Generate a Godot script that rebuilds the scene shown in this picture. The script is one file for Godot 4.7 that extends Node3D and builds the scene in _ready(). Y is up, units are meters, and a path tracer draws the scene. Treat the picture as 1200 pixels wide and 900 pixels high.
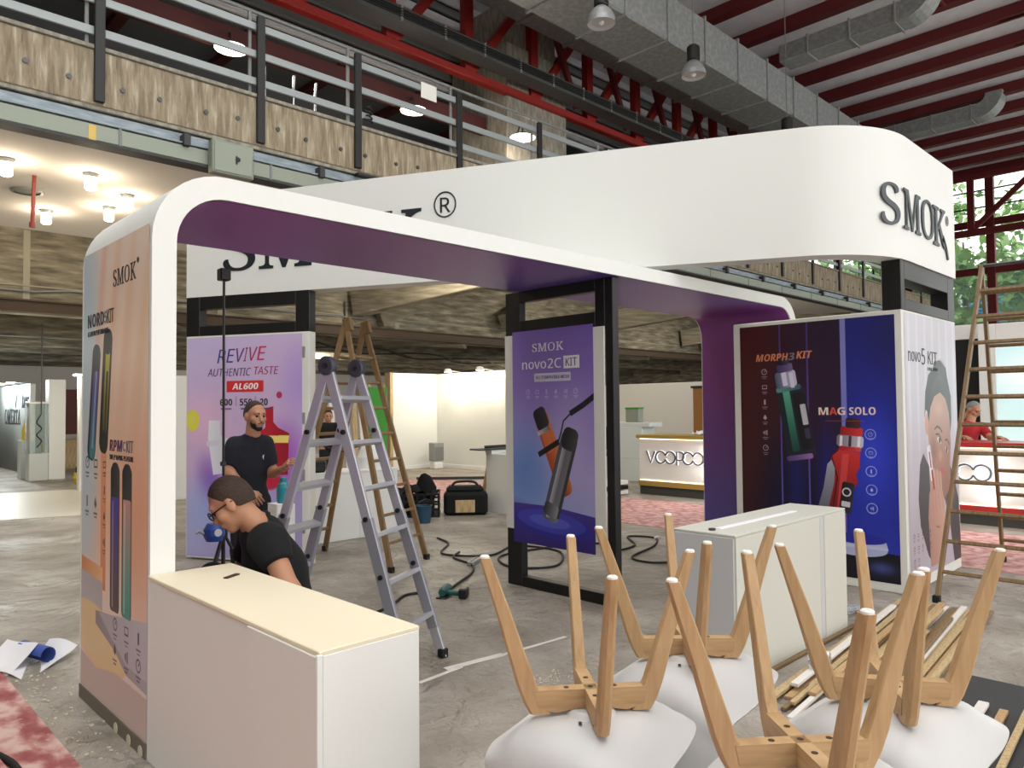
extends Node3D
# An exhibition hall while a stand is being fitted out. X runs along the portal (to the right and away), Z towards the
# glazed side of the hall behind the viewer, Y up. Metres.

const EYE := 1.65

func _ready():
	# --- camera, sky, light, exposure -------------------------------------------------
	var yaw := deg_to_rad(45.61)
	var pitch := deg_to_rad(1.83)
	var roll := deg_to_rad(-0.538)
	var fw := Vector3(cos(yaw), 0, -sin(yaw))
	var rt := Vector3(sin(yaw), 0, cos(yaw))
	var f2 := fw * cos(pitch) + Vector3.UP * sin(pitch)
	var u2 := Vector3.UP * cos(pitch) - fw * sin(pitch)
	var r3 := rt * cos(roll) + u2 * sin(roll)
	var u3 := u2 * cos(roll) - rt * sin(roll)
	var cam := Camera3D.new()
	cam.name = "camera"
	cam.fov = rad_to_deg(2.0 * atan(450.0 / 868.0))
	cam.near = 0.05
	cam.far = 300.0
	add_child(cam)
	cam.transform = Transform3D(Basis(r3, u3, -f2), Vector3(0, EYE, 0))
	cam.current = true
	var e := Environment.new()
	e.background_mode = Environment.BG_COLOR
	e.background_color = Color(0.98, 0.985, 0.97)
	e.background_energy_multiplier = 3.4
	e.tonemap_mode = Environment.TONE_MAPPER_LINEAR
	e.tonemap_exposure = 1.0
	e.sdfgi_enabled = true
	e.ssao_enabled = true
	e.ssil_enabled = true
	var we := WorldEnvironment.new()
	we.name = "environment"
	we.environment = e
	add_child(we)
	make_materials()
	# --- the setting ------------------------------------------------------------------
	build_hall()
	build_mezzanine()
	build_undercroft()
	build_roof_steel()
	build_outside()
	# --- the stand --------------------------------------------------------------------
	build_portal()
	build_middle_panel()
	build_revive_tower()
	build_cube_tower()
	build_fascia()
	build_counters()
	# --- things -----------------------------------------------------------------------
	build_chairs()
	build_ladders()
	build_far_booths()
	build_floor_things()
	build_people()

# ------------------------------------------------------------------ naming and nodes
var used := {}

func numbered(called: String, parent: Node) -> String:
	var key := str(parent.get_instance_id()) + called
	if not used.has(key):
		used[key] = 0
		return called
	used[key] += 1
	return "%s_%03d" % [called, used[key]]

func thing(called: String, label: String, category: String, at := Vector3.ZERO, turn := 0.0, group := "") -> Node3D:
	var o := Node3D.new()
	o.name = numbered(called, self)
	add_child(o)
	o.position = at
	o.rotation.y = turn
	tag(o, label, category, group)
	return o

func tag(o: Node, label: String, category: String, group := "") -> void:
	o.set_meta("label", label)
	o.set_meta("category", category)
	if group != "":
		o.set_meta("group", group)

func struct(o: Node, label := "") -> Node:
	o.set_meta("kind", "structure")
	if label != "":
		o.set_meta("label", label)
	return o

func put(called: String, mesh, material: Material, parent: Node = self) -> MeshInstance3D:
	var o := MeshInstance3D.new()
	o.name = numbered(called, parent)
	o.mesh = mesh.done() if mesh is MB else mesh
	o.material_override = material
	parent.add_child(o)
	return o

func group_node(called: String, parent: Node = self, at := Vector3.ZERO) -> Node3D:
	var o := Node3D.new()
	o.name = numbered(called, parent)
	parent.add_child(o)
	o.position = at
	return o

func copy_of(src: Node3D, label: String) -> Node3D:
	var c: Node3D = src.duplicate()
	var base := String(src.name).rstrip("0123456789").rstrip("_")
	c.name = numbered(base, self)
	add_child(c)
	c.set_meta("label", label)
	return c

# ------------------------------------------------------------------ mesh builder
class MB:
	var st := SurfaceTool.new()
	func _init():
		st.begin(Mesh.PRIMITIVE_TRIANGLES)
	func done() -> ArrayMesh:
		return st.commit()
	func v(p: Vector3, n: Vector3, uv: Vector2):
		st.set_normal(n)
		st.set_uv(uv)
		st.add_vertex(p)
	func tri(a, b, c, na, nb, nc, ua := Vector2.ZERO, ub := Vector2.ZERO, uc := Vector2.ZERO):
		if (b - a).cross(c - a).dot(na + nb + nc) > 0.0:
			v(a, na, ua); v(c, nc, uc); v(b, nb, ub)
		else:
			v(a, na, ua); v(b, nb, ub); v(c, nc, uc)
	func quad(a: Vector3, b: Vector3, c: Vector3, d: Vector3, n: Vector3, uv := [Vector2(0, 1), Vector2(1, 1), Vector2(1, 0), Vector2(0, 0)]):
		tri(a, b, c, n, n, n, uv[0], uv[1], uv[2])
		tri(a, c, d, n, n, n, uv[0], uv[2], uv[3])
	func box(x: Transform3D, s: Vector3, ch := 0.0) -> MB:
		var h := s * 0.5
		ch = minf(ch, minf(h.x, minf(h.y, h.z)) * 0.9)
		var B := x.basis
		for a in 3:
			var b := (a + 1) % 3
			var c := (a + 2) % 3
			for sg in [-1.0, 1.0]:
				var q := []
				for k in [[-1, -1], [1, -1], [1, 1], [-1, 1]]:
					var p := Vector3.ZERO
					p[a] = sg * h[a]
					p[b] = k[0] * (h[b] - ch)
					p[c] = k[1] * (h[c] - ch)
					q.append(x * p)
				var n := Vector3.ZERO
				n[a] = sg
				quad(q[0], q[1], q[2], q[3], (B * n).normalized())
		if ch > 0.0:
			for a in 3:
				var b := (a + 1) % 3
				var c := (a + 2) % 3
				for sb in [-1.0, 1.0]:
					for sc in [-1.0, 1.0]:
						var q := []
						for k in [[-1, 0], [1, 0], [1, 1], [-1, 1]]:
							var p := Vector3.ZERO
							p[a] = k[0] * (h[a] - ch)
							p[b] = sb * (h[b] - (0.0 if k[1] == 0 else ch))
							p[c] = sc * (h[c] - (ch if k[1] == 0 else 0.0))
							q.append(x * p)
						var n := Vector3.ZERO
						n[b] = sb
						n[c] = sc
						quad(q[0], q[1], q[2], q[3], (B * n).normalized())
			for sx in [-1.0, 1.0]:
				for sy in [-1.0, 1.0]:
					for sz in [-1.0, 1.0]:
						var sgn := Vector3(sx, sy, sz)
						var n := (B * sgn).normalized()
						tri(x * (sgn * Vector3(h.x, h.y - ch, h.z - ch)), x * (sgn * Vector3(h.x - ch, h.y, h.z - ch)), x * (sgn * Vector3(h.x - ch, h.y - ch, h.z)), n, n, n)
		return self
	func span(lo: Vector3, hi: Vector3, ch := 0.0) -> MB:  # an axis-aligned box from corner to corner
		return box(Transform3D(Basis(), (lo + hi) * 0.5), (hi - lo).abs(), ch)
	func bar(p: Vector3, q: Vector3, w: float, t: float, side := Vector3.UP, ch := 0.0) -> MB:  # a beam from p to q, t thick along «side», w across
		var d := (q - p).normalized()
		var c := d.cross(side).normalized()
		var s := c.cross(d).normalized()
		return box(Transform3D(Basis(c, d, c.cross(d)), (p + q) * 0.5), Vector3(w, p.distance_to(q), t), ch)
	func ring(c: Vector3, x: Vector3, y: Vector3, n: int) -> PackedVector3Array:
		var r := PackedVector3Array()
		for k in n:
			var a := TAU * k / n
			r.append(c + x * cos(a) + y * sin(a))
		return r
	func tube(pts: Array, radii, n := 10, caps := true) -> MB:
		var rings := []
		var dirs := []
		var m := pts.size()
		var up := Vector3(0.123, 0.95, 0.27).normalized()
		var nx := Vector3.ZERO
		for i in m:
			var d: Vector3 = (pts[min(i + 1, m - 1)] - pts[max(i - 1, 0)]).normalized()
			if i == 0:
				nx = d.cross(up).normalized()
			nx = (nx - d * nx.dot(d)).normalized()
			var r: float = radii[i] if radii is Array else radii
			rings.append(ring(pts[i], nx * r, d.cross(nx) * r, n))
			dirs.append(d)
		for i in m - 1:
			for k in n:
				var k2 := (k + 1) % n
				var a: Vector3 = rings[i][k]
				var b: Vector3 = rings[i][k2]
				var c: Vector3 = rings[i + 1][k2]
				var d: Vector3 = rings[i + 1][k]
				var na: Vector3 = (a - pts[i]).normalized()
				var nb: Vector3 = (b - pts[i]).normalized()
				var nc: Vector3 = (c - pts[i + 1]).normalized()
				var nd: Vector3 = (d - pts[i + 1]).normalized()
				tri(a, b, c, na, nb, nc)
				tri(a, c, d, na, nc, nd)
		if caps:
			for k in n:
				var k2 := (k + 1) % n
				tri(pts[0], rings[0][k], rings[0][k2], -dirs[0], -dirs[0], -dirs[0])
				tri(pts[m - 1], rings[m - 1][k], rings[m - 1][k2], dirs[m - 1], dirs[m - 1], dirs[m - 1])
		return self
	func lathe(x: Transform3D, prof: Array, n := 24) -> MB:  # prof: Vector2(radius, height)
		for i in prof.size() - 1:
			var p: Vector2 = prof[i]
			var q: Vector2 = prof[i + 1]
			var t := Vector2(q.y - p.y, p.x - q.x).normalized()
			if t == Vector2.ZERO:
				continue
			for k in n:
				var a := TAU * k / n
				var b := TAU * (k + 1) / n
				var na: Vector3 = (x.basis * Vector3(cos(a) * t.x, t.y, sin(a) * t.x)).normalized()
				var nb: Vector3 = (x.basis * Vector3(cos(b) * t.x, t.y, sin(b) * t.x)).normalized()
				var A := x * Vector3(cos(a) * p.x, p.y, sin(a) * p.x)
				var B := x * Vector3(cos(b) * p.x, p.y, sin(b) * p.x)
				var C := x * Vector3(cos(b) * q.x, q.y, sin(b) * q.x)
				var D := x * Vector3(cos(a) * q.x, q.y, sin(a) * q.x)
				if p.x > 1e-6:
					tri(A, B, C, na, nb, nb)
				if q.x > 1e-6:
					tri(A, C, D, na, nb, na)
		return self
	func prism(poly: PackedVector2Array, depth: float, x := Transform3D()) -> MB:  # outline in x's XY plane, from z = 0 to z = depth
		var idx := Geometry2D.triangulate_polygon(poly)
		var zn := (x.basis * Vector3(0, 0, 1)).normalized()
		for i in range(0, idx.size(), 3):
			var a := poly[idx[i]]
			var b := poly[idx[i + 1]]
			var c := poly[idx[i + 2]]
			tri(x * Vector3(a.x, a.y, depth), x * Vector3(b.x, b.y, depth), x * Vector3(c.x, c.y, depth), zn, zn, zn)
			tri(x * Vector3(a.x, a.y, 0), x * Vector3(b.x, b.y, 0), x * Vector3(c.x, c.y, 0), -zn, -zn, -zn)
		var cw := 1.0 if Geometry2D.is_polygon_clockwise(poly) else -1.0
		for i in poly.size():
			var a := poly[i]
			var b := poly[(i + 1) % poly.size()]
			var n := (x.basis * Vector3(-(b.y - a.y) * cw, (b.x - a.x) * cw, 0)).normalized()
			quad(x * Vector3(a.x, a.y, 0), x * Vector3(b.x, b.y, 0), x * Vector3(b.x, b.y, depth), x * Vector3(a.x, a.y, depth), n)
		return self
	func sheet(grid: Array, thick := 0.0) -> MB:  # grid[i][j] of points, smooth normals; with a thickness it has a back and an edge
		var ni := grid.size()
		var nj: int = grid[0].size()
		var nrm := []
		for i in ni:
			var row := []
			for j in nj:
				var du: Vector3 = grid[min(i + 1, ni - 1)][j] - grid[max(i - 1, 0)][j]
				var dv: Vector3 = grid[i][min(j + 1, nj - 1)] - grid[i][max(j - 1, 0)]
				row.append(du.cross(dv).normalized())
			nrm.append(row)
		for i in ni - 1:
			for j in nj - 1:
				for side in ([1.0, -1.0] if thick > 0.0 else [1.0]):
					var P := []
					var N := []
					for k in [[0, 0], [1, 0], [1, 1], [0, 1]]:
						var n: Vector3 = nrm[i + k[0]][j + k[1]]
						P.append(grid[i + k[0]][j + k[1]] + n * thick * 0.5 * side)
						N.append(n * side)
					var U := []
					for k in [[0, 0], [1, 0], [1, 1], [0, 1]]:
						U.append(Vector2(float(i + k[0]) / (ni - 1), float(j + k[1]) / (nj - 1)))
					tri(P[0], P[1], P[2], N[0], N[1], N[2], U[0], U[1], U[2])
					tri(P[0], P[2], P[3], N[0], N[2], N[3], U[0], U[2], U[3])
		if thick > 0.0:
			var rim := []
			for i in ni: rim.append([i, 0])
			for j in range(1, nj): rim.append([ni - 1, j])
			for i in range(ni - 2, -1, -1): rim.append([i, nj - 1])
			for j in range(nj - 2, 0, -1): rim.append([0, j])
			var mid: Vector3 = grid[ni / 2][nj / 2]
			for k in rim.size():
				var p: Array = rim[k]
				var q: Array = rim[(k + 1) % rim.size()]
				var a: Vector3 = grid[p[0]][p[1]]
				var b: Vector3 = grid[q[0]][q[1]]
				var na: Vector3 = nrm[p[0]][p[1]] * thick * 0.5
				var nb: Vector3 = nrm[q[0]][q[1]] * thick * 0.5
				var out := (b - a).cross(na).normalized()
				if out.dot(a - mid) < 0.0: out = -out
				if out == Vector3.ZERO: continue
				quad(a - na, b - nb, b + nb, a + na, out)
		return self

func spot(p: Vector3, b := Basis()) -> Transform3D:
	return Transform3D(b, p)

func rbox(lo: Vector3, hi: Vector3, ch := 0.004) -> MB:
	return MB.new().span(lo, hi, ch)

func disc_at(p: Vector3, axis: Vector3, r: float, h: float, n := 20) -> MB:
	return MB.new().lathe(Transform3D(basis_y(axis), p), [Vector2(0, 0), Vector2(r, 0), Vector2(r, h), Vector2(0, h)], n)

func basis_y(axis: Vector3) -> Basis:
	var y := axis.normalized()
	var x := y.cross(Vector3(0.31, 0.2, 0.93)).normalized()
	return Basis(x, y, x.cross(y))

func smooth_path(pts: Array, per := 6) -> Array:  # Catmull-Rom through the points
	var out := []
	var n := pts.size()
	for i in n - 1:
		for k in per:
			out.append(pts[i].cubic_interpolate(pts[i + 1], pts[max(i - 1, 0)], pts[min(i + 2, n - 1)], float(k) / per))
	out.append(pts[n - 1])
	return out

# ------------------------------------------------------------------ lettering
var fonts := {}

func font(called: String, weight := 400, italic := false) -> SystemFont:
	var key := called + str(weight) + str(italic)
	if not fonts.has(key):
		var f := SystemFont.new()
		f.font_names = PackedStringArray([called])
		f.font_weight = weight
		f.font_italic = italic
		fonts[key] = f
	return fonts[key]

# text fitted into a rectangle: lower left corner (u, v), width w, height h, in the parent's own plane z = 0
func lettering(parent: Node3D, text: String, u: float, v: float, w: float, h: float, m: Material, face := "Droid Sans", weight := 400, depth := 0.003, slant := 0.0, z := 0.0, called := "lettering") -> MeshInstance3D:
	var t := TextMesh.new()
	t.text = text
	t.font = font(face, weight)
	t.font_size = 48
	t.pixel_size = 0.01
	t.curve_step = 1.5
	t.depth = 0.01
	var ab := t.get_aabb()
	var o := MeshInstance3D.new()
	o.name = numbered(called, parent)
	var sx := w / ab.size.x
	var sy := h / ab.size.y
	var sz := depth / 0.01
	var am := ArrayMesh.new()
	for s in t.get_surface_count():
		var arr := t.surface_get_arrays(s)
		var pv: PackedVector3Array = arr[Mesh.ARRAY_VERTEX]
		for i in pv.size():
			var p := pv[i] - ab.position
			pv[i] = Vector3(p.x * sx + p.y * sy * slant, p.y * sy, p.z * sz)
		arr[Mesh.ARRAY_VERTEX] = pv
		am.add_surface_from_arrays(Mesh.PRIMITIVE_TRIANGLES, arr)
	o.mesh = am
	o.material_override = m
	parent.add_child(o)
	o.position = Vector3(u, v, z)
	return o

# ------------------------------------------------------------------ materials
var M := {}

func noise_tex(freq: float, kind := FastNoiseLite.TYPE_SIMPLEX_SMOOTH, octaves := 4, ramp: Array = [], seed_ := 1, size := 512, normal := false, strength := 4.0, stretch := 1.0) -> NoiseTexture2D:
	var n := FastNoiseLite.new()
	n.noise_type = kind
	n.frequency = freq
	n.fractal_octaves = octaves
	n.seed = seed_
	var t := NoiseTexture2D.new()
	t.width = size
	t.height = size
	t.seamless = true
	t.noise = n
	if normal:
		t.as_normal_map = true
		t.bump_strength = strength
	if ramp.size():
		var g := Gradient.new()
		var off := PackedFloat32Array()
		var col := PackedColorArray()
		for r in ramp:
			off.append(r[0])
			col.append(r[1])
		g.offsets = off
		g.colors = col
		t.color_ramp = g
	return t

func mat(called: String, c: Color, rough := 0.6, metal := 0.0, spec := 0.5) -> StandardMaterial3D:
	var m := StandardMaterial3D.new()
	m.resource_name = called
	m.albedo_color = c
	m.roughness = rough
	m.metallic = metal
	m.metallic_specular = spec
	M[called] = m
	return m

func tri_map(m: StandardMaterial3D, tex: Texture2D, scale: Vector3, world := true, nrm: Texture2D = null, nscale := 0.5) -> void:
	if tex:
		m.albedo_texture = tex
	m.uv1_triplanar = true
	m.uv1_world_triplanar = world
	m.uv1_scale = scale
	if nrm:
		m.normal_enabled = true
		m.normal_texture = nrm
		m.normal_scale = nscale

func glow(called: String, c: Color, energy: float) -> StandardMaterial3D:
	var m := mat(called, c, 0.5)
	m.emission_enabled = true
	m.emission = c
	m.emission_energy_multiplier = energy
	return m

func C(r: int, g: int, b: int) -> Color:
	return Color8(r, g, b)

func make_materials() -> void:
	mat("white_paint", C(226, 227, 224), 0.55)
	mat("white_board", C(222, 220, 214), 0.5)
	mat("white_gloss", C(232, 232, 232), 0.28)
	mat("cream_top", C(228, 216, 190), 0.5)
	mat("black_paint", C(14, 14, 15), 0.45)
	mat("black_soft", C(16, 16, 17), 0.8)
	mat("dark_grey", C(52, 52, 54), 0.6)
	mat("tray_grey", C(72, 74, 74), 0.6)
	mat("pale_sheet", C(196, 190, 178), 0.4)
	mat("board_grey", C(198, 197, 188), 0.5)
	mat("board_pale", C(188, 188, 190), 0.4)
	mat("mid_grey", C(120, 122, 122), 0.5)
	mat("ink", C(24, 30, 40), 0.5)
	mat("ink_grey", C(66, 72, 78), 0.5)
	mat("print_white", C(235, 232, 240), 0.5)
	mat("rubber", C(18, 18, 18), 0.85)
	mat("kick", C(112, 101, 88), 0.75)
	mat("plaster_spot", C(200, 190, 170), 0.9)
	mat("shell", C(198, 196, 196), 0.36)
	mat("glide", C(232, 230, 226), 0.6)
	mat("bolt", C(54, 38, 24), 0.6)
	mat("steel_bolt", C(90, 90, 92), 0.35, 0.9)
	mat("aluminium", C(186, 186, 192), 0.4, 0.45)
	mat("aluminium_dull", C(158, 158, 166), 0.45, 0.45)
	mat("hinge", C(74, 76, 84), 0.5, 0.3)
	mat("chrome", C(200, 200, 205), 0.15, 1.0)
	mat("red_steel", C(98, 20, 24), 0.55)
	mat("red_dim", C(70, 22, 22), 0.7)
	mat("red_steel_bright", C(140, 26, 20), 0.5)
	mat("rail_grey", C(150, 156, 158), 0.45, 0.2)
	mat("post_black", C(20, 20, 21), 0.5)
	mat("trunk_green", C(140, 146, 134), 0.5, 0.3)
	mat("plaster_ceiling", C(206, 201, 197), 0.9)
	mat("dark_panel", C(92, 93, 97), 0.9)
	mat("pipe_red", C(112, 26, 22), 0.5)
	mat("lamp_metal", C(150, 152, 154), 0.4, 0.3)
	mat("glass_lens", C(190, 190, 190), 0.2)
	var pane := mat("pane", Color(0.82, 0.97, 0.95, 0.12), 0.03)
	pane.transparency = BaseMaterial3D.TRANSPARENCY_ALPHA
	var sheet := mat("clear_plastic", Color(0.9, 0.92, 0.93, 0.22), 0.12)
	sheet.transparency = BaseMaterial3D.TRANSPARENCY_ALPHA
	# floor: pale concrete under a thin, creased protective sheet
	var fl := mat("floor", Color.WHITE, 0.36)
	tri_map(fl, noise_tex(0.006, FastNoiseLite.TYPE_SIMPLEX_SMOOTH, 6, [[0.0, C(118, 109, 99)], [0.4, C(142, 133, 123)], [0.62, C(152, 143, 134)], [1.0, C(176, 169, 160)]], 3, 1024), Vector3(0.16, 0.16, 0.16), true, null)
	fl.normal_enabled = true
	var wr := FastNoiseLite.new()
	wr.noise_type = FastNoiseLite.TYPE_SIMPLEX
	wr.fractal_type = FastNoiseLite.FRACTAL_RIDGED
	wr.fractal_octaves = 4
	wr.frequency = 0.012
	wr.seed = 8
	wr.domain_warp_enabled = true
	wr.domain_warp_amplitude = 40.0
	wr.domain_warp_frequency = 0.01
	var wt := NoiseTexture2D.new()
	wt.width = 1024
	wt.height = 1024
	wt.seamless = true
	wt.noise = wr
	wt.as_normal_map = true
	wt.bump_strength = 5.0
	fl.normal_texture = wt
	fl.normal_scale = 1.1
	fl.roughness_texture = noise_tex(0.008, FastNoiseLite.TYPE_SIMPLEX, 4, [[0.0, Color(0.5, 0.5, 0.5)], [0.5, Color(0.9, 0.9, 0.9)], [1.0, Color(1, 1, 1)]], 4, 512)
	fl.roughness = 0.62
	var cr := mat("carpet_pink", Color.WHITE, 0.7)
	tri_map(cr, noise_tex(0.02, FastNoiseLite.TYPE_SIMPLEX, 5, [[0.0, C(150, 92, 90)], [0.5, C(196, 146, 142)], [1.0, C(222, 186, 180)]], 5), Vector3(0.5, 0.5, 0.5))
	var cd := mat("carpet_red", Color.WHITE, 0.85)
	tri_map(cd, noise_tex(0.012, FastNoiseLite.TYPE_SIMPLEX, 6, [[0.0, C(142, 66, 70)], [0.32, C(160, 92, 92)], [0.5, C(184, 132, 126)], [0.68, C(204, 168, 160)], [1.0, C(216, 192, 184)]], 15), Vector3(0.7, 0.7, 0.45))
	# concrete with board marks
	var co := mat("concrete", Color.WHITE, 0.9)
	tri_map(co, noise_tex(0.014, FastNoiseLite.TYPE_SIMPLEX_SMOOTH, 6, [[0.0, C(80, 74, 62)], [0.42, C(116, 109, 94)], [0.66, C(130, 123, 107)], [1.0, C(172, 165, 148)]], 21), Vector3(0.13, 0.9, 0.13), true, noise_tex(0.03, FastNoiseLite.TYPE_SIMPLEX, 4, [], 22, 512, true, 6.0), 0.5)
	var cp := mat("concrete_parapet", Color.WHITE, 0.9)
	tri_map(cp, noise_tex(0.02, FastNoiseLite.TYPE_SIMPLEX_SMOOTH, 6, [[0.0, C(112, 99, 82)], [0.4, C(138, 124, 104)], [0.6, C(150, 137, 116)], [1.0, C(190, 180, 160)]], 31), Vector3(0.9, 0.1, 0.9), true, noise_tex(0.05, FastNoiseLite.TYPE_SIMPLEX, 3, [], 32, 512, true, 6.0), 0.4)
	var cc := mat("concrete_column", Color.WHITE, 0.9)
	tri_map(cc, noise_tex(0.02, FastNoiseLite.TYPE_SIMPLEX_SMOOTH, 6, [[0.0, C(112, 108, 98)], [0.5, C(140, 135, 124)], [1.0, C(168, 163, 152)]], 33), Vector3(0.8, 0.2, 0.8))
	var ga := mat("galvanised", Color.WHITE, 0.45, 0.3)
	tri_map(ga, noise_tex(0.02, FastNoiseLite.TYPE_CELLULAR, 2, [[0.0, C(136, 140, 140)], [0.5, C(150, 154, 154)], [1.0, C(168, 172, 173)]], 41), Vector3(0.7, 0.7, 0.7))
	var gb := mat("galvanised_blue", Color.WHITE, 0.5, 0.45)
	tri_map(gb, noise_tex(0.02, FastNoiseLite.TYPE_SIMPLEX, 4, [[0.0, C(120, 130, 138)], [0.5, C(134, 144, 152)], [1.0, C(156, 165, 170)]], 42), Vector3(0.2, 1.0, 0.2))
	var rs := mat("roof_sheet", Color.WHITE, 0.7)
	tri_map(rs, noise_tex(0.01, FastNoiseLite.TYPE_SIMPLEX, 4, [[0.0, C(232, 232, 240)], [1.0, C(245, 245, 250)]], 43), Vector3(0.3, 0.3, 0.3))
	# timber, grain along the local Y axis
	for w in [["wood", C(158, 122, 84), C(182, 147, 105), C(198, 166, 126)], ["wood_ladder", C(104, 80, 50), C(132, 104, 70), C(152, 124, 88)], ["wood_old", C(96, 74, 46), C(124, 98, 64), C(150, 122, 86)], ["wood_slat", C(150, 124, 86), C(186, 160, 118), C(210, 188, 148)]]:
		var wm := mat(w[0], Color.WHITE, 0.5)
		tri_map(wm, noise_tex(0.02, FastNoiseLite.TYPE_SIMPLEX_SMOOTH, 5, [[0.0, w[1]], [0.45, w[2]], [0.6, w[2]], [1.0, w[3]]], 51, 256), Vector3(9, 0.7, 9), false)
	var wx := mat("wood_bar", Color.WHITE, 0.5)
	tri_map(wx, noise_tex(0.02, FastNoiseLite.TYPE_SIMPLEX_SMOOTH, 5, [[0.0, C(158, 122, 84)], [0.5, C(182, 147, 105)], [1.0, C(198, 166, 126)]], 52, 256), Vector3(1, 6, 1), false)
	# portal lining
	mat("cable", C(20, 20, 21), 0.6)
	mat("skin", C(176, 126, 98), 0.55)
	mat("skin_dark", C(132, 92, 72), 0.55)
	mat("hair_brown", C(74, 54, 42), 0.8)
	mat("hair_dark", C(38, 32, 28), 0.8)
	mat("hair_short", C(72, 60, 52), 0.9)
	for hm in ["hair_brown", "hair_dark", "hair_short"]:
		tri_map(M[hm], noise_tex(0.05, FastNoiseLite.TYPE_SIMPLEX, 3, [[0.0, Color(0.55, 0.55, 0.55)], [1.0, Color(1, 1, 1)]], 61, 256), Vector3(9, 3, 9), true, noise_tex(0.08, FastNoiseLite.TYPE_SIMPLEX, 2, [], 62, 256, true, 6.0), 0.8)
	mat("navy_cloth", C(20, 22, 32), 0.9)
	mat("black_cloth", C(11, 11, 14), 0.95)
	mat("trousers", C(26, 26, 32), 0.9)
	mat("red_cloth", C(160, 24, 34), 0.85)
	mat("shoe", C(30, 28, 28), 0.6)
	mat("teal", C(36, 128, 140), 0.35)
	mat("blue_plastic", C(40, 74, 150), 0.4)
	mat("drill_green", C(20, 78, 74), 0.5)
	mat("bucket_blue", C(24, 66, 92), 0.5)
	mat("green_board", C(60, 150, 44), 0.6)
	mat("paper", C(226, 224, 228), 0.7)
	mat("paper_blue", C(60, 84, 160), 0.7)
	mat("tape", C(216, 210, 204), 0.6)
	mat("brown_door", C(150, 100, 48), 0.6)
	mat("gold_trim", C(190, 160, 90), 0.35, 0.6)
	mat("red_trim", C(168, 36, 36), 0.45)
	mat("plinth_grey", C(62, 62, 58), 0.7)
	mat("yellow", C(206, 180, 50), 0.5)
	mat("clear_case", C(206, 212, 210), 0.3)
	mat("dark_red", C(88, 30, 26), 0.6)
	mat("rust_brown", C(70, 56, 44), 0.8)
	mat("lime", C(150, 146, 130), 0.9)
	mat("leaf", C(132, 168, 96), 0.6)
	mat("bark", C(110, 96, 80), 0.9)
	mat("louvre_blue", C(60, 140, 205), 0.4)
	mat("stone", C(170, 164, 150), 0.9)
	glow("tube_white", Color(1.0, 0.95, 0.85), 5.0)
	glow("downlight", Color(1.0, 0.93, 0.76), 9.0)
	glow("halo", Color(1.0, 0.98, 1.0), 0.7)
	glow("strip_warm", Color(1.0, 0.95, 0.8), 2.2)

# ------------------------------------------------------------------ the hall
const XE := 40.0      # glazed end wall
const ZB := -11.0     # face of the balcony
const CEIL := 5.4     # white ceiling under the balcony
const ZC := -17.7     # first deep concrete beam

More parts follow.
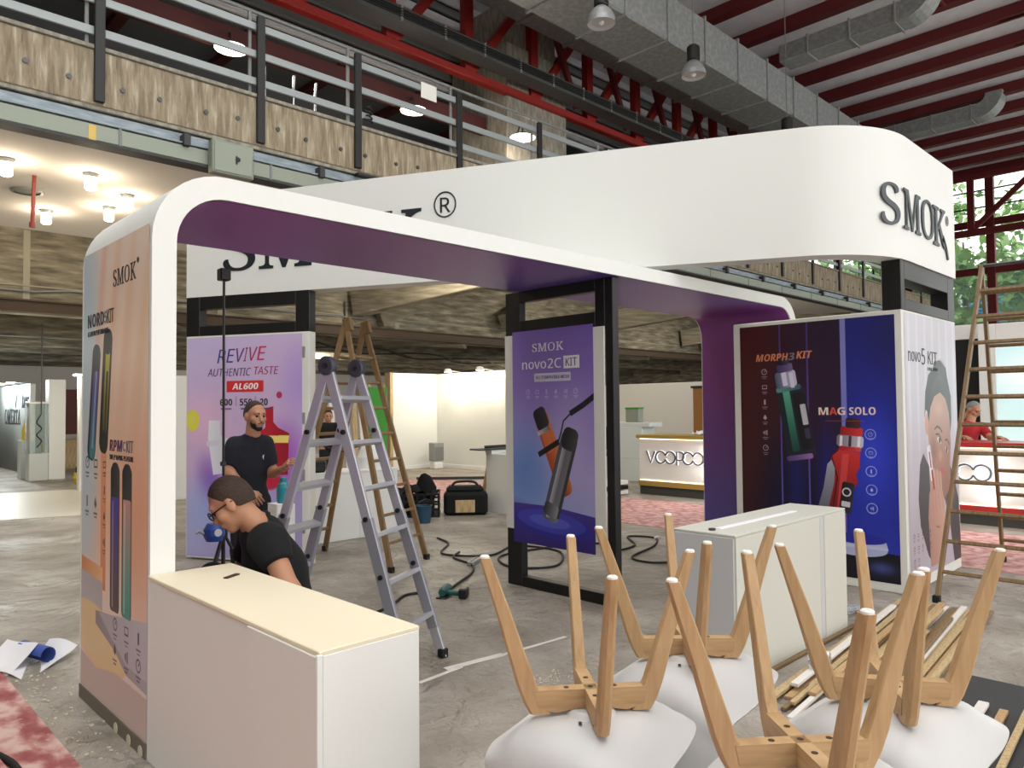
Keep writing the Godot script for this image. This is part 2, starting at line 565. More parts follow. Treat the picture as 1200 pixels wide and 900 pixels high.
func build_hall() -> void:
	struct(put("floor", rbox(Vector3(-14, -0.3, -36), Vector3(41, 0, 16), 0), M.floor), "grey floor under a creased clear protective sheet")
	# end wall: dark red steel and glass
	var w := group_node("window_1", self, Vector3(XE, 0, 0))
	struct(w, "tall glazed end wall with dark red steel frame and trees outside")
	var zs := [-36.0, -31.0, -26.0, -21.0, -15.9, -12.4, -8.85, -5.3, -1.8, 1.7, 5.2, 8.8, 12.4, 16.0]
	var ys := [0.0, 2.9, 5.2, 7.85, 10.1, 12.75]
	for z in zs:
		put("mullion", rbox(Vector3(-0.15, 0, z - 0.17), Vector3(0.15, 12.75, z + 0.17), 0.01), M.red_steel, w)
	for y in ys:
		put("transom", rbox(Vector3(-0.1, y - 0.16, -36), Vector3(0.12, y + 0.16, 16), 0.01), M.red_steel, w)
	for i in zs.size() - 1:
		for y in ys.size() - 1:
			put("pane", rbox(Vector3(0.2, ys[y], zs[i]), Vector3(0.212, ys[y + 1], zs[i + 1]), 0), M.pane, w)
		put("glazing_bar", rbox(Vector3(0.12, 0, (zs[i] + zs[i + 1]) * 0.5 - 0.04), Vector3(0.2, 12.75, (zs[i] + zs[i + 1]) * 0.5 + 0.04), 0), M.black_paint, w)
		if i > 3 and i < 9:
			for yy in [10.9, 11.7, 12.3]:
				put("glazing_bar", rbox(Vector3(0.12, yy - 0.03, zs[i]), Vector3(0.2, yy + 0.03, zs[i + 1]), 0), M.black_paint, w)
	# a roof truss just inside it
	var t := thing("roof_truss", "dark red steel truss crossing just inside the tall glazed end wall", "truss", Vector3(38.2, 0, 0), 0, "")
	put("chord", rbox(Vector3(-0.12, 9.2, -14), Vector3(0.12, 9.5, 16), 0.02), M.red_steel, t)
	put("chord", rbox(Vector3(-0.12, 11.75, -14), Vector3(0.12, 12.0, 16), 0.02), M.red_steel, t)
	for k in 8:
		var z := -12.9 + 3.7 * k
		put("strut", rbox(Vector3(-0.1, 9.4, z - 0.14), Vector3(0.1, 11.9, z + 0.14), 0.02), M.red_steel, t)
		put("strut", MB.new().bar(Vector3(0, 9.45, z), Vector3(0, 11.8, z + 2.6), 0.22, 0.16, Vector3(1, 0, 0)), M.red_steel, t)
	# side wall behind the viewer: big glazed openings; and the blank end wall
	var g := group_node("window_2", self, Vector3(0, 0, 16))
	struct(g)
	put("sill", rbox(Vector3(-14, 0, 0), Vector3(41, 0.5, 0.4), 0), M.concrete_column, g)
	put("header", rbox(Vector3(-14, 11.4, 0), Vector3(41, 12.9, 0.4), 0), M.roof_sheet, g)
	for k in 13:
		put("mullion", rbox(Vector3(-14 + 4.5 * k, 0.5, 0), Vector3(-13.6 + 4.5 * k, 11.4, 0.4), 0.02), M.red_steel, g)
	struct(put("wall_left", rbox(Vector3(-14.4, 0, -36), Vector3(-14, 12.9, 16.4), 0), M.concrete_column))
	struct(put("wall_back", rbox(Vector3(-14, 0, -36.4), Vector3(41, 12.9, -36), 0), M.concrete_column))
	# roof: light sheets on red purlins, with rooflights over the viewer's end of the hall
	var c := group_node("ceiling")
	struct(c, "light metal roof sheeting on dark red purlins")
	var x := 10.5
	var i := 0
	while x < 41.0:
		put("purlin", MB.new().span(Vector3(x - 0.07, 12.34, -12.0), Vector3(x + 0.07, 12.72, 16), 0.01).span(Vector3(x - 0.17, 12.34, -12.0), Vector3(x + 0.17, 12.37, 16), 0), M.red_steel, c)
		put("roof_sheet", corrugated(x, minf(x + 1.95, 41.2), -15.4, 16.2, 12.73), M.roof_sheet, c)
		x += 1.95
		i += 1
	for k in 4:
		var z0: float = [-15.4, -1.0, 3.5, 9.5][k]
		var z1: float = [-8.5, 0.2, 5.0, 16.2][k]
		put("roof_sheet", rbox(Vector3(-14.2, 12.73, z0), Vector3(10.5, 12.85, z1), 0), M.roof_sheet, c)
	put("roof_sheet", rbox(Vector3(-14.2, 12.73, -8.5), Vector3(-9, 12.85, 9.5), 0), M.roof_sheet, c)
	for k in 8:
		put("purlin", rbox(Vector3(-9 + 2.6 * k, 12.2, -12), Vector3(-8.86 + 2.6 * k, 12.72, 16), 0.01), M.red_steel, c)
	for k in 3:  # cross ties between the purlins
		put("purlin_tie", rbox(Vector3(16 + 2 * k, 12.25, -4.6 - 0.6 * k), Vector3(18 + 2 * k, 12.32, -4.53 - 0.6 * k), 0), M.red_steel, c)

func corrugated(x0: float, x1: float, z0: float, z1: float, y: float) -> MB:
	var m := MB.new()
	m.span(Vector3(x0, y, z0), Vector3(x1, y + 0.12, z1), 0)
	return m

func build_mezzanine() -> void:
	var w := group_node("wall_balcony", self, Vector3(0, 0, ZB))
	struct(w, "board marked concrete balcony front")
	put("parapet", rbox(Vector3(-14, 5.8, -0.3), Vector3(39.6, 6.56, 0.0), 0.015), M.concrete_parapet, w)
	put("coping", rbox(Vector3(-14, 6.56, -0.34), Vector3(39.6, 6.62, 0.03), 0.01), M.concrete_column, w)
	put("soffit", rbox(Vector3(-14, 5.74, -1.0), Vector3(39.6, 5.8, -0.01), 0.01), M.concrete_column, w)
	for k in 26:  # bolts of the railing brackets
		for dx in [-0.36, 0.3]:
			var p := Vector3(0.66 + 1.15 * k + dx, 6.12 + 0.03 * sin(k * 2.0), 0.0)
			put("bolt", disc_at(p, Vector3(0, 0, 1), 0.035, 0.02, 10), M.steel_bolt, w)
	struct(put("floor_001", rbox(Vector3(-14, 5.95, -30), Vector3(39.6, 6.4, ZB - 0.3), 0), M.concrete_column))
	# railing
	var r := thing("balcony_railing", "long black post and grey bar railing above the concrete balcony front", "railing", Vector3(0, 6.56, ZB))
	var xs := [-6.2, -3.9, -1.6, 0.66, 2.96, 5.26, 7.04, 9.36, 11.65]
	while xs[-1] < 38:
		xs.append(xs[-1] + 2.3)
	for px in xs:
		put("post", rbox(Vector3(px - 0.065, -0.72, 0.0), Vector3(px + 0.065, 1.3, 0.06), 0.008), M.post_black, r)
		put("handrail_post", rbox(Vector3(px - 0.16, 0.06, -0.1), Vector3(px - 0.11, 1.4, -0.06), 0.005), M.mid_grey, r)
	for y in [0.26, 0.7, 1.14]:
		put("rail", rbox(Vector3(-8, y - 0.06, -0.04), Vector3(39, y + 0.06, 0.0), 0.008), M.rail_grey, r)
	put("handrail", MB.new().tube([Vector3(-8, 1.4, -0.08), Vector3(39, 1.4, -0.08)], 0.028, 10), M.mid_grey, r)
	put("coiled_cable", MB.new().tube(coil(Vector3(7.26, 0.15, 0.03), 0.1, 0.3, 4), 0.015, 6), M.cable, r)
	put("bracket", rbox(Vector3(7.0, -0.86, -0.02), Vector3(7.8, -0.81, 0.1), 0.005), M.post_black, r)
	tag(put("notice", rbox(Vector3(8.43, 7.5, ZB + 0.01), Vector3(8.8, 7.8, ZB + 0.02), 0.002), M.white_board), "small white blank notice hung on the top bars of the balcony railing", "notice")
	for k in 3:
		var px: float = [5.78, 6.31, 6.72][k]
		tag(put("stanchion", MB.new().tube([Vector3(px, 6.45, ZB - 0.9), Vector3(px, 7.0 + 0.02 * k, ZB - 0.9), Vector3(px + 0.02 * k, 7.55, ZB - 0.9)], 0.03, 8), M.chrome), ["thin steel tube standing behind the balcony bars, leftmost of three", "thin bent steel tube standing behind the balcony bars, middle of three", "thin steel tube standing behind the balcony bars, rightmost of three"][k], "tube", "steel tubes behind the railing")
	# cable trunking under the balcony
	var tr := thing("cable_trunking", "long galvanised and grey green cable trunking under the balcony edge", "trunking", Vector3(0, 5.2, ZB))
	put("channel", MB.new().span(Vector3(-14, 0.36, -0.16), Vector3(39.5, 0.52, -0.04), 0.01).span(Vector3(-14, 0.34, -0.16), Vector3(39.5, 0.37, 0.06), 0.005), M.galvanised_blue, tr)
	put("trunk", rbox(Vector3(-14, 0.09, -0.16), Vector3(39.5, 0.33, 0.05), 0.02), M.trunk_green, tr)
	put("lip", rbox(Vector3(-14, 0.06, -0.2), Vector3(39.5, 0.09, 0.07), 0), M.dark_grey, tr)
	for k in 16:
		put("clamp", rbox(Vector3(4.05 + 2.2 * k, 0.3, -0.05), Vector3(4.15 + 2.2 * k, 0.48, 0.12), 0.01), M.dark_grey, tr)
		put("trunk_joint", rbox(Vector3(3.2 + 2.2 * k, 0.085, -0.1), Vector3(3.24 + 2.2 * k, 0.335, 0.062), 0.005), M.mid_grey, tr)
	put("rust_stain", rbox(Vector3(2.83, 0.1, 0.0), Vector3(2.92, 0.3, 0.0515), 0), M.gold_trim, tr)
	var bx := thing("junction_box", "square grey junction box fixed on the trunking above the portal corner", "electrical box", Vector3(4.72, 5.15, ZB + 0.06))
	put("body", rbox(Vector3(-0.3, 0.02, 0), Vector3(0.34, 0.52, 0.16), 0.015), M.trunk_green, bx)
	put("cover", rbox(Vector3(-0.27, 0.05, 0.16), Vector3(0.31, 0.49, 0.175), 0.006), M.trunk_green, bx)
	put("lock", disc_at(Vector3(0.08, 0.27, 0.175), Vector3(0, 0, 1), 0.035, 0.02, 12), M.black_paint, bx)
	put("handle", rbox(Vector3(0.05, 0.2, 0.175), Vector3(0.07, 0.32, 0.19), 0.002), M.black_paint, bx)
	# upper floor: dark ceiling with dark red beams, flush lamps, concrete pylon
	var c := group_node("ceiling_001")
	struct(c, "dark ceiling of the upper floor with dark red beams")
	put("panel", rbox(Vector3(-14, 9.9, -30), Vector3(39.6, 10.1, -15.25), 0), M.dark_panel, c)
	var x := -9.0
	while x < 39.0:
		put("beam", rbox(Vector3(x - 0.12, 9.74, -29), Vector3(x + 0.12, 9.9, -15.25), 0), M.red_dim, c)
		x += 2.3
	for zz in [-17.5, -21.5, -25.5]:
		put("beam", rbox(Vector3(-14, 9.3, zz - 0.1), Vector3(39.6, 9.9, zz + 0.1), 0), M.dark_panel, c)
	put("edge_beam", rbox(Vector3(-14, 8.55, -13.8), Vector3(12.5, 8.95, -13.6), 0.01), M.red_dim, c)
	struct(put("wall_upper", rbox(Vector3(-14, 6.4, -30.3), Vector3(39.6, 10.0, -30), 0), M.dark_panel))
	for k in 3:
		var l := thing("flush_lamp", ["round lit lamp seen through the balcony bars above the portal corner", "round lit lamp seen through the balcony bars below the white notice", "round lit lamp in front of the concrete pylon behind the balcony"][k], "lamp", Vector3([5.84, 10.07, 12.37][k], [8.42, 8.42, 8.05][k], [-13.4, -13.4, -12.2][k]), 0, "lamps of the upper floor")
		put("housing", MB.new().lathe(spot(Vector3.ZERO), [Vector2(0.05, 0.1), Vector2(0.22, 0.06), Vector2(0.29, 0.03), Vector2(0.29, 0.0), Vector2(0.26, 0.0)], 24), M.dark_grey, l)
		put("lens", disc_at(Vector3(0, -0.01, 0), Vector3.UP, 0.3, 0.012), M.tube_white, l)
		put("hanger", MB.new().tube([Vector3(0, 0.08, 0), Vector3(0, 0.28, 0), Vector3(0.0, 0.33, -0.08), Vector3(0.1 if k < 2 else 0.5, 0.33, -0.21 if k < 2 else -0.71)], 0.02, 6), M.dark_grey, l)
		omni(l, Vector3(0, -0.12, 0), Color(1, 0.95, 0.88), 2.2, 0.25)
	var p := thing("concrete_pylon", "broad plain concrete pylon behind the balcony railing", "column", Vector3(13.65, 6.4, -14))
	put("shaft", rbox(Vector3(-1.1, 0, -1.0), Vector3(1.1, 4.3, 1.1), 0.02), M.concrete_column, p)
	put("head", rbox(Vector3(-0.8, 4.3, -1.0), Vector3(0.8, 5.6, 1.0), 0.02), M.concrete_column, p)
	# clerestory of ribbed sheet above the truss
	var cl := group_node("wall_clerestory", self, Vector3(0, 10.1, -15.2))
	struct(cl, "grey ribbed sheeting behind the red truss")
	for k in 9:
		put("rib", rbox(Vector3(-14, 0.3 * k, 0), Vector3(39.6, 0.3 * k + 0.22, 0.1), 0.02), M.roof_sheet if k % 2 == 0 else M.mid_grey, cl)
	put("backing", rbox(Vector3(-14, 0, -0.1), Vector3(39.6, 2.75, 0.0), 0), M.dark_grey, cl)

func coil(c: Vector3, r: float, h: float, n: int) -> Array:
	var out := []
	for k in n * 10 + 1:
		var a := TAU * k / 10.0
		out.append(c + Vector3(cos(a) * r * (0.7 + 0.3 * sin(k * 0.3)), h * k / (n * 10.0), 0.03 * sin(a)))
	return out

func omni(parent: Node3D, p: Vector3, c: Color, energy: float, size := 0.05) -> void:
	var l := OmniLight3D.new()
	l.name = numbered("light", parent)
	l.light_color = c
	l.light_energy = energy
	l.omni_range = 40.0
	l.omni_attenuation = 2.0
	l.light_size = size
	l.shadow_enabled = true
	parent.add_child(l)
	l.position = p

func build_undercroft() -> void:
	struct(put("ceiling_002", rbox(Vector3(-14, CEIL, ZC), Vector3(8.2, CEIL + 0.2, ZB - 0.2), 0), M.plaster_ceiling), "flat pale ceiling with cylinder lamps under the balcony")
	struct(put("ceiling_003", rbox(Vector3(8.2, CEIL + 0.1, ZC), Vector3(19, CEIL + 0.3, ZB - 0.2), 0), M.concrete))
	struct(put("ceiling_004", rbox(Vector3(19, CEIL, ZC), Vector3(39.6, CEIL + 0.2, ZB - 0.2), 0), M.plaster_ceiling))
	# deep concrete beams; coffers behind them
	var w := group_node("wall_coffers", self, Vector3(0, 0, ZC))
	struct(w, "rough board marked concrete beams and coffers under the balcony")
	put("beam", rbox(Vector3(-14, 3.68, -0.5), Vector3(39.6, 5.7, 0), 0.02), M.concrete, w)
	put("steel_edge", MB.new().span(Vector3(-14, 3.68, -0.1), Vector3(39.6, 3.71, 0.1), 0.005).span(Vector3(-14, 3.92, -0.1), Vector3(39.6, 3.95, 0.1), 0.005).span(Vector3(-14, 3.71, -0.1), Vector3(39.6, 3.92, 0.02), 0), M.rust_brown, w)
	for q in [[-2.0, 0.16], [3.4, 0.12], [7.4, 0.2], [12.6, 0.14], [17.2, 0.18]]:
		put("lime_streak", rbox(Vector3(q[0], 3.95, -0.02), Vector3(q[0] + q[1], 5.38, 0.004), 0), M.lime, w)
	put("beam_edge", rbox(Vector3(-14, 4.22, -0.05), Vector3(39.6, 4.25, 0.02), 0.005), M.lime, w)
	for k in 5:
		var z := -3.4 - 3.4 * k
		put("beam", rbox(Vector3(-14, 3.5 + 0.03 * (k % 3), z - 0.4), Vector3(39.6, 4.6, z), 0.02), M.concrete, w)
	put("slab", rbox(Vector3(-14, 4.6, -18), Vector3(39.6, 4.9, -0.4), 0), M.concrete, w)
	# slanting ribs that run from the beam out to the balcony edge
	for s in [[11.9, 4.25, 14.9, 5.55], [21.5, 4.3, 25.5, 5.6], [18.6, 5.5, 16.6, 4.4], [33.0, 5.4, 29.0, 4.1]]:
		put("rib", MB.new().bar(Vector3(s[0], s[1], 0.1), Vector3(s[2], s[3], 0.5), 0.6, 0.5, Vector3(0, 0, 1), 0.02), M.concrete, w)
	for s in [[11.2, 14.0], [20.5, 24.0], [27.5, 31.0]]:
		put("rib", MB.new().bar(Vector3(s[0], 4.55, 0.05), Vector3(s[1], 5.5, 5.8), 0.4, 0.7, Vector3.UP, 0.02), M.concrete, w)
	for s in [[15.4, 13.0], [6.2, 8.8], [18, 21], [25.4, 23.2]]:
		put("rib", MB.new().bar(Vector3(s[0], 3.95, -0.1), Vector3(s[1], 4.25, -3.6), 0.35, 0.8, Vector3.UP, 0.02), M.concrete, w)
	put("pipe", MB.new().tube([Vector3(-5, 4.15, 0.06), Vector3(3.6, 4.12, 0.06), Vector3(4.2, 4.2, 0.06), Vector3(14, 4.18, 0.06)], 0.02, 6), M.mid_grey, w)
	put("conduit", MB.new().tube([Vector3(10.9, 3.7, 0.04), Vector3(10.9, 4.6, 0.04)], 0.02, 6), M.dark_grey, w)
	put("conduit", MB.new().tube([Vector3(4.0, 1.6, -1.2), Vector3(4.0, 3.6, -1.2)], 0.015, 6), M.dark_grey, w)
	for j in 4:
		put("cable", MB.new().tube(smooth_path([Vector3(8 + 3 * j, 3.6, -0.6 - j), Vector3(10 + 3 * j, 3.42, -1.5 - j), Vector3(12.5 + 3 * j, 3.5, -1.2 - j), Vector3(15 + 3 * j, 3.36, -2.4 - j)]), 0.025, 5), M.cable, w)
	# cylinder lamps on the pale ceiling
	var spots := [[2.26, -12.95], [3.37, -12.9], [3.39, -15.8], [4.17, -13.75], [4.17, -14.8], [-1.0, -13.5]]
	var names := ["lit cylinder lamp on the pale ceiling at the far left", "lit cylinder lamp between far left edge and portal corner, nearest the trunking", "lit cylinder lamp low in view beside the red drop pipe", "lit cylinder lamp half hidden by the portal corner, upper of two", "lit cylinder lamp half hidden by the portal corner, lower of two", "lit cylinder lamp on the pale ceiling beyond the left picture edge"]
	for j in spots.size():
		var l := thing("cylinder_lamp", names[j], "lamp", Vector3(spots[j][0], CEIL, spots[j][1]), 0, "cylinder lamps under the balcony")
		put("collar", MB.new().lathe(spot(Vector3(0, -0.06, 0)), [Vector2(0, 0), Vector2(0.1, 0), Vector2(0.1, 0.06), Vector2(0, 0.06)], 18), M.lamp_metal, l)
		put("diffuser", MB.new().lathe(spot(Vector3(0, -0.26, 0)), [Vector2(0, 0.0), Vector2(0.06, 0.0), Vector2(0.085, 0.025), Vector2(0.085, 0.2), Vector2(0, 0.2)], 18), M.downlight, l)
		omni(l, Vector3(0, -0.2, 0), Color(1, 0.92, 0.8), 0.7, 0.08)
	var rp := thing("drop_pipe", "thin red pipe hanging from the pale ceiling at far left", "pipe", Vector3(2.75, CEIL, -13.6))
	put("pipe", MB.new().tube([Vector3(0, 0, 0), Vector3(-0.02, -0.75, 0)], 0.03, 8), M.pipe_red, rp)
	put("nozzle", MB.new().tube([Vector3(-0.02, -0.75, 0), Vector3(-0.02, -0.83, 0)], 0.045, 8), M.pipe_red, rp)
	var vt := thing("ceiling_vent", "round grey vent in the pale ceiling beside the red pipe", "vent", Vector3(2.85, CEIL, -14.6))
	put("rim", MB.new().lathe(spot(Vector3(0, -0.03, 0)), [Vector2(0.2, 0.0), Vector2(0.24, 0.0), Vector2(0.25, 0.03)], 24), M.mid_grey, vt)
	put("grille", disc_at(Vector3(0, -0.015, 0), Vector3.UP, 0.2, 0.01, 24), M.mid_grey, vt)
	for q in [[11.5, "first strip lamp under the balcony slab, hidden by the portal header"], [18.0, "second strip lamp under the balcony slab, hidden by the portal header"], [25.0, "strip lamp under the balcony slab behind the blue poster tower"]]:
		var sl := thing("strip_lamp", q[1], "lamp", Vector3(q[0], CEIL + (0.1 if q[0] < 19.0 else 0.0), -14.0), 0, "strip lamps under the balcony slab")
		put("housing", rbox(Vector3(-0.6, -0.06, -0.08), Vector3(0.6, 0, 0.08), 0.005), M.lamp_metal, sl)
		put("tube", rbox(Vector3(-0.55, -0.09, -0.03), Vector3(0.55, -0.06, 0.03), 0.01), M.tube_white, sl)
		omni(sl, Vector3(0, -0.2, 0), Color(1, 0.96, 0.87), 6.5, 0.15)
	struct(put("wall_undercroft", rbox(Vector3(38.0, 0, -35.5), Vector3(38.3, 5.7, -11.3), 0), M.concrete))
	# partitions at the back of the undercroft
	struct(put("wall_plaster", rbox(Vector3(-14, 0, -35.8), Vector3(39.6, 3.6, -35.5), 0), M.plaster_ceiling))
	var bn := -1
	for q in [[0.0, -22.0], [14.0, -24.0], [24.0, -22.0], [16.0, -30.0], [28, -24.5]]:
		bn += 1
		var l := thing("bay_lamp", ["lamp under the coffers behind the far left grey sign wall", "lamp under the coffers above the wooden step ladder", "lamp under the coffers behind the purple poster stand", "lamp under the coffers far behind the lilac poster tower", "lamp under the coffers behind the blue poster tower"][bn], "lamp", Vector3(q[0], 3.45, q[1]), 0, "lamps deep under the balcony")
		put("tube", rbox(Vector3(-0.2, 0, -0.06), Vector3(0.2, 0.07, 0.06), 0.01), M.tube_white, l)
		omni(l, Vector3(0, -0.15, 0), Color(1, 0.97, 0.9), 6.0, 0.15)

func build_roof_steel() -> void:
	# main truss over the balcony edge with its cable tray
	var t := thing("roof_truss", "long red lattice truss above the balcony railing", "truss", Vector3(0, 9.2, -12.9))
	put("chord", rbox(Vector3(-14, 0.14, -0.1), Vector3(39, 0.32, 0.12), 0.02), M.red_steel_bright, t)
	put("chord", rbox(Vector3(-14, 2.9, -0.15), Vector3(39, 3.2, 0.15), 0.02), M.red_steel, t)
	for k in 22:
		var x := -10.75 + 2.2 * k
		put("post", rbox(Vector3(x - 0.13, 0.3, -0.1), Vector3(x + 0.13, 3.0, 0.1), 0.01), M.red_steel_bright, t)
		put("diagonal", MB.new().bar(Vector3(x + 0.1, 0.35, 0), Vector3(x + 2.1, 2.95, 0), 0.2, 0.2, Vector3(0, 0, 1), 0.01), M.red_steel_bright, t)
		if k > 10:
			put("brace", MB.new().bar(Vector3(x + 0.3, 2.9, 0.2), Vector3(x + 1.5, 0.4, 0.2), 0.14, 0.14, Vector3(0, 0, 1), 0.01), M.red_steel, t)
	var tr := thing("cable_tray", "dark mesh cable tray running along the red truss", "cable tray", Vector3(0, 9.6, -12.35))
	put("bed", rbox(Vector3(-14, 0.0, -0.3), Vector3(39, 0.03, 0.12), 0), M.tray_grey, tr)
	put("side", rbox(Vector3(-14, 0.0, 0.12), Vector3(39, 0.3, 0.14), 0), M.tray_grey, tr)
	for k in 44:
		put("rung", rbox(Vector3(-13 + 1.15 * k, 0.0, 0.1), Vector3(-12.94 + 1.15 * k, 0.32, 0.17), 0), M.mid_grey, tr)
	for k in 4:
		put("cable", MB.new().tube([Vector3(-14, 0.08 + 0.05 * k, 0.16), Vector3(39, 0.1 + 0.05 * k, 0.16)], 0.02, 6), M.cable, tr)
	# big ducts
	var d := thing("air_duct", "large galvanised rectangular air duct running under the roof purlins", "duct", Vector3(0, 9.9, -9.9))
	put("duct", rbox(Vector3(-13.9, 0.1, -0.8), Vector3(33, 1.2, 0.55), 0.04), M.galvanised, d)
	for k in 30:
		put("flange", MB.new().span(Vector3(-13 + 1.6 * k, 0.06, -0.84), Vector3(-12.94 + 1.6 * k, 1.24, 0.59), 0.01), M.galvanised, d)
	var d2 := thing("air_duct", "flatter dull grey air duct beside the lattice truss", "duct", Vector3(0, 11.0, -12.1))
	put("duct", rbox(Vector3(-13.9, 0.0, -0.4), Vector3(30, 0.6, 0.5), 0.03), M.galvanised, d2)
	for k in 26:
		put("flange", rbox(Vector3(-13 + 1.7 * k, -0.04, -0.44), Vector3(-12.92 + 1.7 * k, 0.64, 0.54), 0.01), M.lamp_metal, d2)
	put("steel_angle", rbox(Vector3(-13.9, -0.1, 0.9), Vector3(30, 0.05, 1.05), 0), M.red_steel, d2)
	# branch ducts toward the glazed side, each ending in a bend
	var b := [[20.2, 11.6, -9.4, -6.2, "square air duct branch with an upturned bend at the top right"], [30.0, 11.95, -10.5, -6.9, "air duct branch with an upturned bend just above the curved fascia"]]
	for q in b:
		var o := thing("branch_duct", q[4], "duct", Vector3(q[0], q[1], 0), 0, "duct branches")
		put("run", rbox(Vector3(-0.35, -0.3, q[2]), Vector3(0.35, 0.2, q[3]), 0.03), M.galvanised, o)
		for k in 3:
			var z: float = lerp(q[2], q[3], 0.25 + 0.35 * k)
			put("flange", rbox(Vector3(-0.38, -0.33, z), Vector3(0.38, 0.23, z + 0.05), 0.005), M.lamp_metal, o)
		var poly := PackedVector2Array()
		for k in 9:
			var a := PI * 0.5 * k / 8.0
			poly.append(Vector2(0.8 * sin(a), -0.8 * cos(a) + 0.5))
		for k in range(8, -1, -1):
			var a := PI * 0.5 * k / 8.0
			poly.append(Vector2(0.3 * sin(a), -0.3 * cos(a) + 0.5))
		put("bend", MB.new().prism(poly, 0.7, Transform3D(Basis(Vector3(0, 0, 1), Vector3.UP, Vector3(-1, 0, 0)), Vector3(0.35, 0, q[3]))), M.galvanised, o)
	# pendant bell lamps, off
	for k in 3:
		var l := thing("pendant_lamp", ["unlit silver bell lamp hanging in front of the big duct at top", "unlit silver bell lamp hanging below the branch duct joint", "unlit bell lamp, only its black cap showing over the white fascia"][k], "lamp", Vector3([10.87, 14.07, 17.7][k], [8.86, 8.86, 8.12][k], [-8.6, -8.6, -8.2][k]), 0, "bell lamps")
		put("reflector", MB.new().lathe(spot(Vector3.ZERO), [Vector2(0.27, 0.0), Vector2(0.26, 0.1), Vector2(0.2, 0.24), Vector2(0.12, 0.32), Vector2(0.1, 0.34)], 28), M.lamp_metal, l)
		put("glass", MB.new().lathe(spot(Vector3(0, 0.01, 0)), [Vector2(0.26, 0.0), Vector2(0.2, 0.03), Vector2(0, 0.035)], 24), M.glass_lens, l)
		put("bulb", MB.new().lathe(spot(Vector3(0, 0.02, 0)), [Vector2(0, -0.04), Vector2(0.05, 0.0), Vector2(0.06, 0.04), Vector2(0, 0.06)], 14), M.print_white, l)
		put("cap", MB.new().lathe(spot(Vector3(0, 0.34, 0)), [Vector2(0.13, 0), Vector2(0.14, 0.02), Vector2(0.14, 0.3), Vector2(0.1, 0.34), Vector2(0, 0.34)], 20), M.black_paint, l)
		put("cord", MB.new().tube([Vector3(0, 0.68, 0), Vector3(0, 12.73 - l.position.y, 0)], 0.012, 6), M.mid_grey, l)

func build_outside() -> void:
	struct(put("trim_1", rbox(Vector3(41.2, -0.3, -60), Vector3(120, -0.05, 60), 0), M.stone), "paving outside the glazed wall")
	var b := thing("louvred_building", "blue louvred building seen through the glass right of the timber step ladder", "building", Vector3(62, 0, -14))
	put("body", rbox(Vector3(0, 0, -8), Vector3(8, 9.5, 16), 0), M.louvre_blue, b)
	for k in 26:
		put("louvre", rbox(Vector3(-0.3, 0.6 + 0.34 * k, -7.5), Vector3(0.0, 0.8 + 0.34 * k, 15.5), 0.02), M.louvre_blue, b)
	put("frame", rbox(Vector3(-0.35, 0, -8.2), Vector3(0.1, 9.7, -7.5), 0), M.white_paint, b)
	for k in 4:
		put("frame", rbox(Vector3(-0.36, 0, -2 + 4.6 * k), Vector3(0.1, 9.6, -1.6 + 4.6 * k), 0), M.white_paint, b)
	var rng := RandomNumberGenerator.new()
	rng.seed = 77
	var leaf := ArrayMesh.new()
	var mb := MB.new()
	mb.quad(Vector3(-0.26, 0, 0), Vector3(0, -0.17, 0.04), Vector3(0.26, 0, 0), Vector3(0, 0.17, 0.04), Vector3(0, 0, 1))
	leaf = mb.done()
	var spots := [[50, -12.5, 15.0, 4.2], [48, -17.5, 13, 4.5], [54, -8.2, 14, 3.6], [50, -24, 14, 5], [51, -31, 13, 5], [56, -19, 16, 5.0], [49.5, -5.0, 12.5, 2.6]]
	var lab := ["broad leafy green tree outside the glass, behind the thick red mullion", "leafy green tree outside the glass, left of the thick red mullion", "smaller leafy tree outside the glass, above the blue louvres", "leafy tree outside the glass above the concrete balcony", "leafy tree outside the glass at the far end of the balcony", "tall leafy tree behind the nearer trees outside the glass", "small leafy tree outside the glass at the right picture edge"]
	for i in spots.size():
		var s: Array = spots[i]
		var t := thing("tree", lab[i], "tree", Vector3(s[0], 0, s[1]), 0, "trees outside the glass wall")
		put("trunk", MB.new().tube([Vector3(0, 0, 0), Vector3(0.1, s[2] * 0.3, 0.1), Vector3(0, s[2] * 0.75, 0)], [0.28, 0.2, 0.06], 8), M.bark, t)
		var mm := MultiMesh.new()
		mm.transform_format = MultiMesh.TRANSFORM_3D
		mm.mesh = leaf
		mm.instance_count = 2600
		for k in 2600:
			var cl := Vector3(rng.randfn(0, 0.5), rng.randfn(0, 0.42), rng.randfn(0, 0.5))
			cl = (cl * 1.6).floor() / 1.6 + Vector3(rng.randfn(0, 0.12), rng.randfn(0, 0.12), rng.randfn(0, 0.12))
			var p := Vector3(cl.x * s[3], s[2] * 0.62 + cl.y * s[2] * 0.4, cl.z * s[3])
			var sc := rng.randf_range(0.7, 1.8)
			mm.set_instance_transform(k, Transform3D(Basis.from_euler(Vector3(rng.randf() * TAU, rng.randf() * TAU, rng.randf() * TAU)).scaled(Vector3.ONE * sc), p))
		var mi := MultiMeshInstance3D.new()
		mi.name = "crown"
		mi.multimesh = mm
		mi.material_override = M.leaf
		mi.set_meta("kind", "stuff")
		t.add_child(mi)

